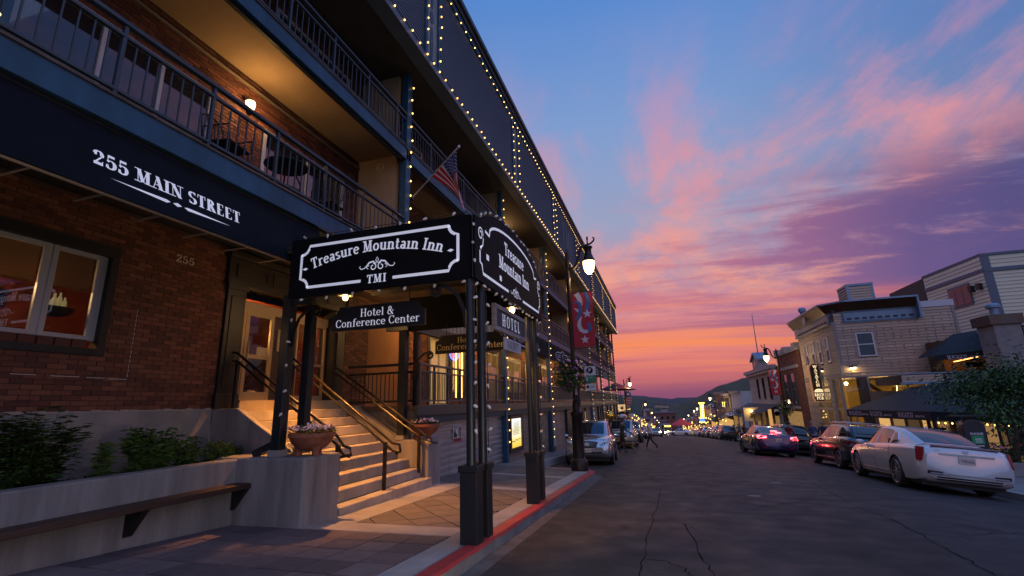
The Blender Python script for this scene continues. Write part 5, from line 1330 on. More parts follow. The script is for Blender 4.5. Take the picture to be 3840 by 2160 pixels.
for k in range(3):
    a = R(120 * k + 20); MB().tube([(-5.75 + .1 * math.cos(a), 5.9 + .1 * math.sin(a), 5.44), (-5.75 + .26 * math.cos(a), 5.9 + .26 * math.sin(a), 5.1), (-5.75 + .24 * math.cos(a), 5.9 + .24 * math.sin(a), 4.74)], .014, 6).build('leg', iron, t)
MB().tube([(-5.75 + .25 * math.cos(R(a)), 5.9 + .25 * math.sin(R(a)), 5.0) for a in range(0, 361, 30)], .01, 5).build('ring', iron, t)
ck = thing('wall_clock', 'small round clock on the tan balcony divider', 'clock', (-6.15, 9.03, 7.0))
pc = onY(1000 + 997 / 2.337, 600 + 68 / 2.337, 9.03)
MB().lathe([(.02, 0), (.105, 0), (.11, .02)], pc, 20, ax=(Vector((1, 0, 0)), Vector((0, 0, 1)), Vector((0, -1, 0)))).build('clock_face', M('clock_face', (.5, .42, .3), .6), ck)
MB().bar(pc + Vector((0, -.024, 0)), pc + Vector((.05, -.024, .05)), .012).build('clock_hand', iron, ck); MB().bar(pc + Vector((0, -.027, 0)), pc + Vector((-.02, -.027, -.07)), .01).build('clock_hand', iron, ck)
cb = thing('storage_box', 'pale storage bench behind the balcony railing by the divider', 'box', (-6.2, 8.6, 4.7))
MB().box(-6.5, -5.95, 8.0, 8.95, 4.70, 5.15).box(-6.53, -5.92, 7.97, 8.98, 5.15, 5.2).build('box_body', M('box_pale', (.4, .33, .27), .7), cb, bevel=.02)
# --- flag on the post
fg = thing('flag', 'striped American flag hanging from a slanted white pole on the balcony post', 'flag', (XB, 9.1, 6.2))
zf = lambda x, y, X=None, Y=None: (onY(1500 + x / 4.14, 500 + y / 4.14, Y))
pa = onX(1500 + 190 / 4.14, 500 + 1000 / 4.14, XB + .06); 
tip = onY(1500 + 915 / 4.14, 500 + 205 / 4.14, 8.35)
MB().tube([pa, tip], .017, 8).build('pole', M('white_pole', (.6, .58, .58), .5), fg); MB().ball(tip, .03).build('finial', M('finial', (.7, .7, .7), .3, .6), fg)
MB().obox(pa, (.03, 0, 0), (0, .03, 0), (0, 0, .06)).build('pole_bracket', iron, fg)
fl = MB(); hoist0 = pa.lerp(tip, .955); hoist1 = pa.lerp(tip, .44); NU, NV = 26, 20
# cloth hangs from the slanted hoist, gathering downwards in folds
g = {}
dn = Vector((0, 0, -1)); ax_ = (tip - pa).normalized()
for i in range(NU + 1):
    for j in range(NV + 1):
        u, v = i / NU, j / NV            # u along the fly, v down the hoist
        h0 = hoist0.lerp(hoist1, v)
        out = Vector((1, .0, 0)) * (.62 * math.sin(min(1, u * 1.15) * 1.2) * (v * .85)) + dn * (1.02 * u * (1 - .25 * v)) + Vector((.30, 0, -.30)) * u * (v * .75)
        # gather towards a vertical fold under the tip
        tgt = hoist0 + Vector((.02 - .05 * v, 0, -.25 - 1.05 * u - .12 * v))
        k = u ** 1.3 * .80
        p = (h0 + out).lerp(tgt + Vector((.20 * (u - .4) + .10 * v, 0, 0)), k)
        p += Vector((0, .07 * math.sin(v * 9 + u * 5) * u, 0))
        g[i, j] = p
vs = [g[i, j] for i in range(NU + 1) for j in range(NV + 1)]
W_ = NV + 1; faces = []; mm = []
for i in range(NU):
    for j in range(NV):
        u, v = (i + .5) / NU, (j + .5) / NV
        faces.append((i * W_ + j, i * W_ + j + 1, (i + 1) * W_ + j + 1, (i + 1) * W_ + j))
        mm.append(2 if (u < .42 and v < 7 / 13) else (0 if int(v * 13) % 2 == 0 else 1))
fl.add(vs, faces); fl.m = mm
flo = fl.build('cloth', [M('flag_red', (.55, .02, .035), .8), M('flag_white', (.80, .78, .80), .8), M('flag_blue', (.03, .06, .22), .8)], fg, smooth=True)
stm = MB()
for a in range(9):
    for b in range(11):
        if (a + b) % 2: continue
        i = int((b + .5) / 11 * .41 * NU); j = int((a + .5) / 9 * 7 / 13 * NV); q = g[min(i, NU - 1), min(j, NV - 1)]
        n_ = (g[i + 1, j] - g[i, j]).cross(g[i, j + 1] - g[i, j]); n_ = n_.normalized() if n_.length > 1e-6 else Vector((0, -1, 0))
        if n_.y > 0: n_ = -n_
        bloom(stm, q + n_ * .008, .016, 0, n_)
stm.build('stars', M('flag_white'), fg)
# --- skirt notices
npk = thing('no_parking_sign', 'small notice with a jeep and red strip on the corrugated skirt', 'sign', (-5.4, 12.3, .5))
MB().box(-5.425, -5.415, 12.07, 12.62, .45, .90).build('plate', M('plate_white', (.55, .53, .52), .5), npk, bevel=.01)
mb = MB().box(-5.414, -5.412, 12.075, 12.615, .455, .56); mb.build('red_strip', M('plate_red', (.35, .03, .05), .5), npk)
mb = MB(); mb.prism([(.02, .16), (.02, .24), (.06, .32), (.12, .32), (.14, .24), (.22, .22), (.24, .15), (.2, .13), (.05, .13)], (-5.413, 12.08, .45), (0, 1, 0), (0, 0, 1), (1, 0, 0), .002)
for k, yy in enumerate((.34, .43)): mb.prism([(yy, .13), (yy + .06, .13), (yy + .05, .28), (yy + .07, .36), (yy + .03, .42), (yy - .01, .33)], (-5.413, 12.08, .45), (0, 1, 0), (0, 0, 1), (1, 0, 0), .002)
mb.build('picture', M('ink_black', (.015, .015, .02), .7), npk)
mb = MB()
for k in range(3): mb.box(-5.414, -5.412, 12.12, 12.42 - .06 * k, .86 - k * .035, .876 - k * .035)
for k in range(2): mb.box(-5.411, -5.410, 12.12, 12.56, .48 + k * .035, .495 + k * .035)
mb.build('notice_lettering', M('ink_black'), npk)
pcs = thing('poster_case', 'lit wooden poster case glowing yellow on the skirt', 'poster case', (-5.4, 17.7, .3))
f = MB(); a0, a1, b0, b1 = 16.9, 18.6, -.30, 1.0
for q in ((a0, a1, b0, b0 + .14), (a0, a1, b1 - .12, b1), (a0, a0 + .16, b0 + .14, b1 - .12), (a1 - .16, a1, b0 + .14, b1 - .12)): f.box(-5.46, -5.34, *q)
f.build('case_frame', M('case_wood', (.06, .035, .022), .6, var=.3), pcs)
pmn = bpy.data.materials.new('lit_poster'); pmn.use_nodes = True; nt = pmn.node_tree; tc = nt.nodes.new('ShaderNodeTexCoord'); sp_ = nt.nodes.new('ShaderNodeSeparateXYZ'); nt.links.new(tc.outputs['Generated'], sp_.inputs[0]); rp = nt.nodes.new('ShaderNodeValToRGB'); nt.links.new(sp_.outputs[2], rp.inputs[0])
for q, (p_, c_) in zip([rp.color_ramp.elements[0], rp.color_ramp.elements[1], rp.color_ramp.elements.new(.3), rp.color_ramp.elements.new(.36), rp.color_ramp.elements.new(.6)], ((0, (.75, .5, .04)), (1, (.22, .42, .34)), (.3, (1, .75, .2)), (.36, (1, .82, .5)), (.6, (.75, .7, .4)))): q.position = p_; q.color = c_ + (1,)
bs = nt.nodes['Principled BSDF']; nt.links.new(rp.outputs[0], bs.inputs['Emission Color']); bs.inputs['Emission Strength'].default_value = 1.1; nt.links.new(rp.outputs[0], bs.inputs['Base Color'])
MB().box(-5.42, -5.40, a0 + .16, a1 - .16, b0 + .14, b1 - .12).build('lit_poster', pmn, pcs)
mb = MB()
for k in range(9): mb.box(-5.399, -5.397, a0 + .5 + (.1 if k > 3 else 0), a1 - .4, .30 + k * .055, .315 + k * .055)
ribbon(mb, [(.2, .35), (.4, .38), (.55, .34), (.8, .42), (1.0, .36), (1.2, .44), (1.35, .40)], .03, (-5.4, a0 + .1, b0), (0, 1, 0), (0, 0, 1), (1, 0, 0))
mb.build('poster_print', M('poster_ink', (.10, .12, .06), .8), pcs)
# --- cars
def crv(keys):
    ks = sorted(keys); n = len(ks)
    tg = []
    for i in range(n):
        a, b = ks[max(i - 1, 0)], ks[min(i + 1, n - 1)]; tg.append((b[1] - a[1]) / (b[0] - a[0]))
    def f(x):
        if x <= ks[0][0]: return ks[0][1]
        if x >= ks[-1][0]: return ks[-1][1]
        for i in range(n - 1):
            if x <= ks[i + 1][0]:
                h = ks[i + 1][0] - ks[i][0]; t = (x - ks[i][0]) / h; t2, t3 = t * t, t * t * t
                return (2 * t3 - 3 * t2 + 1) * ks[i][1] + (t3 - 2 * t2 + t) * h * tg[i] + (-2 * t3 + 3 * t2) * ks[i + 1][1] + (t3 - t2) * h * tg[i + 1]
    return f
def paint(name, col, metal=.35, rough=.28): return M(name, col, rough * .65, metal, coat=1., spec=.5)
tyre_m = M('tyre_rubber', (.014, .014, .015), .75); rim_m = M('alloy_rim', (.50, .50, .52), .25, .9); chrome = M('chrome', (.75, .76, .78), .12, 1.); car_glass = glass_mat('car_glass', (.010, .013, .017), .03)
plast = M('black_plastic', (.016, .016, .018), .55); lamp_glass = M('headlight_glass', (.45, .46, .5), .12, .4, coat=.5); tail_m = M('tail_lamp_red', (.26, .012, .02), .2, coat=.6)
tail_on = M('tail_lamp_lit', (.8, .02, .03), .3, emit=(1, .05, .06), estr=16.); head_on = M('headlight_lit', (1, .9, .7), .3, emit=(1, .78, .45), estr=60.); plate_m = M('plate_face', (.55, .52, .48), .5)
CAR_MESH = {}
def wheel_meshes(r, wd, spokes):
    key = (r, wd, spokes)
    if key in CAR_MESH: return CAR_MESH[key]
    ax = (Vector((0, 1, 0)), Vector((0, 0, 1)), Vector((1, 0, 0)))
    ty = MB().lathe([(r * .66, -wd / 2 + .01), (r * .93, -wd / 2), (r, -wd / 2 + .03), (r, wd / 2 - .03), (r * .93, wd / 2), (r * .68, wd / 2 - .008), (r * .66, wd / 2 - .03)], (0, 0, 0), 28, ax=ax).mesh('tyre', tyre_m, True)
    rb = MB(); rb.lathe([(r * .72, wd / 2 - .05), (r * .76, wd / 2 - .006), (r * .74, wd / 2 + .002), (r * .69, wd / 2 - .01), (r * .68, wd / 2 - .06)], (0, 0, 0), 28, ax=ax)
    rb.lathe([(.001, wd / 2 - .012), (r * .16, wd / 2 - .014), (r * .18, wd / 2 - .05)], (0, 0, 0), 12, ax=ax)
    for k in range(spokes):
        a = 2 * math.pi * k / spokes; d = Vector((0, math.cos(a), math.sin(a))); s = Vector((0, -math.sin(a), math.cos(a)))
        rb.obox(Vector((wd / 2 - .03, 0, 0)) + d * r * .42, d * r * .29, s * r * .05, Vector((.014, 0, 0)))
    rb.lathe([(.001, wd / 2 - .075), (r * .72, wd / 2 - .07)], (0, 0, 0), 20, 1, ax=ax)
    rm = rb.mesh('rim', [rim_m, plast])
    CAR_MESH[key] = (ty, rm); return ty, rm
def make_car(label, sp, mat, group=None, cat='car', name='parked_car', detail=True):
    t = thing(name, label, cat, (0, 0, 0), group)
    L, W = sp['L'], sp['W']; y0, y1 = -L / 2, L / 2
    top, wd, bot = crv(sp['top']), crv(sp['wid']), crv(sp['bot']); roof = crv(sp['roof']); cb, ct = crv(sp['cb']), crv(sp['ct'])
    belt = sp['belt'] if callable(sp['belt']) else crv(sp['belt'])
    mb = MB(); NS = 44 if detail else 22
    ys = [y0 + L * (.5 - .5 * math.cos(math.pi * i / NS)) for i in range(NS + 1)]
    rows = []
    for y in ys:
        w, b, tp = wd(y), bot(y), top(y); zs = min(belt(y), tp - .02); m = b + (zs - b) * .52
        half = [(0, b), (w * .80, b), (w * .94, b + .05), (w * .985, b + (m - b) * .55), (w, m), (w * .99, m + (zs - m) * .5), (w * .968, zs - .05), (w * .935, zs), (w * .88, zs + (tp - zs) * .45 + .012), (w * .70, tp - .012), (w * .4, tp), (0, tp + .012)]
        rows.append([(x, y, z) for x, z in half] + [(-x, y, z) for x, z in half[-2:0:-1]])
    n = len(rows[0])
    for r in rows: mb.v.extend(Vector(p) for p in r)
    for i in range(NS):
        for j in range(n): mb.f.append([i * n + j, (i + 1) * n + j, (i + 1) * n + (j + 1) % n, i * n + (j + 1) % n]); mb.m.append(0)
    mb.f.append([j for j in range(n)][::-1]); mb.f.append([NS * n + j for j in range(n)]); mb.m += [0, 0]
    me = mb.mesh('body', [mat, plast], True)
    bm = bmesh.new(); bm.from_mesh(me); bmesh.ops.recalc_face_normals(bm, faces=bm.faces); bm.to_mesh(me); bm.free()
    bo = bpy.data.objects.new('body', me); C.objects.link(bo)
    # cut the wheel arches
    r = sp['wr']; cut = MB(); ax = (Vector((0, 1, 0)), Vector((0, 0, 1)), Vector((1, 0, 0)))
    cme = None; cutters = []
    for ya in sp['axles']:
        for s in (-1, 1):
            c = MB().lathe([(r * 1.13, -.2), (r * 1.13, .3)] if s > 0 else [(r * 1.13, -.3), (r * 1.13, .2)], (s * (W / 2 - .12), ya, r * 1.0), 24, 0, ax=ax).mesh('arch', plast)
            bmx = bmesh.new(); bmx.from_mesh(c); bmesh.ops.recalc_face_normals(bmx, faces=bmx.faces); bmx.to_mesh(c); bmx.free()
            co = bpy.data.objects.new('arch', c); C.objects.link(co); cutters.append(co)
            q = bo.modifiers.new('cut', 'BOOLEAN'); q.object = co; q.operation = 'DIFFERENCE'; q.solver = 'FAST' if False else 'EXACT'
            try: q.material_mode = 'TRANSFER'
            except Exception: pass
    dg = bpy.context.evaluated_depsgraph_get(); nm = bpy.data.meshes.new_from_object(bo.evaluated_get(dg))
    for co in cutters: bpy.data.objects.remove(co)
    bo.modifiers.clear(); bo.data = nm; nm.name = 'body'
    try: nm.set_sharp_from_angle(angle=R(38))
    except Exception: pass
    bo.parent = t
    # cabin
    ca, cz = sp['cab']
    K = 26; cbm = MB(); rows = []
    def side(y): return cb(y), belt(y) - .04, ct(y), roof(y) - .045
    for i in range(K + 1):
        y = ca + (cz - ca) * i / K; wb, zb, wt, zt = side(y); zr = roof(y); zt = max(zt, zb + .002)
        half = [(wb, zb), (wb + (wt - wb) * .5 + .012, zb + (zt - zb) * .5), (wt, zt), (wt * .93, zr - .018 if zr - .018 > zb else zb + .003), (wt * .75, max(zr - .006, zb + .004)), (wt * .4, max(zr, zb + .005)), (0, max(zr + .006, zb + .006))]
        rows.append([(x, y, z) for x, z in half] + [(-x, y, z) for x, z in half[-2::-1]])
    n = len(rows[0])
    for q in rows: cbm.v.extend(Vector(p) for p in q)
    for i in range(K):
        for j in range(n - 1): cbm.f.append([i * n + j, i * n + j + 1, (i + 1) * n + j + 1, (i + 1) * n + j]); cbm.m.append(0)
    cbm.build('cabin', mat, t, smooth=True)
    def sx(y, z):
        wb, zb, wt, zt = side(y); k = max(0, min(1.05, (z - zb) / max(zt - zb, .01))); return wb + (wt - wb) * k + .012 * 4 * k * (1 - k) * .9
    def side_poly(P, s, lift, m): return [Vector((s * (sx(y, z) + lift), y, z)) for y, z in P]
    for s in (-1, 1):
        for P in sp['dlo']:
            g = MB(); c = (sum(p[0] for p in P) / len(P), sum(p[1] for p in P) / len(P))
            # fan with a mid ring, so that the pane follows the side
            Q = []
            for i, p in enumerate(P):
                q = P[(i + 1) % len(P)]; Q += [p, ((p[0] + q[0]) / 2, (p[1] + q[1]) / 2)]
            mid = [((p[0] + c[0]) / 2, (p[1] + c[1]) / 2) for p in Q]; nq = len(Q)
            g.add(side_poly(Q, s, .005, 0) + side_poly(mid, s, .0055, 0) + side_poly([c], s, .006, 0), [(i, (i + 1) % nq, nq + (i + 1) % nq, nq + i) for i in range(nq)] + [(nq + i, nq + (i + 1) % nq, 2 * nq) for i in range(nq)])
            g.build('side_window', car_glass, t, smooth=True)
            if detail:
                PP = side_poly(P + P[:1], s, .007, 0); tr = MB()
                for a, b in zip(PP, PP[1:]): tr.bar(a, b, .008, sp.get('trimw', .016), (s, 0, 0))
                tr.build('window_trim', chrome if sp.get('chrome_trim', True) else plast, t)
        # mirrors, handles
        ym = sp['mirror']; zb = belt(ym)
        MB().lathe([(.02, -.05), (.10, -.045), (.115, .01), (.085, .06), (.02, .08)], (s * (W / 2 + .07), ym, zb + .04), 10, ax=(Vector((1, 0, 0)), Vector((0, 0, 1)), Vector((0, 1, 0))), sy=.68).build('mirror', mat, t, smooth=True)
        if detail:
            for yh in sp['handles']: MB().box(s * (W / 2 - .03) - .025, s * (W / 2 - .03) + .025, yh - .09, yh + .09, zb - .13, zb - .10).build('door_handle', chrome if sp.get('chrome_trim', True) else mat, t, bevel=.01)
            for yd in sp['seams']:
                sm = MB(); zz = frange(bot(yd) + .1, belt(yd) - .02, 8)
                for a, b in zip(zz, zz[1:]):
                    def bx(z):
                        b_, zs_ = bot(yd), belt(yd); m_ = b_ + (zs_ - b_) * .52; w_ = wd(yd)
                        pts = [(b_ + .05, w_ * .94), (b_ + (m_ - b_) * .55, w_ * .985), (m_, w_), (m_ + (zs_ - m_) * .5, w_ * .99), (zs_ - .05, w_ * .968), (zs_, w_ * .935)]
                        for (za, xa), (zb_, xb) in zip(pts, pts[1:]):
                            if z <= zb_: return xa + (xb - xa) * (z - za) / (zb_ - za)
                        return w_ * .935
                    sm.obox((s * (bx((a + b) / 2)), yd, (a + b) / 2), (.003, 0, (bx(b) - bx(a)) * 0), (0, .004, 0), (s * (bx(b) - bx(a)) / 2, 0, (b - a) / 2))
                sm.build('door_seam', plast, t)
    def screen(ya, yb, nm, fx=.86, top_in=.96):
        g = MB(); A, B = 8, 8; vs = []
        for i in range(A + 1):
            y = ya + (yb - ya) * i / A; zr = roof(y)
            wt = ct(y)
            for j in range(B + 1):
                u = -1 + 2 * j / B; x = u * wt * fx * .98; z = zr + .006 * (1 - abs(u)) - (.012 * u * u) + .006
                vs.append((x, y, z + .004))
        g.add(vs, [(i * (B + 1) + j, i * (B + 1) + j + 1, (i + 1) * (B + 1) + j + 1, (i + 1) * (B + 1) + j) for i in range(A) for j in range(B)])
        return g.build(nm, car_glass, t, smooth=True)
    screen(*sp['wind'], 'windshield'); screen(*sp['rear'], 'rear_window')
    # wheels
    ty, rmm = wheel_meshes(sp['wr'], sp.get('ww', .22), sp.get('spokes', 10))
    for ya in sp['axles']:
        for s in (-1, 1):
            m = Matrix.Translation((s * (W / 2 - .125), ya, sp['wr'])) @ (Matrix.Rotation(math.pi, 4, 'Z') if s < 0 else Matrix.Identity(4))
            if ya > 0 and sp.get('steer'): m = Matrix.Translation((s * (W / 2 - .125), ya, sp['wr'])) @ Matrix.Rotation(sp['steer'], 4, 'Z') @ (Matrix.Rotation(math.pi, 4, 'Z') if s < 0 else Matrix.Identity(4))
            wh = place(ty, 'wheel', t, m); r_ = bpy.data.objects.new('rim', rmm); C.objects.link(r_); r_.parent = wh
    # underbody
    MB().box(-W / 2 + .16, W / 2 - .16, y0 + .3, y1 - .3, .16, .34).build('underbody', plast, t)
    return t
def bodyx(sp, y, z):
    b = crv(sp['bot'])(y); zs = crv(sp['belt'])(y); w = crv(sp['wid'])(y); m = b + (zs - b) * .52
    pts = [(b + .05, w * .94), (b + (m - b) * .55, w * .985), (m, w), (m + (zs - m) * .5, w * .99), (zs - .05, w * .968), (zs, w * .935)]
    for (za, xa), (zb, xb) in zip(pts, pts[1:]):
        if z <= zb: return xa + (xb - xa) * max(0, (z - za)) / (zb - za)
    return w * .93
def plate(t, y, z, txt, face, col=(.03, .04, .12), bg=None, w=.30):
    p = MB().box(-w / 2, w / 2, y - .006, y + .006, z - .075, z + .075).build('licence_plate', bg or plate_m, t, bevel=.003)
    s = face
    sans('plate_lettering', txt, (0, y + s * .008, z - .045), (-s, 0, 0), (0, 0, 1), .072, M('plate_ink', col, .6), p, depth=.001)
SEDAN = dict(L=5.13, W=1.85, wr=.355, ww=.235, axles=(-1.32, 1.517), spokes=10, mirror=.78, handles=(-.62, .42), seams=(-.98, -.02, 1.02),
    top=[(-2.565, .90), (-2.52, 1.03), (-2.35, 1.07), (-1.9, 1.095), (-1.5, 1.07), (-.5, 1.04), (.8, 1.03), (1.3, 1.01), (2.0, .93), (2.42, .80), (2.565, .62)],
    wid=[(-2.565, .74), (-2.48, .85), (-2.25, .90), (-1.3, .925), (1.4, .925), (2.0, .895), (2.35, .80), (2.565, .58)],
    bot=[(-2.565, .34), (-2.45, .26), (-2.0, .2), (1.9, .2), (2.4, .22), (2.565, .34)],
    belt=[(-2.565, .84), (-2.4, .94), (-1.6, .985), (-.6, .99), (1.0, .95), (1.8, .86), (2.565, .60)],
    roof=[(-2.10, 1.07), (-1.55, 1.27), (-1.05, 1.42), (-.5, 1.495), (-.05, 1.51), (.35, 1.475), (.85, 1.25), (1.30, 1.02)],
    cb=[(-2.06, .66), (-1.5, .78), (-.8, .835), (.3, .845), (.9, .80), (1.3, .70)], ct=[(-2.06, .60), (-1.5, .60), (-.9, .60), (0, .615), (.5, .61), (1.3, .66)], cab=(-2.09, 1.28),
    dlo=[[(.93, 1.0), (.60, 1.24), (.22, 1.395), (.06, 1.405), (.10, .995)], [(.03, .995), (.0, 1.41), (-.45, 1.405), (-.80, 1.35), (-.80, 1.02), (-.62, 1.01)], [(-.85, 1.03), (-.85, 1.335), (-1.02, 1.28), (-1.20, 1.12), (-1.16, 1.055)]],
    wind=(.42, 1.22), rear=(-1.98, -1.02))
def merge(a, **k): d = dict(a); d.update(k); return d
SUV = dict(L=4.77, W=1.885, wr=.365, ww=.235, axles=(-1.36, 1.38), spokes=5, mirror=.80, handles=(-.55, .40), seams=(-.98, -.10, .98),
    top=[(-2.385, .88), (-2.33, 1.05), (-2.1, 1.14), (-1.5, 1.16), (-.5, 1.10), (.8, 1.10), (1.2, 1.10), (1.8, 1.02), (2.15, .92), (2.385, .68)],
    wid=[(-2.385, .74), (-2.28, .86), (-2.0, .915), (-1.2, .94), (1.3, .94), (1.9, .90), (2.2, .82), (2.385, .62)],
    bot=[(-2.385, .46), (-2.25, .36), (-1.9, .26), (1.8, .25), (2.2, .28), (2.385, .40)],
    belt=[(-2.385, .84), (-2.2, 1.0), (-1.4, 1.08), (0, 1.05), (1.0, 1.02), (1.7, .92), (2.385, .64)],
    roof=[(-2.22, 1.12), (-2.08, 1.38), (-1.85, 1.60), (-1.2, 1.665), (-.4, 1.69), (.1, 1.67), (.5, 1.53), (1.24, 1.09)],
    cb=[(-2.22, .74), (-1.8, .82), (-.8, .855), (.3, .86), (.9, .82), (1.24, .72)], ct=[(-2.22, .62), (-1.8, .63), (-.9, .66), (0, .665), (.5, .66), (1.24, .69)], cab=(-2.20, 1.22),
    dlo=[[(.95, 1.07), (.62, 1.31), (.22, 1.545), (.03, 1.575), (.06, 1.07)], [(-.01, 1.07), (-.03, 1.58), (-.55, 1.59), (-.93, 1.575), (-.93, 1.10), (-.75, 1.085)], [(-1.0, 1.11), (-1.0, 1.57), (-1.42, 1.53), (-1.80, 1.36), (-1.70, 1.20), (-1.45, 1.13)]],
    wind=(.40, 1.16), rear=(-2.14, -1.90), chrome_trim=False)
ANG = -math.atan(SL)
def park(t, x, y, rz=0., pitch=None, on=None):
    """stand a car on the slope; its forward axis is +Y turned by rz"""
    zf = on or road_z; c, s = math.cos(rz), math.sin(rz)
    def g(a, b): X, Y = x + a * c - b * s, y + a * s + b * c; return zf(X, Y)
    dz = (g(0, 1.4) - g(0, -1.4)) / 2.8; dx = (g(.8, 0) - g(-.8, 0)) / 1.6
    t.location = (x, y, (g(.8, 1.4) + g(-.8, 1.4) + g(.8, -1.4) + g(-.8, -1.4)) / 4)
    t.rotation_mode = 'QUATERNION'
    F = Vector((-s, c, dz)).normalized(); Rr_ = Vector((c, s, dx)).normalized(); U_ = Rr_.cross(F).normalized(); Rr_ = F.cross(U_)
    t.rotation_quaternion = Matrix(((Rr_.x, F.x, U_.x), (Rr_.y, F.y, U_.y), (Rr_.z, F.z, U_.z))).to_quaternion()
def lamp_patch(t, name, mat, sp, pts, lift=.012, glow=None):
    """a lens wrapped over the corner of the body: pts are (x,y,z) corners"""
    mb = MB(); mb.add([Vector(p) for p in pts], [list(range(len(pts)))]); o = mb.build(name, mat, t)
    so = o.modifiers.new('thick', 'SOLIDIFY'); so.thickness = .03; so.offset = 0
    return o
def tail_pair(t, sp, shape, mat, name='taillight'):
    """shape: (u across from outer edge inward, z) points on the rear corner"""
    y0 = -sp['L'] / 2; top = crv(sp['wid'])
    for s in (-1, 1):
        mb = MB(); vs = []
        for (d, z) in shape:      # d<0: forward along the flank, d>0: inward across the tail
            if d <= 0:
                y = y0 + .12 - d; x = bodyx(sp, y, z) + .012
            else:
                # find the rear surface depth for this x
                x = bodyx(sp, y0 + .12, z) - d; y = y0 + .12
                for k in range(40):
                    yy = y0 + k * .005
                    if bodyx(sp, yy, z) >= x: y = yy - .012; break
            vs.append(Vector((s * x, y, z)))
        mb.add(vs, [list(range(len(vs)))] if s > 0 else [list(range(len(vs)))[::-1]])
        o = mb.build(name, mat, t); q = o.modifiers.new('thick', 'SOLIDIFY'); q.thickness = .03; q.offset = 0
def rear_y(sp, x, z):
    y0 = -sp['L'] / 2
    for k in range(80):
        y = y0 + k * .005
        if bodyx(sp, y, z) >= abs(x) and crv(sp['top'])(y) >= z - .01 and crv(sp['bot'])(y) <= z: return y
    return y0
def rear_patch(t, sp, name, mat, P, lift=.010, th=.02):
    mb = MB(); mb.add([(x, rear_y(sp, x, z) - lift, z) for x, z in P], [list(range(len(P)))]); o = mb.build(name, mat, t); q = o.modifiers.new('thick', 'SOLIDIFY'); q.thickness = th; q.offset = 0; return o
def front_y(sp, x, z):
    y1 = sp['L'] / 2
    for k in range(160):
        y = y1 - k * .005
        if bodyx(sp, y, z) >= abs(x) and crv(sp['top'])(y) >= z - .01 and crv(sp['bot'])(y) <= z: return y
    return y1
def front_patch(t, sp, name, mat, P, lift=.010, th=.02):
    mb = MB(); mb.add([(x, front_y(sp, x, z) + lift, z) for x, z in P], [list(range(len(P)))]); o = mb.build(name, mat, t); q = o.modifiers.new('thick', 'SOLIDIFY'); q.thickness = th; q.offset = 0; return o
def strip(P, w):
    return [(x, z + w / 2) for x, z in P] + [(x, z - w / 2) for x, z in P[::-1]]
lin_ = lambda a, b, z0, z1, n=8: [(a + (b - a) * i / n, z0 + (z1 - z0) * i / n) for i in range(n + 1)]

# --- pearl sedan, rear to the camera
pearl = paint('pearl_white_paint', (.56, .57, .60), .25, .22)
cad = make_car('pearl white luxury sedan with red spoiler lamp parked by the phone kiosk', SEDAN, pearl)
tail_pair(cad, SEDAN, [(0, 1.0), (.05, .995), (.075, .86), (.06, .71), (.02, .68), (0, .69), (-.03, .74), (-.10, 1.0)], tail_m)
rear_patch(cad, SEDAN, 'spoiler_lamp', M('spoiler_red', (.10, .008, .015), .3, coat=.5), strip([(-.62, 1.045), (-.3, 1.045), (0, 1.045), (.3, 1.045), (.62, 1.045)], .03), .012)
rear_patch(cad, SEDAN, 'chrome_bar', chrome, strip(lin_(-.50, .50, .88, .88), .035), .014)
rear_patch(cad, SEDAN, 'bumper_strip', chrome, strip(lin_(-.70, .70, .445, .445), .022), .012)
for s in (-1, 1): rear_patch(cad, SEDAN, 'exhaust_tip', M('exhaust_dark', (.05, .05, .055), .3, .8), [(s * .74, .50), (s * .46, .49), (s * .48, .42), (s * .74, .43)], .008)
rear_patch(cad, SEDAN, 'lower_valance', plast, strip(lin_(-.58, .58, .345, .345), .07), .006)
eb = MB(); yb = rear_y(SEDAN, 0, .955) - .016; eb.prism([(-.06, .03), (.06, .03), (.04, -.03), (0, -.05), (-.04, -.03)], (0, yb, .955), (1, 0, 0), (0, 0, 1), (0, -1, 0), .008); eb.build('crest', chrome, cad)
plate(cad, rear_y(SEDAN, 0, .77) - .02, .77, 'Y806S', -1, (.05, .05, .08))
sans('boot_lettering', 'XTS', (-.52, rear_y(SEDAN, .5, .93) - .012, .925), (1, 0, 0), (0, 0, 1), .045, chrome, cad)
for s in (-1, 1): MB().box(s * .925 - .012, s * .925 + .012, -.9, 1.0, .315, .335).build('sill_trim', chrome, cad)
MB().lathe([(.07, 0), (.06, .03), (.02, .06)], (0, -.85, 1.45), 10, sx=.6, sy=1.2).build('antenna_fin', pearl, cad, smooth=True)
park(cad, 6.33, 16.25, R(-1.0))
# --- dark wagon with roof rails
ob_p = paint('dark_green_paint', (.030, .034, .034), .4, .25)
WAG = merge(SUV, L=4.82, W=1.84, wr=.345, spokes=5, roof=[(-2.26, 1.08), (-2.10, 1.32), (-1.80, 1.52), (-1.2, 1.585), (-.4, 1.61), (.1, 1.59), (.5, 1.46), (1.26, 1.05)],
    dlo=[[(p[0], 1.04 + (p[1] - 1.07) * .92) for p in P] for P in SUV['dlo']], chrome_trim=True)
ob = make_car('dark green wagon with silver roof rails parked before the pearl sedan', WAG, ob_p)
tail_pair(ob, WAG, [(0, 1.0), (.20, .98), (.22, .86), (0, .80), (-.16, .86), (-.22, .98)], tail_m)
for s in (-1, 1):
    MB().tube([(s * .62, -1.7, 1.56), (s * .62, -1.5, 1.64), (s * .63, .05, 1.66), (s * .62, .3, 1.60)], .02, 6).build('roof_rail', rim_m, ob)
    MB().box(s * .92 - .01, s * .92 + .012, -1.0, 1.0, .30, .345).build('sill_trim', rim_m, ob)
for y in (-1.15, -.1): MB().box(-.66, .66, y - .03, y + .03, 1.68, 1.705).build('roof_bar', rim_m, ob)
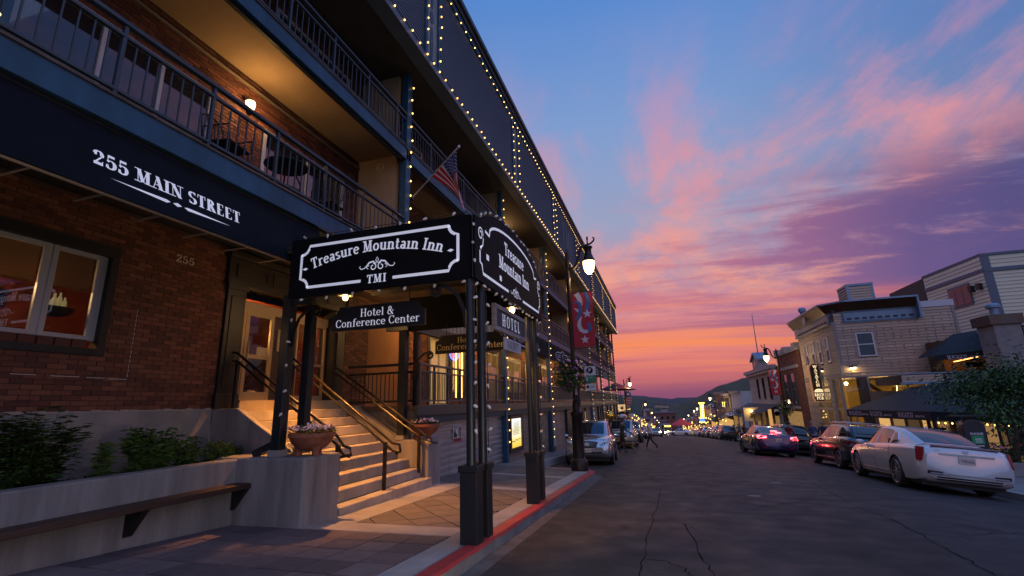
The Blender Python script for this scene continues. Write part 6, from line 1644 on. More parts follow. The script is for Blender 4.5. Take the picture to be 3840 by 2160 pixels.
plate(ob, rear_y(WAG, 0, .78) - .02, .78, 'B42 7LT', -1)
park(ob, 6.76, 22.45, R(2.0))
# --- blue-violet sedan, brake lights on
vio = paint('violet_blue_paint', (.035, .03, .095), .4, .22)
NIS = merge(SEDAN, L=4.90, W=1.85, axles=(-1.38, 1.44), steer=R(12), spokes=5)
NIS = merge(NIS, top=[(y * .955, z - .03) for y, z in SEDAN['top']], wid=[(y * .955, w) for y, w in SEDAN['wid']], bot=[(y * .955, z) for y, z in SEDAN['bot']], belt=[(y * .955, z - .03) for y, z in SEDAN['belt']], roof=[(y * .955, z - .05 if z > 1.2 else z - .03) for y, z in SEDAN['roof']])
nis = make_car('violet blue sedan with glowing brake lights pulling out from the kerb', NIS, vio)
tail_pair(nis, NIS, [(0, .96), (.28, .93), (.30, .86), (.10, .84), (0, .80), (-.18, .88), (-.22, .95)], tail_on)
rear_patch(nis, NIS, 'high_brake_lamp', tail_on, strip([(-.12, 1.12), (.12, 1.12)], .05), .02)
mbb = MB().box(-.14, .14, -1.70, -1.66, 1.17, 1.22).build('brake_lamp', tail_on, nis)
plate(nis, rear_y(NIS, 0, .78) - .02, .78, 'A1 860K', -1)
for s in (-1, 1): rear_patch(nis, NIS, 'reflector', tail_m, strip([(s * .5, .42), (s * .72, .44)], .03), .01)
for s in (-1, 1): point_light('brake_glow', (s * .72, -NIS['L'] / 2 - .12, .9), 7, (1, .06, .05), .08, nis)
park(nis, 4.95, 29.0, R(3))
# --- black SUV with an open door
blk = paint('black_paint_gloss', (.010, .010, .012), .3, .2)
bsv = make_car('black SUV with its rear door swung open by the brick corner', merge(SUV, spokes=7), blk)
tail_pair(bsv, SUV, [(0, 1.02), (.16, 1.0), (.16, .8), (0, .78), (-.12, .84), (-.14, 1.0)], tail_m)
dr = MB(); P = [(0, .38), (.95, .38), (1.0, .9), (.98, 1.07), (.75, 1.5), (.12, 1.58), (.0, 1.07)]
dr.prism(P, (-.94, -.02, 0), (-.82, -.50, 0), (0, 0, 1), (.5, -.82, 0), .09)
MB().box(-.94, -.9, -1.0, 0, .4, 1.0)
dro = dr.build('open_door', blk, bsv, bevel=.02)
park(bsv, 6.95, 34.0, R(0))
# --- silver crossover facing the camera
sil = paint('silver_paint', (.50, .51, .54), .75, .26)
RX = merge(SUV, spokes=5)
lex = make_car('silver crossover facing up the street behind the lamp post', RX, sil)
grl = front_patch(lex, RX, 'grille', M('grille_dark', (.02, .02, .022), .4, .3), [(-.40, .86), (-.2, .88), (0, .885), (.2, .88), (.40, .86), (.34, .66), (0, .64), (-.34, .66)], .012)
gb = MB()
for k in range(7): gb.box(-.36, .36, front_y(RX, .3, .75) + .02, front_y(RX, .0, .75) + .03, .665 + k * .029, .671 + k * .029)
gb.build('grille_bar', chrome, lex)
yb = front_y(RX, 0, .76) + .03
MB().lathe([(.055, 0), (.072, 0), (.072, .012), (.055, .012)], (0, yb, .77), 20, ax=(Vector((1, 0, 0)), Vector((0, 0, 1)), Vector((0, 1, 0))), sx=1.25).build('round_badge', chrome, lex)
for s in (-1, 1):
    front_patch(lex, RX, 'headlight', lamp_glass, [(s * .46, .80), (s * .62, .90), (s * .80, .985), (s * .84, .97), (s * .80, .86), (s * .62, .78), (s * .50, .745)], .012)
    MB().lathe([(.02, .02), (.055, .0), (.06, -.02)], (s * .64, front_y(RX, .64, .84) + .03, .85), 12, ax=(Vector((1, 0, 0)), Vector((0, 0, 1)), Vector((0, 1, 0)))).build('lamp_lens', chrome, lex)
    front_patch(lex, RX, 'fog_lamp', lamp_glass, [(s * .62, .50), (s * .76, .52), (s * .76, .44), (s * .64, .43)], .012)
    MB().tube([(s * .66, -1.75, 1.61), (s * .66, -1.5, 1.69), (s * .67, .0, 1.71), (s * .66, .2, 1.66)], .018, 6).build('roof_rail', rim_m, lex)
front_patch(lex, RX, 'lower_intake', plast, strip(lin_(-.55, .55, .46, .46), .09), .008)
plate(lex, front_y(RX, 0, .56) + .02, .56, 'GVDK311', 1, (.05, .06, .16))
park(lex, -3.05, 21.2, R(180 + 3))
# --- big pale SUV with a roof box
tan_ = paint('pale_gold_paint', (.46, .45, .43), .5, .3)
TAH = merge(SUV, L=5.1, W=2.0, wr=.40, axles=(-1.45, 1.50), spokes=6,
    top=[(-2.55, .95), (-2.5, 1.15), (-2.2, 1.25), (-.5, 1.2), (.8, 1.2), (1.2, 1.22), (2.0, 1.16), (2.4, 1.08), (2.55, .8)], wid=[(-2.55, .84), (-2.4, .95), (-1.5, 1.0), (1.6, 1.0), (2.2, .96), (2.55, .82)],
    bot=[(-2.55, .5), (-2.3, .38), (1.9, .34), (2.4, .38), (2.55, .46)], belt=[(-2.55, .95), (-2.3, 1.14), (0, 1.16), (1.2, 1.13), (2.0, 1.05), (2.55, .8)],
    roof=[(-2.44, 1.22), (-2.38, 1.6), (-2.2, 1.84), (-1.2, 1.90), (-.2, 1.90), (.2, 1.86), (.55, 1.68), (1.22, 1.21)], cab=(-2.43, 1.2), cb=[(-2.44, .88), (-.8, .92), (.9, .9), (1.22, .82)], ct=[(-2.44, .74), (0, .75), (1.22, .78)],
    dlo=[[(.92, 1.18), (.60, 1.42), (.25, 1.75), (.05, 1.78), (.06, 1.18)], [(-.02, 1.18), (-.02, 1.79), (-.95, 1.79), (-.95, 1.18)], [(-1.05, 1.18), (-1.05, 1.79), (-2.1, 1.76), (-2.2, 1.25)]], wind=(.32, 1.14), rear=(-2.41, -2.2))
tah = make_car('large pale SUV carrying a silver roof box behind the crossover', TAH, tan_)
front_patch(tah, TAH, 'grille', M('grille_dark'), [(-.52, 1.02), (.52, 1.02), (.50, .94), (-.50, .94)], .015); front_patch(tah, TAH, 'grille', M('grille_dark'), [(-.52, .86), (.52, .86), (.48, .72), (-.48, .72)], .015)
for s in (-1, 1):
    front_patch(tah, TAH, 'headlight', lamp_glass, [(s * .58, 1.04), (s * .86, 1.02), (s * .88, .76), (s * .58, .76)], .015)
    for dx, dz in ((.66, .95), (.78, .94), (.7, .83)): MB().lathe([(.02, .02), (.05, 0), (.055, -.02)], (s * dx, front_y(TAH, dx, dz) + .03, dz), 10, ax=(Vector((1, 0, 0)), Vector((0, 0, 1)), Vector((0, 1, 0)))).build('lamp_lens', chrome, tah)
    front_patch(tah, TAH, 'fog_lamp', lamp_glass, [(s * .66, .56), (s * .78, .56), (s * .76, .48), (s * .66, .48)], .012)
rbx = MB().lathe([(.02, 0), (.36, .02), (.40, .12), (.38, .22), (.28, .30), (.02, .33)], (0, -.6, 1.98), 20, sx=1.0, sy=2.3).build('roof_box', paint('roof_box_silver', (.42, .43, .46), .5, .3), tah, smooth=True)
for y in (-1.3, .0): MB().box(-.75, .75, y - .03, y + .03, 1.93, 1.98).build('roof_bar', plast, tah)
park(tah, -3.05, 36.4, R(180))
# --- smaller copies down the street
def small(label, sp, mat, x, y, rz, tail=None, head=False, group='cars along the far street'):
    c = make_car(label, sp, mat, group, detail=False)
    if tail: tail_pair(c, sp, [(0, 1.0), (.2, .98), (.2, .82), (0, .8), (-.1, .88)], tail)
    if head is not None:
        for s in (-1, 1): front_patch(c, sp, 'headlight', head_on if head else lamp_glass, [(s * .55, .78), (s * .75, .86), (s * .78, .78), (s * .6, .70)], .02)
    park(c, x, y, rz); return c
dk = paint('charcoal_paint', (.03, .032, .036), .4, .25); wh = paint('white_paint_gloss', (.6, .6, .62), .1, .25); gy = paint('grey_paint', (.12, .12, .13), .5, .25)
small('dark SUV parked behind the pale SUV with the roof box', TAH, dk, -3.2, 48.5, R(180))
small('grey hatch with red tail lamps parked closest before the grey hanging board', merge(SUV, W=1.82), gy, 6.55, 62.8, R(4), tail_m)
small('white SUV parked between the grey hatch and the dark sedan', SUV, wh, 6.4, 69.5, R(2), tail_m)
small('dark sedan parked past the white SUV', NIS, dk, 6.3, 77, R(1), tail_m)
small('silver crossover parked past the dark sedan', SUV, sil, 6.2, 85, 0, tail_m)
small('charcoal SUV parked past the silver crossover', SUV, dk, 6.2, 93, 0, tail_m)
oc = small('oncoming car with one blazing pair of headlights', NIS, gy, -1.6, 84, R(180), None, True)
point_light('headlight_glow', (0, NIS['L'] / 2 + .5, .7), 120, (1, .75, .45), .2, oc)
small('pale car crossing the end of the parked row', NIS, wh, 3.0, 112, R(70))
for k, (x, y, m_, r_) in enumerate(((-3.2, 62, gy, 180), (-3.2, 72, wh, 180), (-3.2, 84, dk, 180), (-3.2, 98, sil, 180), (-3.2, 112, dk, 180), (6.2, 104, wh, 0), (6.2, 118, dk, 0), (6.2, 132, sil, 0))):
    small(('grey sedan', 'white sedan', 'charcoal sedan', 'silver sedan', 'second charcoal sedan', 'white sedan', 'charcoal sedan', 'silver sedan')[k] + (' parked nose-up in the far row by the inn' if x < 0 else ' parked in the far row below the theatre sign'), NIS, m_, x, y, R(r_), tail_m if x > 0 else None)
# --- brew pub across the street
wood_s = M('weathered_siding', (.40, .315, .24), .8, col2=(.52, .41, .31), vscale=2.2, bump=.3, bscale=9, stretch=(.35, .35, 3))
wood_s2 = M('weathered_siding_dark', (.32, .25, .19), .8, col2=(.45, .35, .26), vscale=3, bump=.3, bscale=9, stretch=(.35, .35, 3))
nail_m = M('nail_stain', (.05, .04, .035), .9)
metal_b = M('blue_grey_metal', (.17, .26, .36), .45, .5, var=.15, vscale=1.5)
trim_w = M('painted_trim', (.24, .22, .20), .7, var=.15)
XW, YW, YW2, XW2 = 10.0, 32.0, 39.7, 15.95
gz = rwalk_z(0, YW)
pub = thing('brew_pub', 'two-storey timber-clad brew pub with chamfered metal cornice', 'building', (13, 35, gz))
core = MB().box(XW + .06, XW2, YW + .06, YW2, 2.36, 6.0).build('upper_storey', M('pub_backing', (.08, .06, .05), .9), pub)
def clap(parent, y0=None, y1=None, x0=None, x1=None, X=None, Y=None, z0=0, z1=1, bh=.17, holes=(), mats=(wood_s, wood_s2), stain=True):
    """lapped boards, one object each: on x = X facing -x, or on y = Y facing -y"""
    n = max(1, round((z1 - z0) / bh)); h = (z1 - z0) / n
    for k in range(n):
        a, b = z0 + k * h, z0 + (k + 1) * h
        lo, hi = (y0, y1) if X is not None else (x0, x1); segs = [(lo, hi)]
        for q in holes:
            if b > q[2] + .01 and a < q[3] - .01:
                ns = []
                for s in segs:
                    if s[1] <= q[0] or s[0] >= q[1]: ns.append(s)
                    else:
                        if s[0] < q[0] - .02: ns.append((s[0], q[0]))
                        if s[1] > q[1] + .02: ns.append((q[1], s[1]))
                segs = ns
        for s in segs:
            m = mats[rng.randrange(len(mats))]; mb = wedge_for(m)
            if X is not None: mt = Matrix(((-.045, 0, 0, X), (0, s[1] - s[0], 0, s[0]), (0, 0, h - .006, a), (0, 0, 0, 1)))
            else: mt = Matrix(((0, s[1] - s[0], 0, s[0]), (-.045, 0, 0, Y), (0, 0, h - .006, a), (0, 0, 0, 1)))
            place(mb, 'board', parent, mt)
WDG = {}
def wedge_for(m):
    if m.name not in WDG:
        WDG[m.name] = MB().add([(0, 0, 0), (1, 0, 0), (1, 1, 0), (0, 1, 0), (0, 0, 1), (.25, 0, 1), (.25, 1, 1), (0, 1, 1)], ((0, 3, 2, 1), (4, 5, 6, 7), (0, 1, 5, 4), (1, 2, 6, 5), (2, 3, 7, 6), (3, 0, 4, 7))).mesh('board', m)
    return WDG[m.name]
WINF = [(33.3 + 1.45 * i, 33.95 + 1.45 * i, 3.35, 4.85) for i in range(4)]
WINS = [(11.0, 11.88, 3.47, 4.85)]
wall_f = MB().box(XW + .02, XW + .06, YW, YW2, 2.36, 6.0).build('street_wall', M('pub_backing'), pub)
clap(wall_f, y0=YW, y1=YW2, X=XW + .02, z0=2.6, z1=5.5, bh=.16, holes=WINF)
wall_s = MB().box(XW, XW2, YW + .02, YW + .06, 2.36, 6.0).build('side_wall', M('pub_backing'), pub)
clap(wall_s, x0=XW + .1, x1=XW2 - .1, Y=YW + .02, z0=2.42, z1=6.05, bh=.165, holes=WINS)
st_ = MB()
for k in range(20):
    z = 2.5 + k * .165
    for j in range(14): 
        if rng.random() < .85: st_.box(XW + .45 + j * .4 + rng.uniform(-.05, .05), XW + .47 + j * .4 + rng.uniform(-.05, .05), YW - .029, YW - .026, z - .02, z + .025) if not (10.9 < XW + .45 + j * .4 < 11.95 and 3.4 < z < 4.9) else None
o = st_.build('nail_stains', nail_m, pub); o['kind'] = 'stuff'
MB().box(XW - .05, XW + .12, YW - .05, YW + .1, 2.3, 5.55).build('corner_board', trim_w, pub); MB().box(XW2 - .12, XW2 + .03, YW - .04, YW + .1, 2.4, 6.1).build('corner_board', trim_w, pub)
MB().box(XW - .03, XW + .1, YW, YW2, 2.32, 2.62).build('belt_board', trim_w, pub); MB().box(XW + .1, XW2, YW - .028, YW + .1, 2.32, 2.42).build('belt_board', trim_w, pub)
def sash_window(parent, a, b, c, d, X=None, Y=None, mat=None, lit=None):
    f = MB(); t = .07
    R_ = ((a, a + t, c, d), (b - t, b, c, d), (a + t, b - t, d - t, d), (a + t, b - t, c, c + t), (a + t, b - t, (c + d) / 2 - .03, (c + d) / 2 + .03))
    for q in R_:
        if X is not None: f.box(X - .06, X + .04, q[0], q[1], q[2], q[3])
        else: f.box(q[0], q[1], Y - .06, Y + .04, q[2], q[3])
    wo = f.build('window', mat or white_f, parent)
    if X is not None: MB().box(X + .0, X + .02, a + t, b - t, c + t, d - t).build('pane', glass_d, wo)
    else: MB().box(a + t, b - t, Y + .0, Y + .02, c + t, d - t).build('pane', glass_d, wo)
    return wo
for q in WINF:
    wo = sash_window(pub, *q, X=XW)
    MB().box(XW - .005, XW - .002, q[0] + .08, q[1] - .08, q[2] + .8, q[3] - .08).build('roller_blind', M('pale_blind', (.45, .45, .48), .8), wo)
sash_window(pub, *WINS[0], Y=YW)
# chamfered metal cornice
cy0, cy1 = YW - .35, YW2 + .25
def cornice(z0, z1, o0, o1, mat, nm):
    """sloping band round the street front, chamfered corner and 4.2 m of the side"""
    P = lambda o, z: [(XW - o, cy1, z), (XW - o, YW + .5, z), (XW + .6, YW - o, z), (XW + 4.2, YW - o, z)]
    a, b = P(o0, z0), P(o1, z1); mb = MB()
    for i in range(3): mb.quad(a[i], a[i + 1], b[i + 1], b[i])
    mb.build(nm, mat, pub)
cornice(5.45, 5.55, .10, .12, metal_b, 'cornice_lip'); cornice(5.55, 6.05, .08, .10, metal_b, 'cornice_band'); cornice(6.05, 6.12, .14, .16, metal_b, 'cornice_lip')
cornice(6.12, 6.62, .16, .50, M('copper_brown', (.13, .075, .045), .3, .7, var=.25, vscale=1.2), 'cornice_slope'); cornice(6.62, 6.72, .54, .54, metal_b, 'cornice_lip')
MB().add([(XW - .54, cy1, 6.72), (XW - .54, YW + .5, 6.72), (XW + .6, YW - .54, 6.72), (XW + 4.2, YW - .54, 6.72), (XW + 4.2, YW2, 6.66), (XW, YW2, 6.66)], ((0, 1, 2, 3, 4, 5),)).build('cornice_top', metal_b, pub)
MB().box(XW + 4.15, XW + 4.25, YW - .5, YW + 2, 5.45, 6.7).build('cornice_end', metal_b, pub)
for i in range(9): MB().box(XW + .75 + i * .38, XW + .97 + i * .38, YW - .118, YW - .095, 5.62, 5.72).build('dentil', M('dentil_dark', (.03, .035, .045), .7), pub)
for i in range(12): MB().box(XW - .115, XW - .092, YW + .75 + i * .55, YW + 1.1 + i * .55, 5.62, 5.72).build('dentil', M('dentil_dark'), pub)
MB().box(XW2 - 1.75, XW2 + .05, YW - .05, YW + .2, 6.05, 6.4).build('parapet_flashing', M('flashing_pale', (.45, .46, .5), .5, .3), pub)
MB().box(XW + .1, XW2, YW + .1, YW2, 6.0, 6.3).build('flat_roof', M('roof_felt'), pub)
el = MB(); c = Vector((XW - .35, 36.0, 6.35)); AX = (Vector((0, 1, 0)), Vector((0, 0, 1)), Vector((-1, 0, 0)))
el.lathe([(.36, 0), (.42, .0), (.42, .07), (.36, .07)], c, 24, ax=AX); el.lathe([(.01, .0), (.36, .01), (.36, .03)], c, 24, 1, ax=AX); el.build('round_emblem', [metal_b, M('emblem_dark', (.05, .055, .06), .5)], pub)
g = MB().tube([(XW + 4.6, YW + 1.3, 6.3), (XW + 4.6, YW + 1.3, 6.4)], .2, 8)
def vent_stack(x, y, z0, h, r):
    mb = MB(); mb.lathe([(r, 0), (r, h * .7)], (x, y, z0), 14); mb.lathe([(r * .9, h * .66), (r * 1.6, h * .7), (r * 1.6, h * .9), (r * 1.1, h)], (x, y, z0), 14); return mb.build('vent_stack', metal_b, pub)
vent_stack(XW + .3, 38.6, 6.6, 1.0, .16)
rb = MB().box(11.55, 12.9, 33.4, 34.9, 6.3, 7.95).build('rooftop_housing', M('pub_backing'), pub)
clap(rb, x0=11.65, x1=12.8, Y=33.4, z0=6.4, z1=7.85, bh=.17); clap(rb, y0=33.5, y1=34.8, X=11.55, z0=6.4, z1=7.85, bh=.17)
for q in ((11.52, 11.66, 33.36, 33.5), (12.8, 12.94, 33.36, 33.5), (11.52, 11.66, 34.8, 34.94)): MB().box(*q, 6.3, 8.0).build('housing_trim', metal_b, rb)
MB().box(11.5, 12.95, 33.34, 34.95, 7.88, 8.02).build('housing_cap', metal_b, rb)
MB().box(13.05, 14.1, 34.2, 35.2, 6.3, 6.98).build('air_unit', M('unit_white', (.5, .52, .55), .5), pub)
ls = MB().box(14.0, 14.5, YW - .07, YW - .03, 5.55, 5.85).build('louvre', M('louvre_pale', (.5, .52, .58), .5), pub)
for k in range(3): 
    for j in range(3): piece('louvre_blade', nail_m, ls, 14.04 + j * .155, 14.15 + j * .155, YW - .08, YW - .065, 5.60 + k * .085, 5.64 + k * .085)
# ground storey: piers, shopfront glass, warm room
gl = gz + .0
def pier(x0, x1, y0, y1, nm='pier', mat=None): return MB().box(x0, x1, y0, y1, gl - .3, 2.36).build(nm, mat or M('dark_timber', (.09, .06, .04), .7, var=.25, stretch=(3, 3, .3)), pub)
pier(XW + .75, XW + 1.15, YW - .0, YW + .4); pier(XW2 - .3, XW2, YW, YW + .3); pier(XW + 4.0, XW + 4.25, YW, YW + .3)
sw_ = pier(XW - .0, XW + .1, 37.5, YW2, 'street_panel', M('pub_backing')); clap(sw_, y0=33.9, y1=34.6, X=XW, z0=gl, z1=2.3, bh=.16); clap(sw_, y0=37.6, y1=YW2, X=XW, z0=gl, z1=2.3, bh=.16)
MB().box(XW + .02, XW + .1, 33.9, 34.6, gl, 2.3).build('street_panel', M('pub_backing'), pub)
fg_ = MB()
for y in (32.75, 33.9, 34.65, 36.0, 37.5): fg_.box(XW - .01, XW + .06, y - .04, y + .04, gl, 2.32)
for z in (.55,): fg_.box(XW - .01, XW + .05, 32.75, 33.9, z - .04, z + .04); fg_.box(XW - .01, XW + .05, 34.65, 37.5, z - .04, z + .04)
fg_.box(XW - .01, XW + .06, YW + .45, YW + .53, gl, 2.32)
shopf = fg_.build('shopfront_frame', M('mullion_grey', (.35, .36, .38), .4, .4), pub)
MB().box(XW + .02, XW + .03, 32.5, 33.86, gl, 2.32).build('pane', glass, shopf); MB().box(XW + .02, XW + .03, 34.7, 37.46, gl, 2.32).build('pane', glass, shopf)
fs_ = MB()
for x in (XW + 1.2, XW + 3.0): fs_.box(x - .04, x + .04, YW + .02, YW + .1, gl, 2.32)
fs_.box(XW + 1.2, XW + 4.0, YW + .02, YW + .09, .22, .30); fs_.box(XW + .0, XW + .75, YW + .02, YW + .09, .22, .30); fs_.box(XW + .3, XW + .36, YW + .02, YW + .09, gl, .22)
sf = fs_.build('shopfront_frame', M('mullion_grey'), pub)
MB().box(XW + 1.22, XW + 4.0, YW + .05, YW + .06, gl, 2.32).build('pane', glass, sf); MB().box(XW + .05, XW + .75, YW + .05, YW + .06, gl, 2.32).build('pane', glass, sf)
rm = MB(); rm.quad((XW + .2, YW2 - .5, gl), (XW2, YW2 - .5, gl), (XW2, YW2 - .5, 2.36), (XW + .2, YW2 - .5, 2.36)); rm.quad((XW2 - .3, YW, gl), (XW2 - .3, YW2, gl), (XW2 - .3, YW2, 2.36), (XW2 - .3, YW, 2.36)); rm.quad((XW + .1, YW + .1, 2.34), (XW2, YW + .1, 2.34), (XW2, YW2, 2.34), (XW + .1, YW2, 2.34)); rm.quad((XW + .1, YW + .1, gl), (XW2, YW + .1, gl), (XW2, YW2, gl), (XW + .1, YW2, gl))
rm.build('pub_room', M('pub_room', (.50, .36, .13), .8, var=.35, vscale=.8), pub)
MB().tube([(12.9, 33.1, 2.3), (12.75, 33.1, 1.5), (12.35, 33.1, .9), (12.5, 33.1, .5), (12.45, 33.1, .3)], [.13, .13, .15, .22, .18], 10).build('brewing_duct', M('duct_gold', (.7, .5, .15), .25, .8), pub, smooth=True)
MB().bar((11.3, 33.2, 2.2), (12.7, 33.2, 1.0), .16).build('roof_truss', M('dark_timber'), pub)
MB().tube([(11.2, 32.8, 2.2), (13.8, 32.8, 2.2)], .06, 8).build('ceiling_pipe', M('duct_gold'), pub)
pl_ = thing('spot_lamp', 'small round yellow lamp inside the brew pub window', 'lamp', (13.75, 32.6, 2.1))
MB().ball((13.75, 32.6, 2.1), .07).build('bulb', M('spot_bulb', (1, .8, .3), .5, emit=(1, .7, .2), estr=40.), pl_)
point_light('spot_light', (13.4, 33.6, 1.6), 300, (1, .66, .2), .25, pl_)
lb_ = thing('pub_room_lamp', 'warm ceiling lamp behind the brew pub street windows', 'lamp', (11.2, 35.5, 2.1)); MB().ball((11.2, 35.5, 2.05), .1).build('bulb', M('spot_bulb'), lb_); point_light('room_light', (11.2, 35.5, 1.8), 30, (1, .66, .25), .25, lb_)
# wall flood lamp
wl = thing('wall_floodlight', 'lit floodlight below the single side window of the brew pub', 'lamp', (10.9, YW - .1, 2.95)); pf = onY(2900 + 820 / 2.734, 950 + 1165 / 2.734, YW - .2)
MB().box(pf.x - .14, pf.x + .14, YW - .28, YW - .05, pf.z - .03, pf.z + .07).build('housing', iron, wl); MB().box(pf.x - .12, pf.x + .12, YW - .26, YW - .08, pf.z - .045, pf.z - .031).build('lens', M('flood_lens', (1, .9, .7), .4, emit=(1, .72, .36), estr=30.), wl)
MB().box(pf.x - .16, pf.x + .16, YW - .3, YW - .1, pf.z - .20, pf.z - .18).build('guard', iron, wl); point_light('flood_light', (pf.x, YW - .22, pf.z - .1), 12, (1, .66, .3), .08, wl)
# projecting lettered sign
sg = thing('projecting_sign', 'tall rounded black sign with stacked cream letters on the pub front', 'sign', (XW - .5, 36, 1))
sy = 36.1; sx0, sx1, sz0, sz1 = XW - .95, XW - .12, .40, 3.60
q0 = onY(2900 + 350 / 2.734, 950 + 1125 / 2.734, sy); q1 = onY(2700 + 1105 / 2.898, 1250 + 745 / 2.898, sy); sx0, sx1, sz0, sz1 = q0.x - .02, q0.x + .78, q1.z, q0.z
w_, h_ = sx1 - sx0, sz1 - sz0
out = [(.05, 0), (w_ - .05, 0), (w_ - .05, .12), (w_, .17), (w_, h_ - .4)] + arc(w_ / 2, h_ - .4, w_ / 2, .4, 15, 165, 8) + [(0, h_ - .4), (0, .17), (.05, .12)]
MB().prism(out, (sx0, sy, sz0), (1, 0, 0), (0, 0, 1), (0, 1, 0), .16).build('sign_body', M('sign_copper_glow', (.50, .26, .14), .4, .3, emit=(1, .42, .16), estr=.22), sg)  # copper body also glows faintly, added to brighten the sign
inn_ = [(w_ / 2 + (x - w_ / 2) * .80, h_ / 2 + (z - h_ / 2) * .965) for x, z in out]
MB().prism(inn_, (sx0, sy - .012, sz0), (1, 0, 0), (0, 0, 1), (0, 1, 0), .014).build('sign_face', M('sign_black', (.018, .014, .012), .5), sg)
mb = MB()
sp_ = (h_ - 1.12) / 7
for i, ch in enumerate('WASATCH'): letters(mb, ch, (sx0 + w_ / 2, sy - .013, sz1 - .14 - (i + 1) * sp_), (1, 0, 0), (0, 0, 1), (0, -1, 0), sp_ * .86, 'slab', 0, sx=1.3)
letters(mb, 'BREW', (sx0 + w_ / 2, sy - .013, sz0 + .36), (1, 0, 0), (0, 0, 1), (0, -1, 0), .19, 'slab', 0, sx=.88); letters(mb, 'PUB', (sx0 + w_ / 2, sy - .013, sz0 + .14), (1, 0, 0), (0, 0, 1), (0, -1, 0), .19, 'slab', 0, sx=.88)
mb.prism(arc(w_ / 2, .62, .28, .22, 0, 180, 10) , (sx0, sy - .013, sz0), (1, 0, 0), (0, 0, 1), (0, -1, 0), .004)
mb.build('lettering', M('sign_cream_glow', (.80, .70, .48), .5, emit=(1, .74, .4), estr=1.0), sg)  # emission added to boost the cream letters beyond the lamp's light
MB().bar((sx1, sy + .08, sz1 - .5), (XW, sy + .08, sz1 - .5), .05).build('bracket', iron, sg); MB().bar((sx1, sy + .08, sz0 + .4), (XW, sy + .08, sz0 + .4), .05).build('bracket', iron, sg)
gs = thing('gooseneck_lamp', 'black gooseneck lamp aimed at the tall pub sign', 'lamp', (XW - .3, 35.3, 2.6)); gp = onY(2900 + 440 / 2.734, 950 + 1215 / 2.734, 35.2)
MB().lathe([(.03, .1), (.06, .06), (.13, -.06), (.12, -.06)], gp + Vector((.35, 0, .12)), 12).build('shade', iron, gs, smooth=True); MB().tube([gp + Vector((.35, 0, .2)), gp + Vector((.6, 0, .25)), (XW, 35.2, gp.z + .2)], .02, 6).build('arm', iron, gs)
point_light('gooseneck_light', (sx0 + w_ / 2 + .25, sy - .7, sz1 - 1.0), 70, (1, .7, .35), .08, gs); MB().ball(gp + Vector((.33, 0, .04)), .05).build('bulb', bulb_hot, gs)
# low parapet wing, dark canopies, roofs to the right
lw_ = thing('pub_wing', 'low timber wing of the brew pub with a dark sloping canopy', 'building', (14, 29, gz))
MB().box(11.5, 21, 28.6, YW - .1, 1.78, 2.25).build('parapet', M('pub_backing'), lw_)
wpf = MB().box(11.4, 13.1, 28.5, 28.6, 1.9, 2.26).build('parapet_board', M('pub_backing'), lw_); clap(wpf, x0=11.4, x1=13.1, Y=28.5, z0=1.9, z1=2.24, bh=.12)
wp2 = MB().box(13.2, 21, 28.52, 28.6, 1.9, 2.26).build('parapet_board', M('pub_backing'), lw_); clap(wp2, x0=13.2, x1=21, Y=28.52, z0=1.9, z1=2.24, bh=.12, mats=(M('grey_board', (.22, .21, .20), .8, var=.2),))
MB().box(11.35, 21, 28.44, 28.62, 2.26, 2.32).build('parapet_cap', metal_b, lw_); MB().box(11.35, 21, 28.44, 28.6, 1.78, 1.9).build('gutter', metal_b, lw_)
MB().box(14.2, 21, 30.5, YW - .1, 2.2, 4.0).build('upper_wall', M('brown_wall', (.10, .055, .03), .8, var=.2), lw_)
for x in (15.0, 16.4): sash_window(lw_, x, x + .9, 2.5, 3.2, Y=30.5, mat=M('brown_frame', (.2, .13, .08), .7))
canv = M('canopy_canvas', (.012, .013, .017), .8, var=.2, vscale=2, bump=.1, bscale=12)
ac = MB(); a_, b_, c_, d_ = onY(2900 + 1640 / 2.734, 950 + 1050 / 2.734, 28.9), onY(2900 + 1840 / 2.734, 950 + 830 / 2.734, 30.6), onY(2900 + 2210 / 2.734, 950 + 765 / 2.734, 30.6), onY(2900 + 2280 / 2.734, 950 + 975 / 2.734, 28.9)
ac.add([a_, d_, c_, b_, a_ - Vector((0, 0, .25)), d_ - Vector((0, 0, .25))], ((0, 1, 2, 3), (4, 5, 1, 0))); ac.add([a_, b_, Vector((a_.x, 30.6, a_.z))], ((0, 1, 2),)); awo = ac.build('awning', canv, lw_)
mb = MB(); letters(mb, 'WASATCH', Vector((a_.x + .95, 28.89, a_.z - .22)), (1, 0, 0), (0, 0, 1), (0, -1, 0), .2, 'roman', -.12, sx=.75); sans('awning_text', 'BREW PUB', (a_.x + 1.85, 28.885, a_.z - .20), (1, 0, 0), (0, 0, 1), .12, M('sign_white'), awo); mb.build('awning_lettering', M('sign_white'), awo)
hl = thing('heat_lamp', 'glowing orange tube heater below the upper pub awning', 'lamp', (15, 29.5, 3)); MB().tube([a_ + Vector((1.0, .5, -.32)), d_ + Vector((-.5, .5, -.32))], .025, 6).build('tube', M('heat_glow', (1, .4, .1), .5, emit=(1, .35, .08), estr=6.), hl); point_light('heat_light', ((a_.x + d_.x) / 2, 29.8, a_.z - .45), 14, (1, .42, .14), .2, hl)
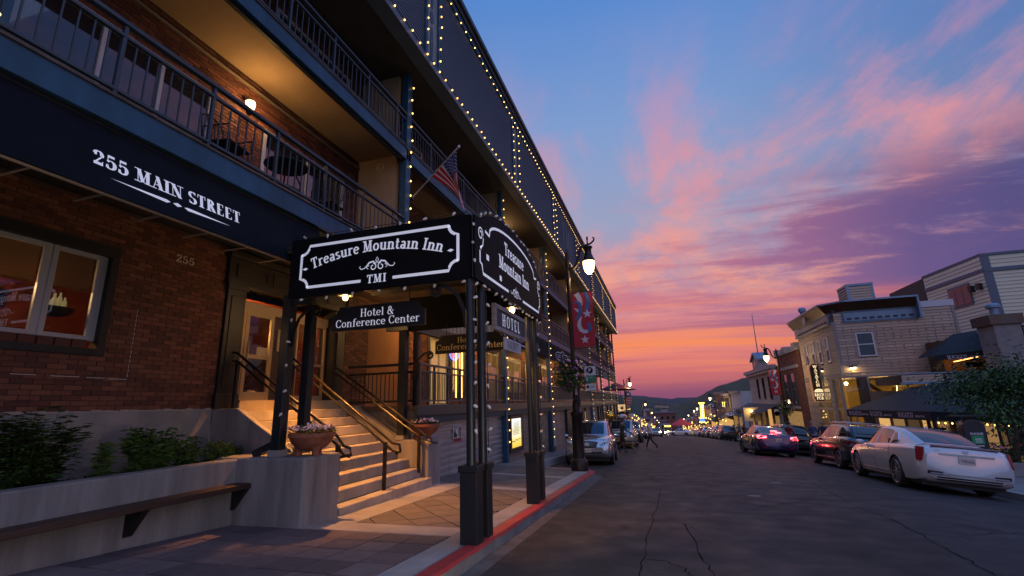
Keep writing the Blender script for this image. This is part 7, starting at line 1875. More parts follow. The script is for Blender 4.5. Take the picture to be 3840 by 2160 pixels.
# stack and side roof
sk = thing('chimney_stack', 'square copper-capped chimney with a metal vent above the pub wing', 'chimney', (15.2, 27.3, 2)); MB().box(14.75, 15.75, 27.0, 28.2, 2.3, 4.35).build('shaft', M('grey_board'), sk); MB().box(14.62, 15.88, 26.9, 28.3, 4.3, 4.75).build('cap', M('copper_green', (.10, .10, .085), .5, .4, col2=(.13, .06, .04), vscale=1.5), sk); MB().lathe([(.16, 0), (.16, .35), (.27, .38), (.27, .5), (.18, .58)], (15.2, 27.5, 4.75), 14).build('vent', metal_b, sk)
sr = thing('side_house', 'grey boarded house beside the copper-capped chimney', 'building', (18, 27.5, 2)); shw = MB().box(15.9, 24, 27.2, 30.3, 2.0, 4.2).build('wall', M('pub_backing'), sr); clap(shw, x0=15.9, x1=24, Y=27.2, z0=2.3, z1=4.15, bh=.16, mats=(M('grey_board'),)); MB().box(15.8, 24, 27.05, 30.3, 4.2, 4.45).build('cornice', M('flashing_pale'), sr)
# cream boarded block behind
cb_ = thing('cream_building', 'tall cream boarded building rising behind the brew pub', 'building', (20, 40, gz)); cream = [M('cream_board_%d' % i, c, .75, var=.08, vscale=1.2) for i, c in enumerate(((.66, .65, .48), (.62, .61, .45)))]
YC = 38.0
def sc(p, Y=YC): return onY(2900 + p[0] / 2.734, 950 + p[1] / 2.734, Y)
v1, v2, v4 = sc((1545, 290), YC + 6), sc((2110, 25)), sc((2090, 190))
xr = 27.0; xc = v2.x
zt, zb_ = v2.z, v4.z
bk = MB()
bk.add([(v1.x, YC + 6, -3), (xc, YC, -3), (xr, YC, -3), (xr, YC + 12, -3), (v1.x, YC + 12, -3), (v1.x, YC + 6, zt), (xc, YC, zt), (xr, YC, zt), (xr, YC + 12, zt), (v1.x, YC + 12, zt)], ((0, 1, 6, 5), (1, 2, 7, 6), (2, 3, 8, 7), (4, 0, 5, 9), (5, 6, 7, 8, 9)))
cbo = bk.build('wall', M('pub_backing'), cb_)
def clap2(p, q, z0, z1, bh):
    p, q = Vector(p), Vector(q); d = (q - p); n = Vector((d.y, -d.x, 0)).normalized(); k = round((z1 - z0) / bh); h = (z1 - z0) / k
    for i in range(k):
        z = z0 + i * h; mt = Matrix(((n.x * .05, d.x, 0, p.x), (n.y * .05, d.y, 0, p.y), (0, 0, h - .008, z), (0, 0, 0, 1))); place(wedge_for(cream[i % 2]), 'board', cbo, mt)
clap2((xc, YC, 0), (xr, YC, 0), 2.0, zb_ - .05, .24); clap2((xc, YC, 0), (xr, YC, 0), zb_ + .2, zt - .05, .24)
clap2((v1.x, YC + 6, 0), (xc, YC, 0), 2.0, zb_ - .05, .24); clap2((v1.x, YC + 6, 0), (xc, YC, 0), zb_ + .2, zt - .05, .24)
bt = M('blue_trim', (.10, .13, .17), .6)
def band(z0, z1, o, nm='trim_band'):
    mb = MB(); d = Vector((xc - v1.x, -6, 0)); n = Vector((d.y, -d.x, 0)).normalized() * o
    mb.add([(v1.x + n.x, YC + 6 + n.y, z0), (xc + n.x * .3, YC - o, z0), (xr, YC - o, z0), (v1.x + n.x, YC + 6 + n.y, z1), (xc + n.x * .3, YC - o, z1), (xr, YC - o, z1)], ((0, 1, 4, 3), (1, 2, 5, 4))); mb.build(nm, bt, cb_)
band(zb_ - .05, zb_ + .2, .12); band(zt - .05, zt + .12, .12)
MB().box(xc - .05, xc + .42, YC - .10, YC - .03, 2, zt).build('corner_board', bt, cb_)
wq = [sc((1760, 440), YC + 2.6), sc((1935, 380), YC + 1.2)]
d = Vector((xc - v1.x, -6, 0)).normalized(); n_ = Vector((d.y, -d.x, 0)); cw = Vector((v1.x, YC + 6, 0)).lerp(Vector((xc, YC, 0)), .58); mb = MB(); mb.obox(cw + Vector((0, 0, zb_ - 1.15)) + n_ * .06, d * 1.1, n_ * .04, (0, 0, .75)); wo = mb.build('window', bt, cb_)
for s in (-.75, 0, .75): MB().obox(cw + d * s * .95 + Vector((0, 0, zb_ - 1.15)) + n_ * .105, d * .32, n_ * .01, (0, 0, .62)).build('pane', glass_d, wo)
for s in (.80, .92):
    q = Vector((v1.x, YC + 6, 0)).lerp(Vector((xc, YC, 0)), s); MB().obox(q + Vector((0, 0, zb_ - .9)) + n_ * .15, d * .14, n_ * .14, (0, 0, .2)).build('wall_light', plast, cb_)
# big market umbrella canopy over the terrace
um = thing('terrace_canopy', 'large black canvas canopy over the pub terrace', 'canopy', (11, 26, gz))
def up(x, y, Y): return onY(2900 + x / 2.734, 1400 + y / 2.734, Y)
A_, B_, Cc, D_ = up(748, 372, 29.5), up(1600, 392, 22.8), up(2570, 420, 22.8), up(2570, 60, 28.3); R1_, R2_ = up(1390, 150, 28.3), up(1720, 95, 28.3)
mb = MB(); mb.add([A_, B_, R2_, R1_], ((0, 1, 2, 3),)); mb.add([B_, Cc, D_, R2_], ((0, 1, 2, 3),)); mb.build('canvas', canv, um)
hv = Vector((0, 0, .34)); mb = MB(); mb.add([A_, B_, B_ - hv, A_ - hv], ((0, 1, 2, 3),)); vo = mb.build('valance', canv, um); mb = MB(); mb.add([B_, Cc, Cc - hv, B_ - hv], ((0, 1, 2, 3),)); mb.build('valance', canv, um)
dv = (B_ - A_).normalized(); nv = dv.cross(Vector((0, 0, 1))).normalized(); nv = nv if nv.y < 0 else -nv
mb = MB()
for f in (.13, .42, .76):
    p = A_.lerp(B_, f) - Vector((0, 0, .26)); letters(mb, 'WASATCH', p + nv * .004, dv, (0, 0, 1), nv, .20, 'roman', -.12, sx=1.2 if f < .3 else 1.0); p2 = p + dv * .95; sans('valance_text', 'BREW PUB', p2 + nv * .004 + Vector((0, 0, .02)), dv, (0, 0, 1), .09, M('sign_white'), vo)
mb.build('valance_lettering', M('sign_white'), vo)
for p in (A_.lerp(B_, .02), B_, Cc): MB().tube([(p.x + .1, p.y + .1, rwalk_z(0, p.y) - .1), (p.x + .1, p.y + .1, p.z)], .05, 8).build('pole', plast, um)
# terrace wall and planters under it
tw = thing('terrace', 'timber terrace front glowing warmly under the black canopy', 'terrace', (11, 28, gz)); MB().box(10.6, 15.5, 30.2, 30.4, gz - .3, 1.5).build('back_wall', M('terrace_wall', (.18, .12, .07), .8, var=.35, vscale=1.2), tw)
for i in range(9): MB().box(10.7 + i * .62, 11.15 + i * .62, 30.14, 30.2, gz + .2, .4).build('window', M('terrace_lit_%d' % (i % 3), (.4, .25, .1), .7, emit=(1, .55, .18), estr=(.7, .25, .05)[i % 3]), tw)
for i in range(7): MB().box(11.0 + i * .9, 11.1 + i * .9, 26.0, 26.1, gz, .2).build('post', M('dark_timber'), tw)
sl_ = thing('string_lights', 'row of pale bulbs under the terrace canopy edge', 'string lights', tuple(Cc)); 
for i in range(12):
    p = B_.lerp(Cc, .12 + i * .075) - Vector((0, -.3, .42)); place(bulb_far, 'bulb', sl_, Matrix.Translation(p) @ Matrix.Scale(1.2, 4))
MB().tube([B_ - Vector((0, -.3, .38)), Cc - Vector((0, -.3, .38))], .008, 4).build('wire', wire_m, sl_)
# --- brick block and the western front
bb = thing('brick_building', 'red brick shop with pale parapet blocks beside the brew pub', 'building', (12, 44, -2))
by0, by1 = 40.0, 47.6
bbx = XW + .0
brk = M('brick_far', (.20, .08, .055), .85, col2=(.28, .115, .075), vscale=4, bump=.3, bscale=20)
bwl = MB().box(bbx + .02, 16, by0 + .02, by1, -4, 4.9).build('wall', mortar, bb)
mb = MB(); z = gz - .3; r_ = 0
while z < 4.85:
    for a in range(0, 34):
        y = by0 + .03 + a * .225 + (.11 if r_ % 2 else 0)
        if y + .21 < by1 and not (42.2 < y < 46.6 and (0.6 < z < 3.2 or z < .2)): mb.add([(bbx, y, z), (bbx, y + .212, z), (bbx, y + .212, z + .062), (bbx, y, z + .062), (bbx + .02, y, z), (bbx + .02, y + .212, z), (bbx + .02, y + .212, z + .062), (bbx + .02, y, z + .062)], ((3, 2, 1, 0), (0, 1, 5, 4), (2, 3, 7, 6), (0, 4, 7, 3), (1, 2, 6, 5)), rng.randrange(4))
    for a in range(0, 27):
        x = bbx + .02 + a * .225 + (.11 if r_ % 2 else 0); mb.add([(x, by0, z), (x + .212, by0, z), (x + .212, by0, z + .062), (x, by0, z + .062), (x, by0 + .02, z), (x + .212, by0 + .02, z), (x + .212, by0 + .02, z + .062), (x, by0 + .02, z + .062)], ((0, 1, 2, 3), (0, 4, 5, 1), (3, 2, 6, 7)), rng.randrange(4))
    z += .072; r_ += 1
o = mb.build('bricks', brick_ms, bb); o['kind'] = 'stuff'
stone_b = M('pale_stone_trim', (.33, .31, .29), .8, var=.15)
for y in (40.6, 44.0, 46.8): MB().box(bbx - .12, bbx + .5, y, y + .9, 4.9, 5.35).build('parapet_block', stone_b, bb)
MB().box(bbx - .1, bbx + .3, by0, by1, 4.75, 4.92).build('coping', stone_b, bb); MB().box(bbx - .06, bbx + .02, by0 + .9, by1, 3.5, 3.75).build('stone_band', stone_b, bb); MB().box(bbx - .06, bbx + .02, 42.0, 46.8, .42, .6).build('sill', stone_b, bb)
for y in (42.3, 44.6): sash_window(bb, y, y + 1.5, .6, 3.2, X=bbx + .0, mat=M('dark_frame', (.05, .05, .055), .6))
MB().box(bbx - .02, bbx + .03, 42.0, 46.8, gz - .1, .2).build('shopfront', lit[0], bb)
wf = thing('western_front', 'grey boarded western shop with a peaked false front and flagpole', 'building', (12, 56, -3)); wy0, wy1 = 48.6, 63.0
wgz = rwalk_z(0, 56)
wfo = MB().box(bbx + .05, 17, wy0, wy1, wgz - 1, 4.1).build('wall', M('pub_backing'), wf); gb_ = (M('pale_grey_board', (.34, .33, .33), .75, var=.1), M('pale_grey_board2', (.31, .30, .30), .75, var=.1))
clap(wfo, y0=wy0, y1=wy1, X=bbx + .05, z0=.7, z1=3.9, bh=.2, holes=[(51.3, 52.7, 1.2, 3.3), (54.4, 55.6, 1.2, 3.3), (57.4, 58.6, 1.2, 3.3)], mats=gb_)
for a in (51.4, 54.45, 57.45): sash_window(wf, a, a + 1.1, 1.2, 3.3, X=bbx + .05, mat=M('navy_frame', (.04, .05, .07), .6))
MB().box(bbx - .45, bbx + .1, wy0, wy1 + .4, 3.9, 4.25).build('cornice', gb_[0], wf); MB().box(bbx - .25, bbx + .1, wy0, wy1 + .2, 3.65, 3.9).build('cornice', metal_b, wf)
pk = MB(); pk.prism([(55.2, 4.25), (58.8, 4.25), (58.8, 5.2), (57.0, 5.85), (55.2, 5.2)], (bbx - .1, 0, 0), (0, 1, 0), (0, 0, 1), (1, 0, 0), .8); pk.build('peak', gb_[1], wf)
MB().prism([(54.9, 5.15), (57.0, 5.9), (59.1, 5.15), (59.1, 5.3), (57, 6.08), (54.9, 5.3)], (bbx - .3, 0, 0), (0, 1, 0), (0, 0, 1), (1, 0, 0), 1.2).build('peak_roof', metal_b, wf); MB().lathe([(.02, 0), (.28, 0), (.3, .03)], (bbx - .11, 57, 4.85), 16, ax=(Vector((0, 1, 0)), Vector((0, 0, 1)), Vector((-1, 0, 0)))).build('round_window', glass_d, wf)
fp = thing('flagpole', 'thin bare flagpole rising from the peaked western front', 'pole', (bbx + .3, 57, 5.9)); q = onX(2700 + 345 / 2.898, 1250 - 210 / 2.898, bbx + .3); MB().tube([(bbx + .3, 57, 5.9), (bbx + .3, 57, q.z)], [.06, .03], 6).build('shaft', M('pole_grey', (.2, .2, .22), .5), fp)
pr = MB(); pr.add([(bbx + .05, wy0 + .4, .72), (bbx + .05, 66, .72), (bbx - 1.4, 66.6, -.05), (bbx - 1.4, wy0 + 1.6, -.05)], ((0, 1, 2, 3),)); pr.box(bbx - 1.42, bbx - 1.32, wy0 + 1.6, 66.6, -.28, -.05); pr.build('porch_roof', M('shingle_dark', (.05, .055, .065), .8, var=.3, vscale=3), wf)
for y in (51, 54.5, 58, 62, 66): MB().box(bbx - 1.38, bbx - 1.26, y, y + .12, rwalk_z(0, y), -.25).build('porch_post', trim_w, wf)
MB().box(bbx - .0, bbx + .06, wy0, 66, wgz - .6, .7).build('shop_wall', M('shop_warm', (.35, .31, .25), .8, var=.2), wf)
for i, y in enumerate((50, 53, 56.2, 59.4, 62.6)): MB().box(bbx - .03, bbx - .0, y, y + 1.6, wgz + .5, .2).build('shop_window', lit[(0, 1, 2, 0, 0)[i]], wf)
for i in range(20): MB().box(bbx - 1.3, bbx - 1.27, 57 + i * .45, 57.05 + i * .45, rwalk_z(0, 57 + i * .45) + .1, rwalk_z(0, 60) + 1.2).build('rail_bar', iron, wf)
MB().box(bbx - 1.32, bbx - 1.25, 57, 66, rwalk_z(0, 60) + 1.15, rwalk_z(0, 60) + 1.25).build('rail', iron, wf)
plm = thing('porch_lamp', 'bright lamp lighting the cream board under the western porch', 'lamp', (8.6, 64, -.6)); lp_ = onX(2700 + 345 / 2.898, 1250 + 845 / 2.898, 8.6)
MB().ball(lp_, .09).build('bulb', bulb_hot, plm); point_light('porch_lamp_light', lp_ + Vector((-.25, -.3, 0)), 18, WARM, .1, plm)
bs_ = thing('board_sign', 'cream square board with a bell under the western porch', 'sign', tuple(lp_)); MB().box(lp_.x - .75, lp_.x + .75, lp_.y + .12, lp_.y + .17, lp_.z - 1.0, lp_.z + .35).build('board', M('cream_sign', (.55, .5, .33), .7), bs_); MB().lathe([(.3, -.55), (.2, -.4), (.14, -.1), (.05, 0)], lp_ + Vector((0, .1, -.1)), 12, sy=.1).build('bell', M('bell_dark', (.08, .06, .03), .6), bs_)
# --- farther row on the right
def row_house(name, label, x0, y0, y1, zt, mat, win, kind='plain', roof=None):
    t = thing(name, label, 'building', (x0 + 3, (y0 + y1) / 2, prof(y0)), 'shops along the far street'); zb = prof(y1) - 3
    MB().box(x0, x0 + 7, y0, y1, zb, zt).build('wall', mat, t); MB().box(x0 - .25, x0 + .2, y0 - .1, y1 + .1, zt - .3, zt + .12).build('cornice', trim_w, t)
    n = max(2, int((y1 - y0) / 2.2)); fl_ = prof((y0 + y1) / 2) + .2
    k = 0; z = fl_ + 4.4
    while z + 1.7 < zt - .3:
        for i in range(n):
            a = y0 + (y1 - y0) * (i + .28) / n; b = y0 + (y1 - y0) * (i + .72) / n
            wo = MB().box(x0 - .04, x0 + .02, a - .08, b + .08, z - .08, z + 1.58).build('window', trim_w, t); MB().box(x0 - .05, x0 - .041, a, b, z, z + 1.5).build('pane', lit[rng.randrange(3)] if rng.random() < win else glass_d, wo)
        z += 3.0
    MB().box(x0 - .03, x0 + .02, y0 + .4, y1 - .4, fl_, fl_ + 2.6).build('shopfront', lit[rng.randrange(2)], t); MB().add([(x0, y0 + .3, fl_ + 3.4), (x0, y1 - .3, fl_ + 3.4), (x0 - 1.3, y1 - .3, fl_ + 2.8), (x0 - 1.3, y0 + .3, fl_ + 2.8)], ((0, 1, 2, 3),)).build('awning', roof or canv, t)
    return t
brick_f = M('brick_distant', (.20, .085, .06), .85, var=.25, vscale=6); grey_f = M('render_grey', (.28, .27, .27), .85, var=.12); white_b = M('board_white', (.45, .44, .43), .8, var=.1); brown_f = M('board_brown_far', (.15, .10, .075), .85, var=.2); cream_f = M('render_cream', (.42, .37, .28), .85, var=.1)
row_house('shop_house', 'white vertical-boarded shop beyond the western porch', 10, 72.5, 81, 2.25, white_b, .2, roof=metal_b)
row_house('shop_house', 'brown slatted shop past the white boarded one', 10, 81.5, 94, 2.0, brown_f, .3)
row_house('shop_house', 'tall red brick shop behind the theatre sign', 10.4, 95, 108, 2.4, brick_f, .3); row_house('shop_house', 'cream theatre front hung with red bunting', 10.2, 109, 122, .0, cream_f, .6); row_house('shop_house', 'dark brick shop below the theatre', 10.2, 123, 140, -.5, brick_f, .5)
for i, (a, b, zt, m_) in enumerate(((141, 158, -2.0, grey_f), (159, 176, -3.4, brown_f), (177, 196, -3.8, brick_f), (197, 220, -6, cream_f), (221, 250, -7.5, brick_f), (251, 285, -9, grey_f))):
    row_house('shop_house', ('grey', 'brown', 'brick', 'cream', 'dull red', 'pale')[i] + ' shop low down the far street on the theatre side', 10.2, a, b, zt, m_, .5)
tek = thing('terrace_bar', 'brown slatted bar with bulb-lit rooftop terrace beyond the inn', 'building', (-6.5, 66, -3))
MB().box(-12, -5.0, YE + .6, 72, -5, -.1).build('wall', M('bar_wall', (.30, .23, .16), .8, var=.2), tek); MB().box(-12, -4.6, YE + .6, 72, -.1, .15).build('terrace_floor', plast, tek)
slm = M('slat_wood', (.30, .22, .15), .75, var=.25)
sf_ = MB().box(-4.72, -4.68, 62, 71.8, .2, 2.0).build('slat_backing', M('bar_backing', (.08, .06, .04), .9), tek)
for i in range(24): piece('slat', slm, sf_, -4.68, -4.62, 62.05 + i * .405, 62.4 + i * .405, .2, 2.0)
strand('festoon bulbs along the slatted rooftop terrace rail', [(-4.55, 62, 2.05), (-4.55, 71.8, 2.05)], .6, group='festoon bulbs on the terrace bar'); strand('festoon bulbs below the slatted rooftop terrace rail', [(-4.55, 62.5, .3), (-4.55, 71.8, .3)], .4, group='festoon bulbs on the terrace bar')
for k in range(3): MB().box(-5.02, -4.97, 61.5 + k * 3.4, 63.2 + k * 3.4, -3.2, -.4).build('window', lit[k % 3], tek)
tk = thing('lit_box_sign', 'glowing square sign with an agave beneath the terrace bar', 'sign', (-4.2, 61.5, -.6)); q0, q1 = onY(2050 + 965 / 3.622, 1400 + 425 / 3.622, 62.0), onY(2050 + 1085 / 3.622, 1400 + 545 / 3.622, 62.0)
MB().box(q0.x - .06, q1.x + .06, 62.0, 62.15, q1.z - .06, q0.z + .06).build('sign_frame', plast, tk); MB().box(q0.x, q1.x, 61.98, 62.0, q1.z, q0.z).build('sign_panel', M('lit_panel', (.8, .6, .35), .6, emit=(1, .62, .28), estr=.75), tk)
cx_ = (q0.x + q1.x) / 2; cz_ = (q0.z + q1.z) / 2; mb = MB()
for a in range(20, 161, 20): mb.add([(cx_ - .06, 61.97, cz_ - .05), (cx_ + .06, 61.97, cz_ - .05), (cx_ + .62 * math.cos(R(a)), 61.97, cz_ - .05 + .75 * math.sin(R(a)))], ((0, 1, 2),))
mb.build('agave', M('ink_black'), tk); sans('lettering', 'Tekila', (cx_, 61.96, cz_ - .55), (1, 0, 0), (0, 0, 1), .45, M('ink_black'), tk, bold=.01)
for k, (yy, rr, lab) in enumerate(((62.5, 2.2, 'black and red patio umbrella on the rooftop terrace'), (66.0, 2.2, 'red patio umbrella past the black one on the rooftop terrace'), (69.5, 2.3, 'dark patio umbrella at the far end of the rooftop terrace'))):
    u = thing('patio_umbrella', lab, 'umbrella', (-5.6, yy, .15), 'patio umbrellas on the terrace bar'); mb = MB(); nseg = 8
    for i in range(nseg):
        a, b = 2 * math.pi * i / nseg, 2 * math.pi * (i + 1) / nseg
        mb.add([(-5.6, yy, 3.7), (-5.6 + rr * math.cos(a), yy + rr * math.sin(a), 2.85), (-5.6 + rr * math.cos(b), yy + rr * math.sin(b), 2.85)], ((0, 1, 2),), (i + k) % 2 if k < 2 else 1)
    mb.build('canopy', [M('umbrella_red', (.32, .03, .035), .8), M('umbrella_black', (.02, .015, .018), .8)], u); MB().tube([(-5.6, yy, .15), (-5.6, yy, 3.7)], .04, 6).build('pole', plast, u)
for i, (a, b, zt, m_) in enumerate(((74, 90, .4, brick_f), (91, 108, -1.2, brown_f), (109, 128, -1.8, grey_f), (129, 150, -3.2, brick_f), (151, 175, -4.6, cream_f), (176, 205, -6.5, brown_f), (206, 240, -8, brick_f), (241, 280, -10, grey_f))):
    t = row_house('shop_house', ('dark brick', 'brown', 'grey', 'brick', 'cream', 'weathered', 'dull brick', 'pale')[i] + ' shop down the far street on the inn side', -14.0, a, b, zt, m_, .5)
# --- theatre sign, Stoked board, tents, bus
eg = thing('theatre_sign', 'tall yellow neon blade sign over a lit marquee', 'sign', (9, 126, -8)); ey = 112.0
def ep(x, y): return onY(2250 + x / 4.262, 1380 + y / 4.262, ey)
p0, p1 = ep(1600, 570), ep(1665, 795); mb = MB(); P = [(p0.x, p0.z), (ep(1645, 570).x, p0.z), (p1.x, p1.z), (ep(1615, 800).x, p1.z)]
mb.add([(x, ey, z) for x, z in P] + [(x, ey + .3, z) for x, z in P], ((0, 1, 2, 3), (4, 7, 6, 5), (0, 4, 5, 1), (1, 5, 6, 2), (2, 6, 7, 3), (3, 7, 4, 0))); mb.build('blade', M('egypt_panel', (.1, .08, .02), .6, emit=(.5, .34, .03), estr=.8), eg)
tp = MB()
for a, b in zip(P, P[1:] + P[:1]): tp.bar((a[0], ey - .05, a[1]), (b[0], ey - .05, b[1]), .12)
tp.box(p0.x - .3, ep(1645, 570).x + .3, ey - .1, ey + .3, p0.z, p0.z + .25); tp.build('neon_border', M('neon_yellow', (1, .8, .1), .5, emit=(1, .72, .08), estr=3.5), eg)
for i, ch in enumerate('EGYPTIAN'):
    f = (i + .75) / 8.6; cx = (P[0][0] + P[1][0]) / 2 * (1 - f) + (P[2][0] + P[3][0]) / 2 * f; cz = P[0][1] + (P[2][1] - P[0][1]) * f
    sans('letter', ch, (cx, ey - .08, cz - .2), (1, 0, 0), (0, 0, 1), .42, M('neon_white', (1, 1, .9), .5, emit=(1, .95, .8), estr=3.), eg)
m0, m1 = ep(1595, 800), ep(1675, 860); mq = MB().box(m0.x, m1.x, ey - .6, ey + 1.5, m1.z, m0.z).build('marquee', M('marquee_blue', (.05, .15, .35), .5, emit=(.15, .4, .9), estr=.9), eg)
MB().box(m0.x - .1, m1.x + .1, ey - .7, ey + 1.5, m1.z - .15, m1.z).box(m0.x - .1, m1.x + .1, ey - .7, ey + 1.5, m0.z, m0.z + .12).build('marquee_edge', M('neon_yellow'), eg)
sgn = thing('hanging_sign', 'grey hanging board with black capitals past the western porch', 'sign', (8.9, 73, -.7)); a0, a1 = onY(2700 + 150 / 2.898, 1250 + 832 / 2.898, 73), onY(2700 + 228 / 2.898, 1250 + 893 / 2.898, 73)
MB().box(a0.x, a1.x, 73, 73.1, a1.z, a0.z).build('board', M('sign_grey', (.45, .43, .38), .7), sgn); sans('lettering', 'STOKED', ((a0.x + a1.x) / 2, 72.99, (a0.z + a1.z) / 2 - .2), (1, 0, 0), (0, 0, 1), .42, M('ink_black'), sgn, bold=.012); MB().bar((a0.x - .1, 73.05, a0.z + .1), (10, 73.05, a0.z + .1), .08).build('bracket', iron, sgn)
tn = thing('market_tent', 'red peaked market tent in the far street', 'tent', (3.2, 125, prof(125))); mb = MB(); z = prof(125) + 2.4
mb.add([(1.2, 123, z), (6.2, 123, z), (6.2, 128, z), (1.2, 128, z), (3.7, 125.5, z + 1.6)], ((0, 1, 4), (1, 2, 4), (2, 3, 4), (3, 0, 4))); mb.build('canopy', M('tent_red', (.4, .04, .05), .8), tn)
for x, y in ((1.25, 123.05), (6.15, 123.05), (1.25, 127.9), (6.15, 127.9)): MB().bar((x, y, z - 2.5), (x, y, z), .06).build('leg', rim_m, tn)
bus = thing('bus', 'oncoming bus with lit destination sign and headlights', 'bus', (0.6, 175, prof(175))); zb = prof(175)
MB().box(-.7, 1.9, 175, 186, zb + .35, zb + 3.1).build('body', M('bus_body', (.10, .10, .11), .5), bus, bevel=.15); MB().box(-.5, 1.7, 174.98, 174.995, zb + 1.2, zb + 2.4).build('windshield', car_glass, bus)
MB().box(-.4, 1.6, 174.95, 174.97, zb + 2.6, zb + 3.0).build('destination_sign', M('amber_led', (1, .6, .1), .5, emit=(1, .5, .05), estr=5.), bus)
for x in (-.35, 1.55): MB().ball((x, 174.95, zb + .8), .22).build('headlight', head_on, bus)
for x in (-.55, 1.75): MB().lathe([(.5, -.15), (.5, .15)], (x, 178, zb + .5), 14, ax=(Vector((0, 1, 0)), Vector((0, 0, 1)), Vector((1, 0, 0)))).build('wheel', tyre_m, bus)
point_light('bus_headlights', (.6, 173, zb + .9), 600, (1, .8, .5), .3, bus)
# far town at the foot of the street and bunting lights
for i in range(26):
    x = rng.uniform(-60, 70); y = rng.uniform(300, 430); h = rng.uniform(6, 12); m_ = (grey_f, brick_f, cream_f, brown_f)[i % 4]; w = rng.uniform(8, 18)
    if abs(x - 2) < 9 and y < 330: y += 70
    t = thing('town_building', 'distant town building at the foot of the street', 'building', (x, y, prof(y)), 'distant town buildings'); MB().box(x - w / 2, x + w / 2, y, y + 12, prof(y) - 6, prof(y) + h).build('wall', m_, t); MB().box(x - w / 2 - .4, x + w / 2 + .4, y - .4, y + 12.4, prof(y) + h, prof(y) + h + .8).build('roof', M('far_roof', (.10, .10, .115), .8), t)
    for k in range(4): MB().box(x - w / 2 + w * (k + .3) / 4, x - w / 2 + w * (k + .7) / 4, y - .05, y, prof(y) + h - 4, prof(y) + h - 2).build('window', lit[k % 3] if rng.random() < .4 else glass_d, t)
# --- hills
def hill(name, label, Y, depth, prof_az, base, mat, seed, amp):
    """a ridge at distance Y whose crest follows elevations seen along the street"""
    r_ = random.Random(seed); f = crv(prof_az); xs = []; mb = MB(); az = frange(prof_az[0][0], prof_az[-1][0], 150); rows_ = 10; vs = []
    ph = [(r_.uniform(.3, 6), r_.uniform(0, 6.28), r_.uniform(.2, 1)) for _ in range(14)]
    for j in range(rows_ + 1):
        t = j / rows_
        for a in az:
            y = Y - depth * (1 - t) ** 1.2; x = Y * math.tan(R(a)) * (y / Y); top = CAM_H + Y * math.tan(R(f(a))) / math.cos(R(a))
            z = base + (top - base) * math.sin(t * math.pi / 2) ** .9 + amp * (1.2 - t * .8) * sum(c * math.sin(q * a * 1.6 + p + j * .7) for q, p, c in ph) / 14 * (Y / 1000) * (0.4 if j == rows_ else 2.2)
            vs.append((x, y, z))
    n = len(az); mb.add(vs, [(j * n + i, j * n + i + 1, (j + 1) * n + i + 1, (j + 1) * n + i) for j in range(rows_) for i in range(n - 1)])
    o = mb.build(name, mat, smooth=True); tag(o, label, 'hill', kind='structure'); return o
hm1 = M('hill_scrub', (.024, .036, .014), .95, col2=(.062, .072, .030), vscale=.035, bump=1., bscale=.12); hm2 = M('hill_meadow', (.030, .040, .022), .95, col2=(.06, .066, .036), vscale=.02); hm3 = M('far_ridge', (.035, .045, .05), .95, var=.2, vscale=.004)
hill('hill', 'green wooded hillside rising on the pub side of the valley', 1100, 620, [(-1.5, -1.9), (-.2, -1.55), (1.2, -.8), (2.6, -.28), (3.95, .28), (5.3, .98), (6.6, 1.45), (8.8, 1.95), (12, 2.2), (15.1, 2.2), (22, 3.0), (34, 4.0), (60, 4)], -60, hm1, 3, 10)
hill('hill', 'lower olive hillside dotted with houses beyond the lamps', 1700, 700, [(-50, 2.5), (-25, 2.2), (-10, 1.2), (-5, .65), (-3.7, .5), (-2.1, .25), (-.75, -.2), (.6, -.38), (2, -.5), (5, -.6), (12, -.6)], -75, hm2, 5, 10)
hill('hill', 'blue distant mountain ridge under the sunset', 6500, 2500, [(-50, 1.2), (-10, .8), (-4, .62), (-2.45, .52), (-1.0, .28), (0, .2), (1.1, .06), (2.2, .16), (3.4, .16), (8, .2), (40, .5)], -150, hm3, 9, 6)
hs_ = random.Random(4)
for i in range(16):
    a = hs_.uniform(-2.6, 1.8); y = hs_.uniform(1250, 1500); x = y * math.tan(R(a)); zz = CAM_H + y * math.tan(R(-.95 + hs_.uniform(-.25, .35) - max(0, a) * .2))
    t = thing('hillside_house', 'tiny pale house on the olive hillside', 'house', (x, y, zz), 'houses scattered on the hillside'); MB().box(x - 9, x + 9, y - 60, y - 48, zz - 4, zz + 3).build('wall', cream_f, t); MB().prism([(-10, 3), (10, 3), (0, 7)], (x, y - 61, zz), (1, 0, 0), (0, 0, 1), (0, 1, 0), 14).build('roof', M('far_roof'), t)
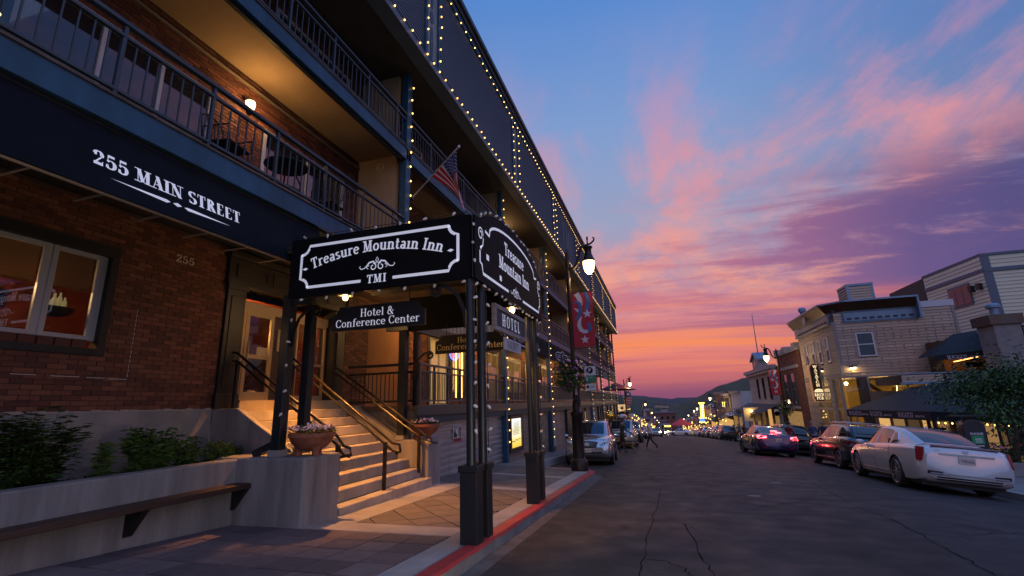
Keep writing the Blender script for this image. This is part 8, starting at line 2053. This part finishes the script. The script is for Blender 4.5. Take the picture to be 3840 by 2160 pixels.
# --- lamp posts
lamp_m = M('lamp_post_paint', (.030, .020, .016), .35, .4, var=.2, vscale=5)
globe_m = M('lamp_globe', (1, .85, .6), .4, emit=(1, .66, .30), estr=4.5)
def lamp_post():
    t = thing('lamp_post', 'x', 'street lamp', (0, 0, 0), 'street lamps along the kerbs')
    MB().lathe([(.26, 0), (.26, .22), (.24, .30), (.19, .36), (.185, .5), (.165, 1.55), (.19, 1.60), (.19, 1.68), (.12, 1.75), (.105, 1.95), (.12, 2.0), (.075, 2.06)], (0, 0, 0), 12).build('base', lamp_m, t, auto=35)
    MB().lathe([(.075, 2.0), (.062, 5.8), (.085, 5.86), (.09, 5.95), (.06, 6.0), (.06, 6.3), (.09, 6.36), (.05, 6.55), (.07, 6.62), (.06, 6.75), (.015, 6.92)], (0, 0, 0), 12).build('pole', lamp_m, t, auto=35)
    P = [(.0, 6.2), (.14, 6.22), (.28, 6.32), (.36, 6.5), (.40, 6.75), (.50, 6.93), (.66, 6.99), (.80, 7.02), (.90, 7.10), (.93, 7.19), (.87, 7.23)]
    MB().tube([(x, 0, z) for x, z in P], [.05, .055, .055, .05, .045, .04, .035, .032, .03, .028, .02], 8).build('arm', lamp_m, t, smooth=True)
    MB().lathe([(.02, 7.28), (.035, 7.2), (.02, 7.12), (.03, 6.98), (.03, 6.92)], (.70, 0, 0), 8).build('finial', lamp_m, t, smooth=True)
    MB().lathe([(.05, 6.95), (.15, 6.92), (.15, 6.87), (.11, 6.84), (.115, 6.68), (.15, 6.58), (.205, 6.46), (.21, 6.42), (.18, 6.42)], (.70, 0, 0), 18).build('lamp_hood', lamp_m, t, smooth=True)
    MB().lathe([(.19, 6.42), (.195, 6.34), (.17, 6.18), (.12, 6.06), (.06, 6.0), (.01, 5.985)], (.70, 0, 0), 18).build('lamp_globe', globe_m, t, smooth=True)
    MB().bar((0, 0, 5.42), (.75, 0, 5.42), .03).build('banner_arm', lamp_m, t); MB().bar((0, 0, 3.62), (.75, 0, 3.62), .02).build('banner_arm', lamp_m, t)
    MB().bar((-.55, 0, 3.05), (.55, 0, 3.05), .03).build('basket_arm', lamp_m, t)
    return t
lp0 = lamp_post()
def banner(c, s, kind, label, back=False):
    """cloth banner beside a lamp post; s=+1 hangs towards +x"""
    t = thing('street_banner', label, 'banner', c, 'banners on the street lamps'); x0, z0, w, h = c[0] + s * .06, c[2] + 3.64, .68, 1.78
    o = Vector((x0, c[1] - .012, z0)); U, V_, Nn = Vector((s, 0, 0)), Vector((0, 0, 1)), Vector((0, -1, 0))
    if kind == 'ribbon':
        MB().prism([(0, 0), (w, .02), (w, h), (0, h)], o, U, V_, -Nn, .006).build('cloth', M('banner_red', (.36, .02, .035), .75), t)
        wr, bl = MB(), MB()
        ribbon(wr, [(.17, 1.74), (.24, 1.62), (.28, 1.5), (.29, 1.36), (.26, 1.26)], [.17, .16, .14, .11, .05], o, U, V_, Nn, lift=.004); ribbon(wr, [(.22, 1.16), (.16, 1.20), (.08, 1.27)], [.10, .08, .02], o, U, V_, Nn, lift=.004)
        ribbon(wr, [(.30, .98), (.22, .84), (.20, .70), (.25, .56), (.35, .49), (.47, .50)], [.03, .10, .13, .13, .12, .10], o, U, V_, Nn, lift=.004)
        ribbon(bl, [(.45, 1.76), (.52, 1.6), (.54, 1.42), (.50, 1.24), (.42, 1.08), (.36, 1.0)], [.10, .11, .12, .12, .08, .02], o, U, V_, Nn, lift=.005); ribbon(bl, [(.08, 1.42), (.17, 1.48), (.26, 1.40), (.28, 1.24), (.22, 1.04), (.12, .90)], [.02, .09, .11, .11, .10, .05], o, U, V_, Nn, lift=.006)
        ribbon(bl, [(.47, .50), (.54, .56), (.55, .66), (.50, .74), (.43, .70)], [.10, .11, .10, .08, .01], o, U, V_, Nn, lift=.005)
        for cx, cz, r in ((.48, 1.06, .15), (.36, .24, .14)): wr.add([o + Nn * .008 + U * (cx + (r if k % 2 == 0 else r * .42) * math.sin(k * math.pi / 5)) + V_ * (cz + (r if k % 2 == 0 else r * .42) * math.cos(k * math.pi / 5)) for k in range(10)], (list(range(10)),))
        wr.build('white_print', M('banner_white', (.52, .50, .55), .75), t); bl.build('blue_print', M('banner_blue', (.04, .13, .32), .75), t)
    else:
        MB().prism([(0, 0), (w, .02), (w, h), (0, h)], o, U, V_, -Nn, .006).build('cloth', M('banner_flag_white', (.45, .43, .46), .75), t)
        b = MB().prism([(0, 1.0), (w, 1.0), (w, h), (0, h)], o + Nn * .002, U, V_, Nn, .003); b.build('blue_field', M('banner_navy', (.04, .06, .18), .75), t)
        r = MB()
        for k in range(3): ribbon(r, [(x * w / 6, .82 - k * .32 + .06 * math.sin(x * 1.1)) for x in range(7)], .15, o, U, V_, Nn, lift=.004)
        r.build('red_stripes', M('banner_red'), t)
        st = MB(); st.add([o + Nn * .008 + U * (.34 + (.2 if k % 2 == 0 else .08) * math.sin(k * math.pi / 5)) + V_ * (1.4 + (.2 if k % 2 == 0 else .08) * math.cos(k * math.pi / 5)) for k in range(10)], (list(range(10)),)); st.build('star', M('banner_white'), t)
def basket(c, label, r=.46, n=1500, cols=(3, 2, 4, 3), light=False):
    t = thing('flower_basket', label, 'flower basket', c, 'flower baskets on the street lamps'); c = Vector(c); lf, fl = MB(), MB()
    for i in range(n):
        v = Vector((rng.gauss(0, 1), rng.gauss(0, 1), rng.gauss(0, 1))).normalized() * rng.uniform(.45, 1.05) ; v = Vector((v.x * r, v.y * r, v.z * r * .92 - (.12 * r if v.z < 0 else 0)))
        if v.z < -.75 * r and v.xy.length > .5 * r: continue
        leaf(lf, c + v, (v.x + rng.uniform(-.2, .2), v.y + rng.uniform(-.2, .2), v.z - .1), rng.uniform(.06, .11), rng.uniform(.03, .06), rng.randrange(3), .3)
    for i in range(n // 9):
        v = Vector((rng.gauss(0, 1), rng.gauss(0, 1), rng.gauss(0, 1))).normalized(); bloom(fl, c + Vector((v.x * r * 1.08, v.y * r * 1.08, v.z * r)), rng.uniform(.02, .05), rng.choice(cols), (v.x, v.y - .3, v.z))
    MB().lathe([(.02, -.22), (.18, -.2), (.26, 0), (.26, .04)], c, 12).build('basket', plast, t)
    o = lf.build('foliage', leaf_g, t); o['kind'] = 'stuff'; o = fl.build('blossoms', petal, t); o['kind'] = 'stuff'
def put_lamp(x, y, s, label, zf, energy, proto=[True]):
    z = zf(x, y)
    t = lp0 if proto[0] else dup(lp0)
    proto[0] = False
    t.location = (x, y, z); t.rotation_euler = (0, 0, 0 if s > 0 else math.pi); t['label'] = label
    if energy: point_light('street_light', (.70, 0, 5.85), energy, (1, .66, .32), .15, None).parent = t
    return (x, y, z)
c1 = put_lamp(-2.57, 14.85, 1, 'tall black lamp post with red ribbon banner on the kerb nose', walk_z, 90)
banner(c1, 1, 'ribbon', 'red banner with white and blue ribbons and stars on the kerb nose lamp'); basket((c1[0] - .12, c1[1], c1[2] + 2.86), 'big ball of purple and yellow petunias on the kerb nose lamp', .50, 2200)
MB().box(c1[0] + .05, c1[0] + .16, c1[1] - .09, c1[1] + .09, c1[2] + 1.85, c1[2] + 2.45).build('control_box', plast, lp0); MB().box(c1[0] + .02, c1[0] + .09, c1[1] - .1, c1[1] - .09, c1[2] + 2.2, c1[2] + 2.7).build('post_sticker', M('sticker', (.5, .4, .4), .6, var=.4, vscale=9), lp0)
c2 = put_lamp(8.15, 38.4, -1, 'lit lamp post with red ribbon banner beside the brew pub', rwalk_z, 120)
def rbanner(c, label, k): banner(c, -1, k, label)
rbanner(c2, 'smaller red ribbon banner on the lamp beside the brew pub', 'ribbon'); basket((c2[0] + .0, c2[1] - .1, c2[2] + 2.75), 'green hanging basket on the lamp beside the brew pub', .5, 900, (4, 2, 0))
LL = [(-4.45, 61.5), (-4.4, 108), (-4.3, 154), (-4.45, 200), (-4.4, 250), (-4.3, 300)]; RRl = [(8.2, 87), (8.2, 123), (8.2, 136), (8.2, 171), (8.2, 216), (8.2, 263), (8.2, 305)]
for i, (x, y) in enumerate(LL):
    c = put_lamp(x, y, 1, ('lamp post with star banner beside the terrace bar', 'lit lamp post past the terrace bar', 'lit lamp post midway down the inn side of the far street', 'small lit lamp post far down the inn side', 'tiny lamp post far down the inn side', 'last tiny lamp post on the inn side')[i], walk_z, 260 if i < 4 else 0)
    if i < 4: banner(c, 1, 'star', ('blue and striped star banner on the terrace bar lamp', 'striped star banner on the lamp past the terrace bar', 'small striped banner midway down the inn side', 'tiny striped banner far down the inn side')[i])
    if i < 2: basket((x, y, c[2] + 2.8), ('hanging basket on the terrace bar lamp', 'hanging basket on the lamp past the terrace bar')[i], .5, 350, (3, 2, 4))
for i, (x, y) in enumerate(RRl):
    c = put_lamp(x, y, -1, ('lit lamp post with striped banner beyond the grey hanging board', 'lit lamp post beside the theatre sign', 'lit lamp post just past the theatre sign', 'lit lamp post down the theatre side', 'small lamp post far down the theatre side', 'tiny lamp post far down the theatre side', 'last tiny lamp post on the theatre side')[i], rwalk_z, 260 if i < 4 else 0)
    if i < 4: rbanner(c, ('striped star banner on the lamp beyond the grey hanging board', 'striped banner by the theatre sign', 'striped banner past the theatre sign', 'tiny striped banner down the theatre side')[i], 'star')
    if i < 2: basket((x, y, c[2] + 2.8), ('hanging basket on the lamp beyond the grey hanging board', 'hanging basket by the theatre sign')[i], .5, 350, (3, 2, 4))
# bright specks of shop lights and car lamps far down
gl_ = thing('festive_lights', 'strings of tiny warm shop lights along the far street', 'string lights', (0, 150, prof(150)))
for i in range(150):
    y = rng.uniform(88, 290); s = rng.choice((-1, 1)); x = (rng.uniform(-6.4, -5.2) if s < 0 else rng.uniform(8.4, 9.9)); z = prof(y) + rng.uniform(2.2, 4.2)
    place(bulb_far, 'bulb', gl_, Matrix.Translation((x, y, z)) @ Matrix.Scale(2.2 + y / 70, 4))
# --- parking signs on the near lamp
ps = thing('parking_sign', 'white parking sign with green circle on the kerb nose lamp', 'sign', (-2.1, 15.0, 2.2)); sx_, sz_ = -2.23, c1[2]
MB().box(-2.24, -1.89, 14.78, 14.79, 2.20, 2.47).build('plate', M('plate_clean', (.6, .6, .62), .5), ps); MB().box(-2.24, -1.89, 14.78, 14.79, 1.97, 2.20).build('green_plate', M('plate_green', (.02, .20, .09), .5), ps)
MB().lathe([(.001, 0), (.10, 0)], (-2.065, 14.778, 2.345), 20, ax=(Vector((1, 0, 0)), Vector((0, 0, 1)), Vector((0, -1, 0)))).build('green_disc', M('plate_green'), ps)
sans('p_letter', 'P', (-2.065, 14.774, 2.285), (1, 0, 0), (0, 0, 1), .12, M('plate_clean'), ps, bold=.004); sans('hours_number', '3', (-2.17, 14.776, 2.04), (1, 0, 0), (0, 0, 1), .12, M('plate_clean'), ps, bold=.003); sans('hours_text', 'Hours\nMax', (-2.03, 14.776, 2.10), (1, 0, 0), (0, 0, 1), .045, M('plate_clean'), ps)
MB().bar((-2.5, 14.84, 2.3), (-2.06, 14.80, 2.3), .03).build('bracket', lamp_m, ps)
ns_ = thing('no_parking_plate', 'small white pay notice under the green parking sign', 'sign', (-2.1, 14.8, 1.8)); MB().box(-2.22, -1.91, 14.78, 14.79, 1.74, 1.94).build('plate', M('plate_clean'), ns_); MB().lathe([(.035, 0), (.045, 0), (.045, .002), (.035, .002)], (-2.15, 14.779, 1.85), 16, ax=(Vector((1, 0, 0)), Vector((0, 0, 1)), Vector((0, -1, 0)))).build('symbol', M('ink_black'), ns_); MB().box(-2.08, -1.94, 14.777, 14.779, 1.86, 1.875).box(-2.08, -1.97, 14.777, 14.779, 1.82, 1.832).build('text_line', M('ink_blue'), ns_); MB().bar((-2.5, 14.84, 1.84), (-2.06, 14.80, 1.84), .03).build('bracket', lamp_m, ns_)
ps2 = thing('parking_sign', 'small green parking sign on the lamp beside the brew pub', 'sign', (8.0, 38.3, 1)); q0, q1 = onY(2700 + 590 / 2.898, 1250 + 825 / 2.898, 38.2), onY(2700 + 645 / 2.898, 1250 + 895 / 2.898, 38.2)
MB().box(q0.x, q1.x, 38.2, 38.22, (q0.z + q1.z) / 2 - .1, q0.z).build('plate', M('plate_clean'), ps2); MB().box(q0.x, q1.x, 38.2, 38.22, q1.z, (q0.z + q1.z) / 2 - .1).build('green_plate', M('plate_green'), ps2); MB().lathe([(.001, 0), (.16, 0)], ((q0.x + q1.x) / 2, 38.198, q0.z - .3), 16, ax=(Vector((1, 0, 0)), Vector((0, 0, 1)), Vector((0, -1, 0)))).build('green_disc', M('plate_green'), ps2); MB().bar((q1.x, 38.22, q0.z - .3), (8.15, 38.4, q0.z - .3), .04).build('bracket', lamp_m, ps2)
# --- phone kiosk, flower bed, tree on the right
kz = rwalk_z(0, 18.6)
kk = thing('parking_kiosk', 'black curved parking pay kiosk with a green PHONE panel', 'kiosk', (9.0, 18.6, kz))
kx0, kx1 = onY(2900 + 1975 / 2.734, 1400 + 700 / 2.734, 18.5).x, onY(2900 + 2215 / 2.734, 1400 + 700 / 2.734, 18.5).x; w = kx1 - kx0
P = [(0, 0), (w, 0), (w, 1.45)] + [(w - .2 + .2 * math.cos(R(a)), 1.45 + .24 * math.sin(R(a))) for a in (20, 45, 70, 90)] + [(.2, 1.69)] + [(.2 + .2 * math.cos(R(a)), 1.45 + .24 * math.sin(R(a))) for a in (110, 135, 160)] + [(0, 1.45)]
MB().prism(P, (kx0, 18.5, kz), (1, 0, 0), (0, 0, 1), (0, 1, 0), .32).build('cabinet', M('kiosk_black', (.022, .022, .027), .35), kk, bevel=.03)
MB().box(kx0 - .15, kx1 + .15, 18.45, 18.9, kz + 1.78, kz + 1.82).build('solar_panel', plast, kk); MB().box(kx0 + w / 2 - .06, kx0 + w / 2 + .06, 18.6, 18.75, kz + 1.68, kz + 1.79).build('panel_stem', plast, kk)
MB().box(kx0 + w * .28, kx0 + w * .80, 18.49, 18.498, kz + .98, kz + 1.22).build('green_panel', M('kiosk_green', (.02, .30, .10), .5), kk); MB().box(kx0 + w * .42, kx0 + w * .70, 18.484, 18.489, kz + 1.02, kz + 1.14).build('logo_plate', M('plate_clean'), kk)
sans('phone_lettering', 'PHONE', (kx0 + w * .54, 18.495, kz + 1.24), (1, 0, 0), (0, 0, 1), .07, M('plate_clean'), kk, bold=.003); sans('go_lettering', 'GO', (kx0 + w * .56, 18.48, kz + 1.045), (1, 0, 0), (0, 0, 1), .07, M('kiosk_green'), kk, bold=.003); MB().box(kx0 + w * .35, kx0 + w * .75, 18.49, 18.498, kz + .91, kz + .94).build('text_line', M('plate_clean'), kk)
fb = thing('flower_bed', 'low concrete kerbed flower bed beside the kiosk', 'flower bed', (11, 21, kz)); MB().box(9.9, 18, 19.4, 19.6, kz - .3, kz + .33).build('bed_kerb', concrete, fb, bevel=.02); MB().box(9.9, 10.1, 19.6, 24, kz - .5, kz + .30).build('bed_kerb', concrete, fb); MB().box(10.1, 18, 19.6, 24.5, kz - .5, kz + .2).build('soil', M('soil'), fb)
lf, fl = MB(), MB()
for i in range(2600):
    x, y = rng.uniform(10.1, 17), rng.uniform(19.6, 22.5); leaf(lf, (x, y, kz + .2 + rng.random() * .5), (rng.uniform(-1, 1), rng.uniform(-1, 1), rng.uniform(0, 1.2)), rng.uniform(.1, .22), rng.uniform(.03, .07), rng.randrange(3))
for i in range(70): bloom(fl, (rng.uniform(10.1, 15), rng.uniform(19.55, 20.6), kz + rng.uniform(.35, .85)), rng.uniform(.04, .10), rng.choice((5, 5, 4, 2)), (rng.uniform(-.3, .3), -1, .5))
o = lf.build('foliage', leaf_g, fb); o['kind'] = 'stuff'; o = fl.build('blossoms', petal, fb); o['kind'] = 'stuff'
def tree(name, label, c, h, r, n, lean, seed, ls=.16):
    t = thing(name, label, 'tree', c, 'distant town trees' if n < 1000 else None); q = random.Random(seed); c = Vector(c); tr = MB(); tips = []
    bark = M('bark', (.07, .055, .045), .9, var=.3, vscale=8, bump=.5, bscale=20)
    top = c + Vector((lean[0] * .4, lean[1] * .4, h * .45)); tr.tube([c, c.lerp(top, .5) + Vector((.05, 0, 0)), top], [.10, .085, .07], 8)
    for i in range(11):
        a = 2 * math.pi * i / 11 + q.uniform(-.3, .3); el = q.uniform(.05, 1.1); L = r * q.uniform(.6, 1.0); b = c.lerp(top, q.uniform(.55, 1.0)); e = b + Vector((math.cos(a) * math.cos(el) * L + lean[0] * .6, math.sin(a) * math.cos(el) * L + lean[1] * .6, math.sin(el) * L * .95 + .15)); m = b.lerp(e, .5) + Vector((0, 0, .12 * L))
        tr.tube([b, m, e], [.045, .028, .008], 6); tips += [b.lerp(m, .8), m, m.lerp(e, .5), e]
        for k in range(4):
            s = m.lerp(e, q.random()); e2 = s + Vector((q.uniform(-1, 1), q.uniform(-1, 1), q.uniform(-.3, .7))) * L * .42; tr.tube([s, e2], [.014, .004], 4, cap=False); tips += [e2, s.lerp(e2, .6)]
    tr.build('trunk', bark, t); lf = MB(); per = n // len(tips)
    for p in tips:
        rad = r * q.uniform(.14, .30)
        for k in range(int(per * q.uniform(.5, 1.5))):
            v = Vector((q.gauss(0, .5), q.gauss(0, .5), q.gauss(0, .34))) * rad * 1.5; leaf(lf, p + v, (v.x + q.uniform(-.3, .3), v.y + q.uniform(-.3, .3), v.z * .4 - .15), ls * q.uniform(.6, 1.15), ls * .5, q.randrange(3), .3)
    lf.build('crown', leaf_g, t)
tree('street_tree', 'small leafy street tree in front of the pub terrace', (10.75, 20.3, kz + .2), 3.7, 2.3, 7000, (.35, -.1), 11, .15)
for i, (x, y) in enumerate(((10.9, 25.0), (12.0, 25.2))):
    basket((x, y, rwalk_z(0, y) + 1.35), ('purple flower planter under the black terrace canopy', 'leafy green planter under the black terrace canopy')[i], .5, 420, (3, 2) if i == 0 else (4,)); 
for i, (x, y) in enumerate(((15.5, 160), (17, 190), (-16, 300), (14, 340), (30, 380), (-30, 390))): tree('far_tree', 'dark distant tree among the far town roofs', (x, y, prof(y)), 9, 5, 700, (0, 0), 20 + i, .9)
# --- balloon
bl_ = thing('balloon', 'gold foil balloon floating behind the silver crossover', 'balloon', (-3.5, 30, 0)); pb = onY(2250 + 155 / 4.262, 1380 + 783 / 4.262, 31)
MB().lathe([(.01, -.40), (.08, -.33), (.24, -.16), (.30, .06), (.24, .26), (.12, .35), (.01, .38)], pb, 16).build('balloon_skin', M('gold_foil', (.75, .48, .08), .15, .9), bl_, smooth=True); MB().tube([pb - Vector((0, 0, .4)), pb - Vector((.05, 0, 1.6))], .006, 4).build('string', wire_m, bl_)
# --- people and the dog
skin_m = M('skin', (.42, .25, .18), .6)
def skinned(nodes, edges, levels=2):
    """one continuous body grown from a jointed skeleton: nodes name -> (x,y,z,r)"""
    names = list(nodes); me = bpy.data.meshes.new('body'); me.from_pydata([nodes[k][:3] for k in names], [(names.index(a), names.index(b)) for a, b in edges], [])
    o = bpy.data.objects.new('body', me); C.objects.link(o); o.modifiers.new('skin', 'SKIN')
    for i, k in enumerate(names):
        sv = me.skin_vertices[0].data[i]; sv.radius = nodes[k][3:5] if len(nodes[k]) > 4 else (nodes[k][3],) * 2; sv.use_root = (i == 0)
    q = o.modifiers.new('sub', 'SUBSURF'); q.levels = levels; q.render_levels = levels
    dg = bpy.context.evaluated_depsgraph_get(); nm = bpy.data.meshes.new_from_object(o.evaluated_get(dg)); bpy.data.objects.remove(o)
    nm.polygons.foreach_set('use_smooth', [True] * len(nm.polygons)); return nm
def person(label, loc, rz, top, legs, shoes, hair, step=.0, arm=(.1, -.1), lean=0., short=False, h=1.72, elbow=.0):
    k = h / 1.72; N = {}
    def n(a, x, y, z, r, r2=None): N[a] = (x * k, (y + lean * max(0, z - .9)) * k, z * k, r * k) + (((r2 or r) * k,) if r2 else ())
    n('pelvis', 0, 0, .95, .13, .11); n('waist', 0, 0, 1.08, .125, .10); n('chest', 0, .01, 1.30, .155, .115); n('neckb', 0, .0, 1.46, .075); n('neck', 0, .01, 1.52, .055); n('jaw', 0, .035, 1.585, .065); n('head', 0, .02, 1.655, .088); n('crown', 0, .01, 1.705, .06)
    E_ = [('pelvis', 'waist'), ('waist', 'chest'), ('chest', 'neckb'), ('neckb', 'neck'), ('neck', 'jaw'), ('jaw', 'head'), ('head', 'crown')]
    for s, nm in ((-1, 'l'), (1, 'r')):
        f = step * s; a = arm[0] if s < 0 else arm[1]
        n('hip' + nm, s * .10, 0, .88, .095); n('knee' + nm, s * .10, f * .5 + .03, .49, .062); n('shin' + nm, s * .10, f * .85 - (.10 if f < 0 else 0), .28, .055); n('ankle' + nm, s * .10, f - (.10 if f < 0 else 0), .09, .04); n('toe' + nm, s * .115, f + .13 - (.10 if f < 0 else 0), .035, .036)
        n('sh' + nm, s * .19, 0, 1.41, .065); n('elb' + nm, s * .24, a * .6 - .02, 1.13, .045); n('wrist' + nm, s * .24, a * 1.3 + .08 + elbow, .90 + abs(a) * .15 + elbow * .5, .033); n('palm' + nm, s * .235, a * 1.4 + .10 + elbow * 1.2, .83 + abs(a) * .15 + elbow * .5, .036); n('fing' + nm, s * .225, a * 1.45 + .12 + elbow * 1.3, .76 + abs(a) * .15 + elbow * .5, .020); n('thumb' + nm, s * .20, a * 1.4 + .15 + elbow * 1.2, .82 + abs(a) * .15 + elbow * .5, .013)
        E_ += [('pelvis', 'hip' + nm), ('hip' + nm, 'knee' + nm), ('knee' + nm, 'shin' + nm), ('shin' + nm, 'ankle' + nm), ('ankle' + nm, 'toe' + nm), ('chest', 'sh' + nm), ('sh' + nm, 'elb' + nm), ('elb' + nm, 'wrist' + nm), ('wrist' + nm, 'palm' + nm), ('palm' + nm, 'fing' + nm), ('palm' + nm, 'thumb' + nm)]
    me = skinned(N, E_)
    for m in (M(*top), M(*legs), M(*shoes), skin_m): me.materials.append(m)
    for p in me.polygons:
        c = p.center / k; ax = abs(c.x)
        side = ax > .175 and c.z < 1.2
        if c.z > 1.50: i = 3
        elif side and c.z > .6: i = 3 if c.z < (.93 if not short else 1.2) + abs(arm[0]) * .15 + elbow * .5 else 0
        elif c.z > .94: i = 0
        elif c.z > .10: i = 3 if short and c.z < .5 else 1
        else: i = 2
        p.material_index = i
    t = thing('person', label, 'person', loc); obj('body', me, t).matrix_parent_inverse = Matrix.Identity(4)
    hm = M(*hair); hy = lean * .75
    hb = MB().lathe([(.03, .115), (.075, .09), (.098, .03), (.096, -.02), (.085, -.05)], (0, (-.005 + hy) * k, 1.665 * k), 12); hb.add([], [])
    o = hb.build('hair', hm, None, smooth=True); o.parent = t
    fc = MB(); 
    for s in (-1, 1): fc.ball((s * .032 * k, (.105 + hy) * k, 1.645 * k), .010 * k, n=6, k=4)
    o = fc.build('eyes', M('ink_black'), None); o.parent = t
    nb = MB().add([(-.012 * k, (.10 + hy) * k, 1.61 * k), (.012 * k, (.10 + hy) * k, 1.61 * k), (0, (.128 + hy) * k, 1.615 * k), (0, (.10 + hy) * k, 1.65 * k)], ((0, 1, 2), (1, 3, 2), (3, 0, 2))); o = nb.build('nose', skin_m, None); o.parent = t
    t.location = loc; t.rotation_euler = (0, 0, rz); return t
drk = ('trouser_black', (.018, .017, .02), .8); jean = ('jeans', (.03, .04, .07), .8); shoe = ('shoe_dark', (.03, .025, .025), .7); brown_h = ('hair_brown', (.06, .035, .02), .7); grey_h = ('hair_grey', (.25, .23, .21), .7)
person('person in a white top and dark trousers striding across the street', (-1.0, 32.4, road_z(-1, 32.4)), R(75), ('top_white', (.55, .54, .57), .8), drk, ('shoe_white', (.5, .5, .5), .7), brown_h, .30, (-.22, .22), .06, h=1.82)
pm_ = onY(2250 + 345 / 4.262, 1380 + 1000 / 4.262, 28.6)
person('person in a dark olive jacket holding a dog beside the pale SUV', (pm_.x, 28.6, road_z(pm_.x, 28.6)), R(-60), ('jacket_olive', (.045, .04, .025), .85), ('trouser_olive', (.03, .028, .022), .85), shoe, brown_h, .08, (.1, .25), .12, h=1.80, elbow=.08)
for i, (dx, tp, lg, lab, hh) in enumerate(((-.55, ('shirt_white', (.4, .4, .43), .8), ('shorts_pale', (.3, .28, .25), .8), 'person in pale clothes at the edge of the trio by the grey hanging board', 1.7), (.0, ('shirt_blue_grey', (.22, .26, .34), .8), jean, 'person in a blue-grey top between two friends by the grey hanging board', 1.82), (.62, ('dress_black', (.02, .02, .022), .8), drk, 'person in black with bare calves standing by the grey hanging board', 1.66))):
    person(lab, (8.35 + dx, 64.6 + i * .2, rwalk_z(0, 64.8)), R((-20, 170, 30)[i]), tp, lg, shoe, brown_h if i != 1 else grey_h, .04, (.05, -.05), .0, i != 1, hh)
pr_ = onY(2700 + 740 / 2.898, 1250 + 1040 / 2.898, 31.8)
person('person in a red shirt standing at the open black SUV door', (pr_.x, 31.8, road_z(pr_.x, 31.8)), R(-60), ('shirt_red', (.30, .03, .04), .8), drk, shoe, brown_h, .05, (.1, .2), .05, h=1.78)
pb_ = onY(2700 + 1005 / 2.898, 1250 + 1040 / 2.898, 34.0)
person('person in a blue sweater standing by the brick corner', (pb_.x, 34.0, rwalk_z(0, 34)), R(200), ('sweater_blue', (.03, .07, .20), .8), drk, shoe, grey_h, .05, (.08, -.05), .0, h=1.74)
pd_ = onY(2700 + 1115 / 2.898, 1250 + 1040 / 2.898, 34.4)
person('person in a dark navy top beside the pub street window', (pd_.x, 34.4, rwalk_z(0, 34)), R(170), ('top_navy', (.035, .04, .07), .8), jean, shoe, grey_h, .05, (.08, -.05), .0, h=1.70)
def dog():
    N = dict(chest=(0, .22, .50, .115, .145), belly=(0, -.06, .52, .095, .115), rump=(0, -.34, .53, .095, .11), tailb=(0, -.46, .58, .035), tailm=(0, -.60, .52, .028), tailt=(0, -.70, .40, .015), neck=(0, .40, .63, .08, .09), head=(0, .50, .73, .072, .078), snout=(0, .62, .70, .045), nose=(0, .69, .69, .028), earl=(-.05, .47, .81, .025), earr=(.05, .47, .81, .025), earlt=(-.065, .46, .87, .008), earrt=(.065, .46, .87, .008))
    E_ = [('chest', 'belly'), ('belly', 'rump'), ('rump', 'tailb'), ('tailb', 'tailm'), ('tailm', 'tailt'), ('chest', 'neck'), ('neck', 'head'), ('head', 'snout'), ('snout', 'nose'), ('head', 'earl'), ('head', 'earr'), ('earl', 'earlt'), ('earr', 'earrt')]
    for s, n_ in ((-1, 'l'), (1, 'r')):
        N.update({'sh' + n_: (s * .08, .25, .42, .06), 'fe' + n_: (s * .085, .20, .28, .036), 'fw' + n_: (s * .085, .23, .12, .028), 'fp' + n_: (s * .085, .27, .03, .03), 'th' + n_: (s * .08, -.33, .43, .075), 'kn' + n_: (s * .085, -.25, .32, .048), 'hk' + n_: (s * .085, -.42, .18, .028), 'hm' + n_: (s * .085, -.40, .07, .026), 'hp' + n_: (s * .085, -.34, .03, .03)})
        E_ += [('chest', 'sh' + n_), ('sh' + n_, 'fe' + n_), ('fe' + n_, 'fw' + n_), ('fw' + n_, 'fp' + n_), ('rump', 'th' + n_), ('th' + n_, 'kn' + n_), ('kn' + n_, 'hk' + n_), ('hk' + n_, 'hm' + n_), ('hm' + n_, 'hp' + n_)]
    me = skinned(N, E_); me.materials.append(M('dog_tan', (.30, .18, .09), .85, var=.2, vscale=9)); me.materials.append(M('dog_black', (.03, .025, .022), .85))
    for p in me.polygons:
        c = p.center; p.material_index = 1 if (c.z > .56 and -.5 < c.y < .36) or c.y > .64 else 0
    t = thing('dog', 'tan and black shepherd dog standing by the pale SUV', 'dog', (0, 0, 0)); o = obj('body', me, t)
    MB().tube([(.085 * math.cos(R(a)) * 1.15, .37 + .02 * math.sin(R(a)), .60 + .095 * math.sin(R(a))) for a in range(0, 361, 30)], .014, 5).build('collar', M('collar_white', (.6, .58, .5), .7), t)
    return t
dg_ = dog(); p_ = onY(2250 + 455 / 4.262, 1380 + 1340 / 4.262, 29.2); dg_.location = (p_.x, 29.2, road_z(p_.x, 29.2)); dg_.rotation_euler = (0, 0, R(75))
ld = thing('dog_leash', 'thin leash from the olive jacket to the shepherd dog', 'leash', (p_.x, 29, 0)); MB().tube([(pm_.x + .2, 28.6, road_z(0, 28.6) + .95), (pm_.x + .05, 28.9, road_z(0, 28.6) + .68), (p_.x - .36, 29.25, road_z(0, 29.2) + .66)], .008, 4).build('strap', plast, ld)
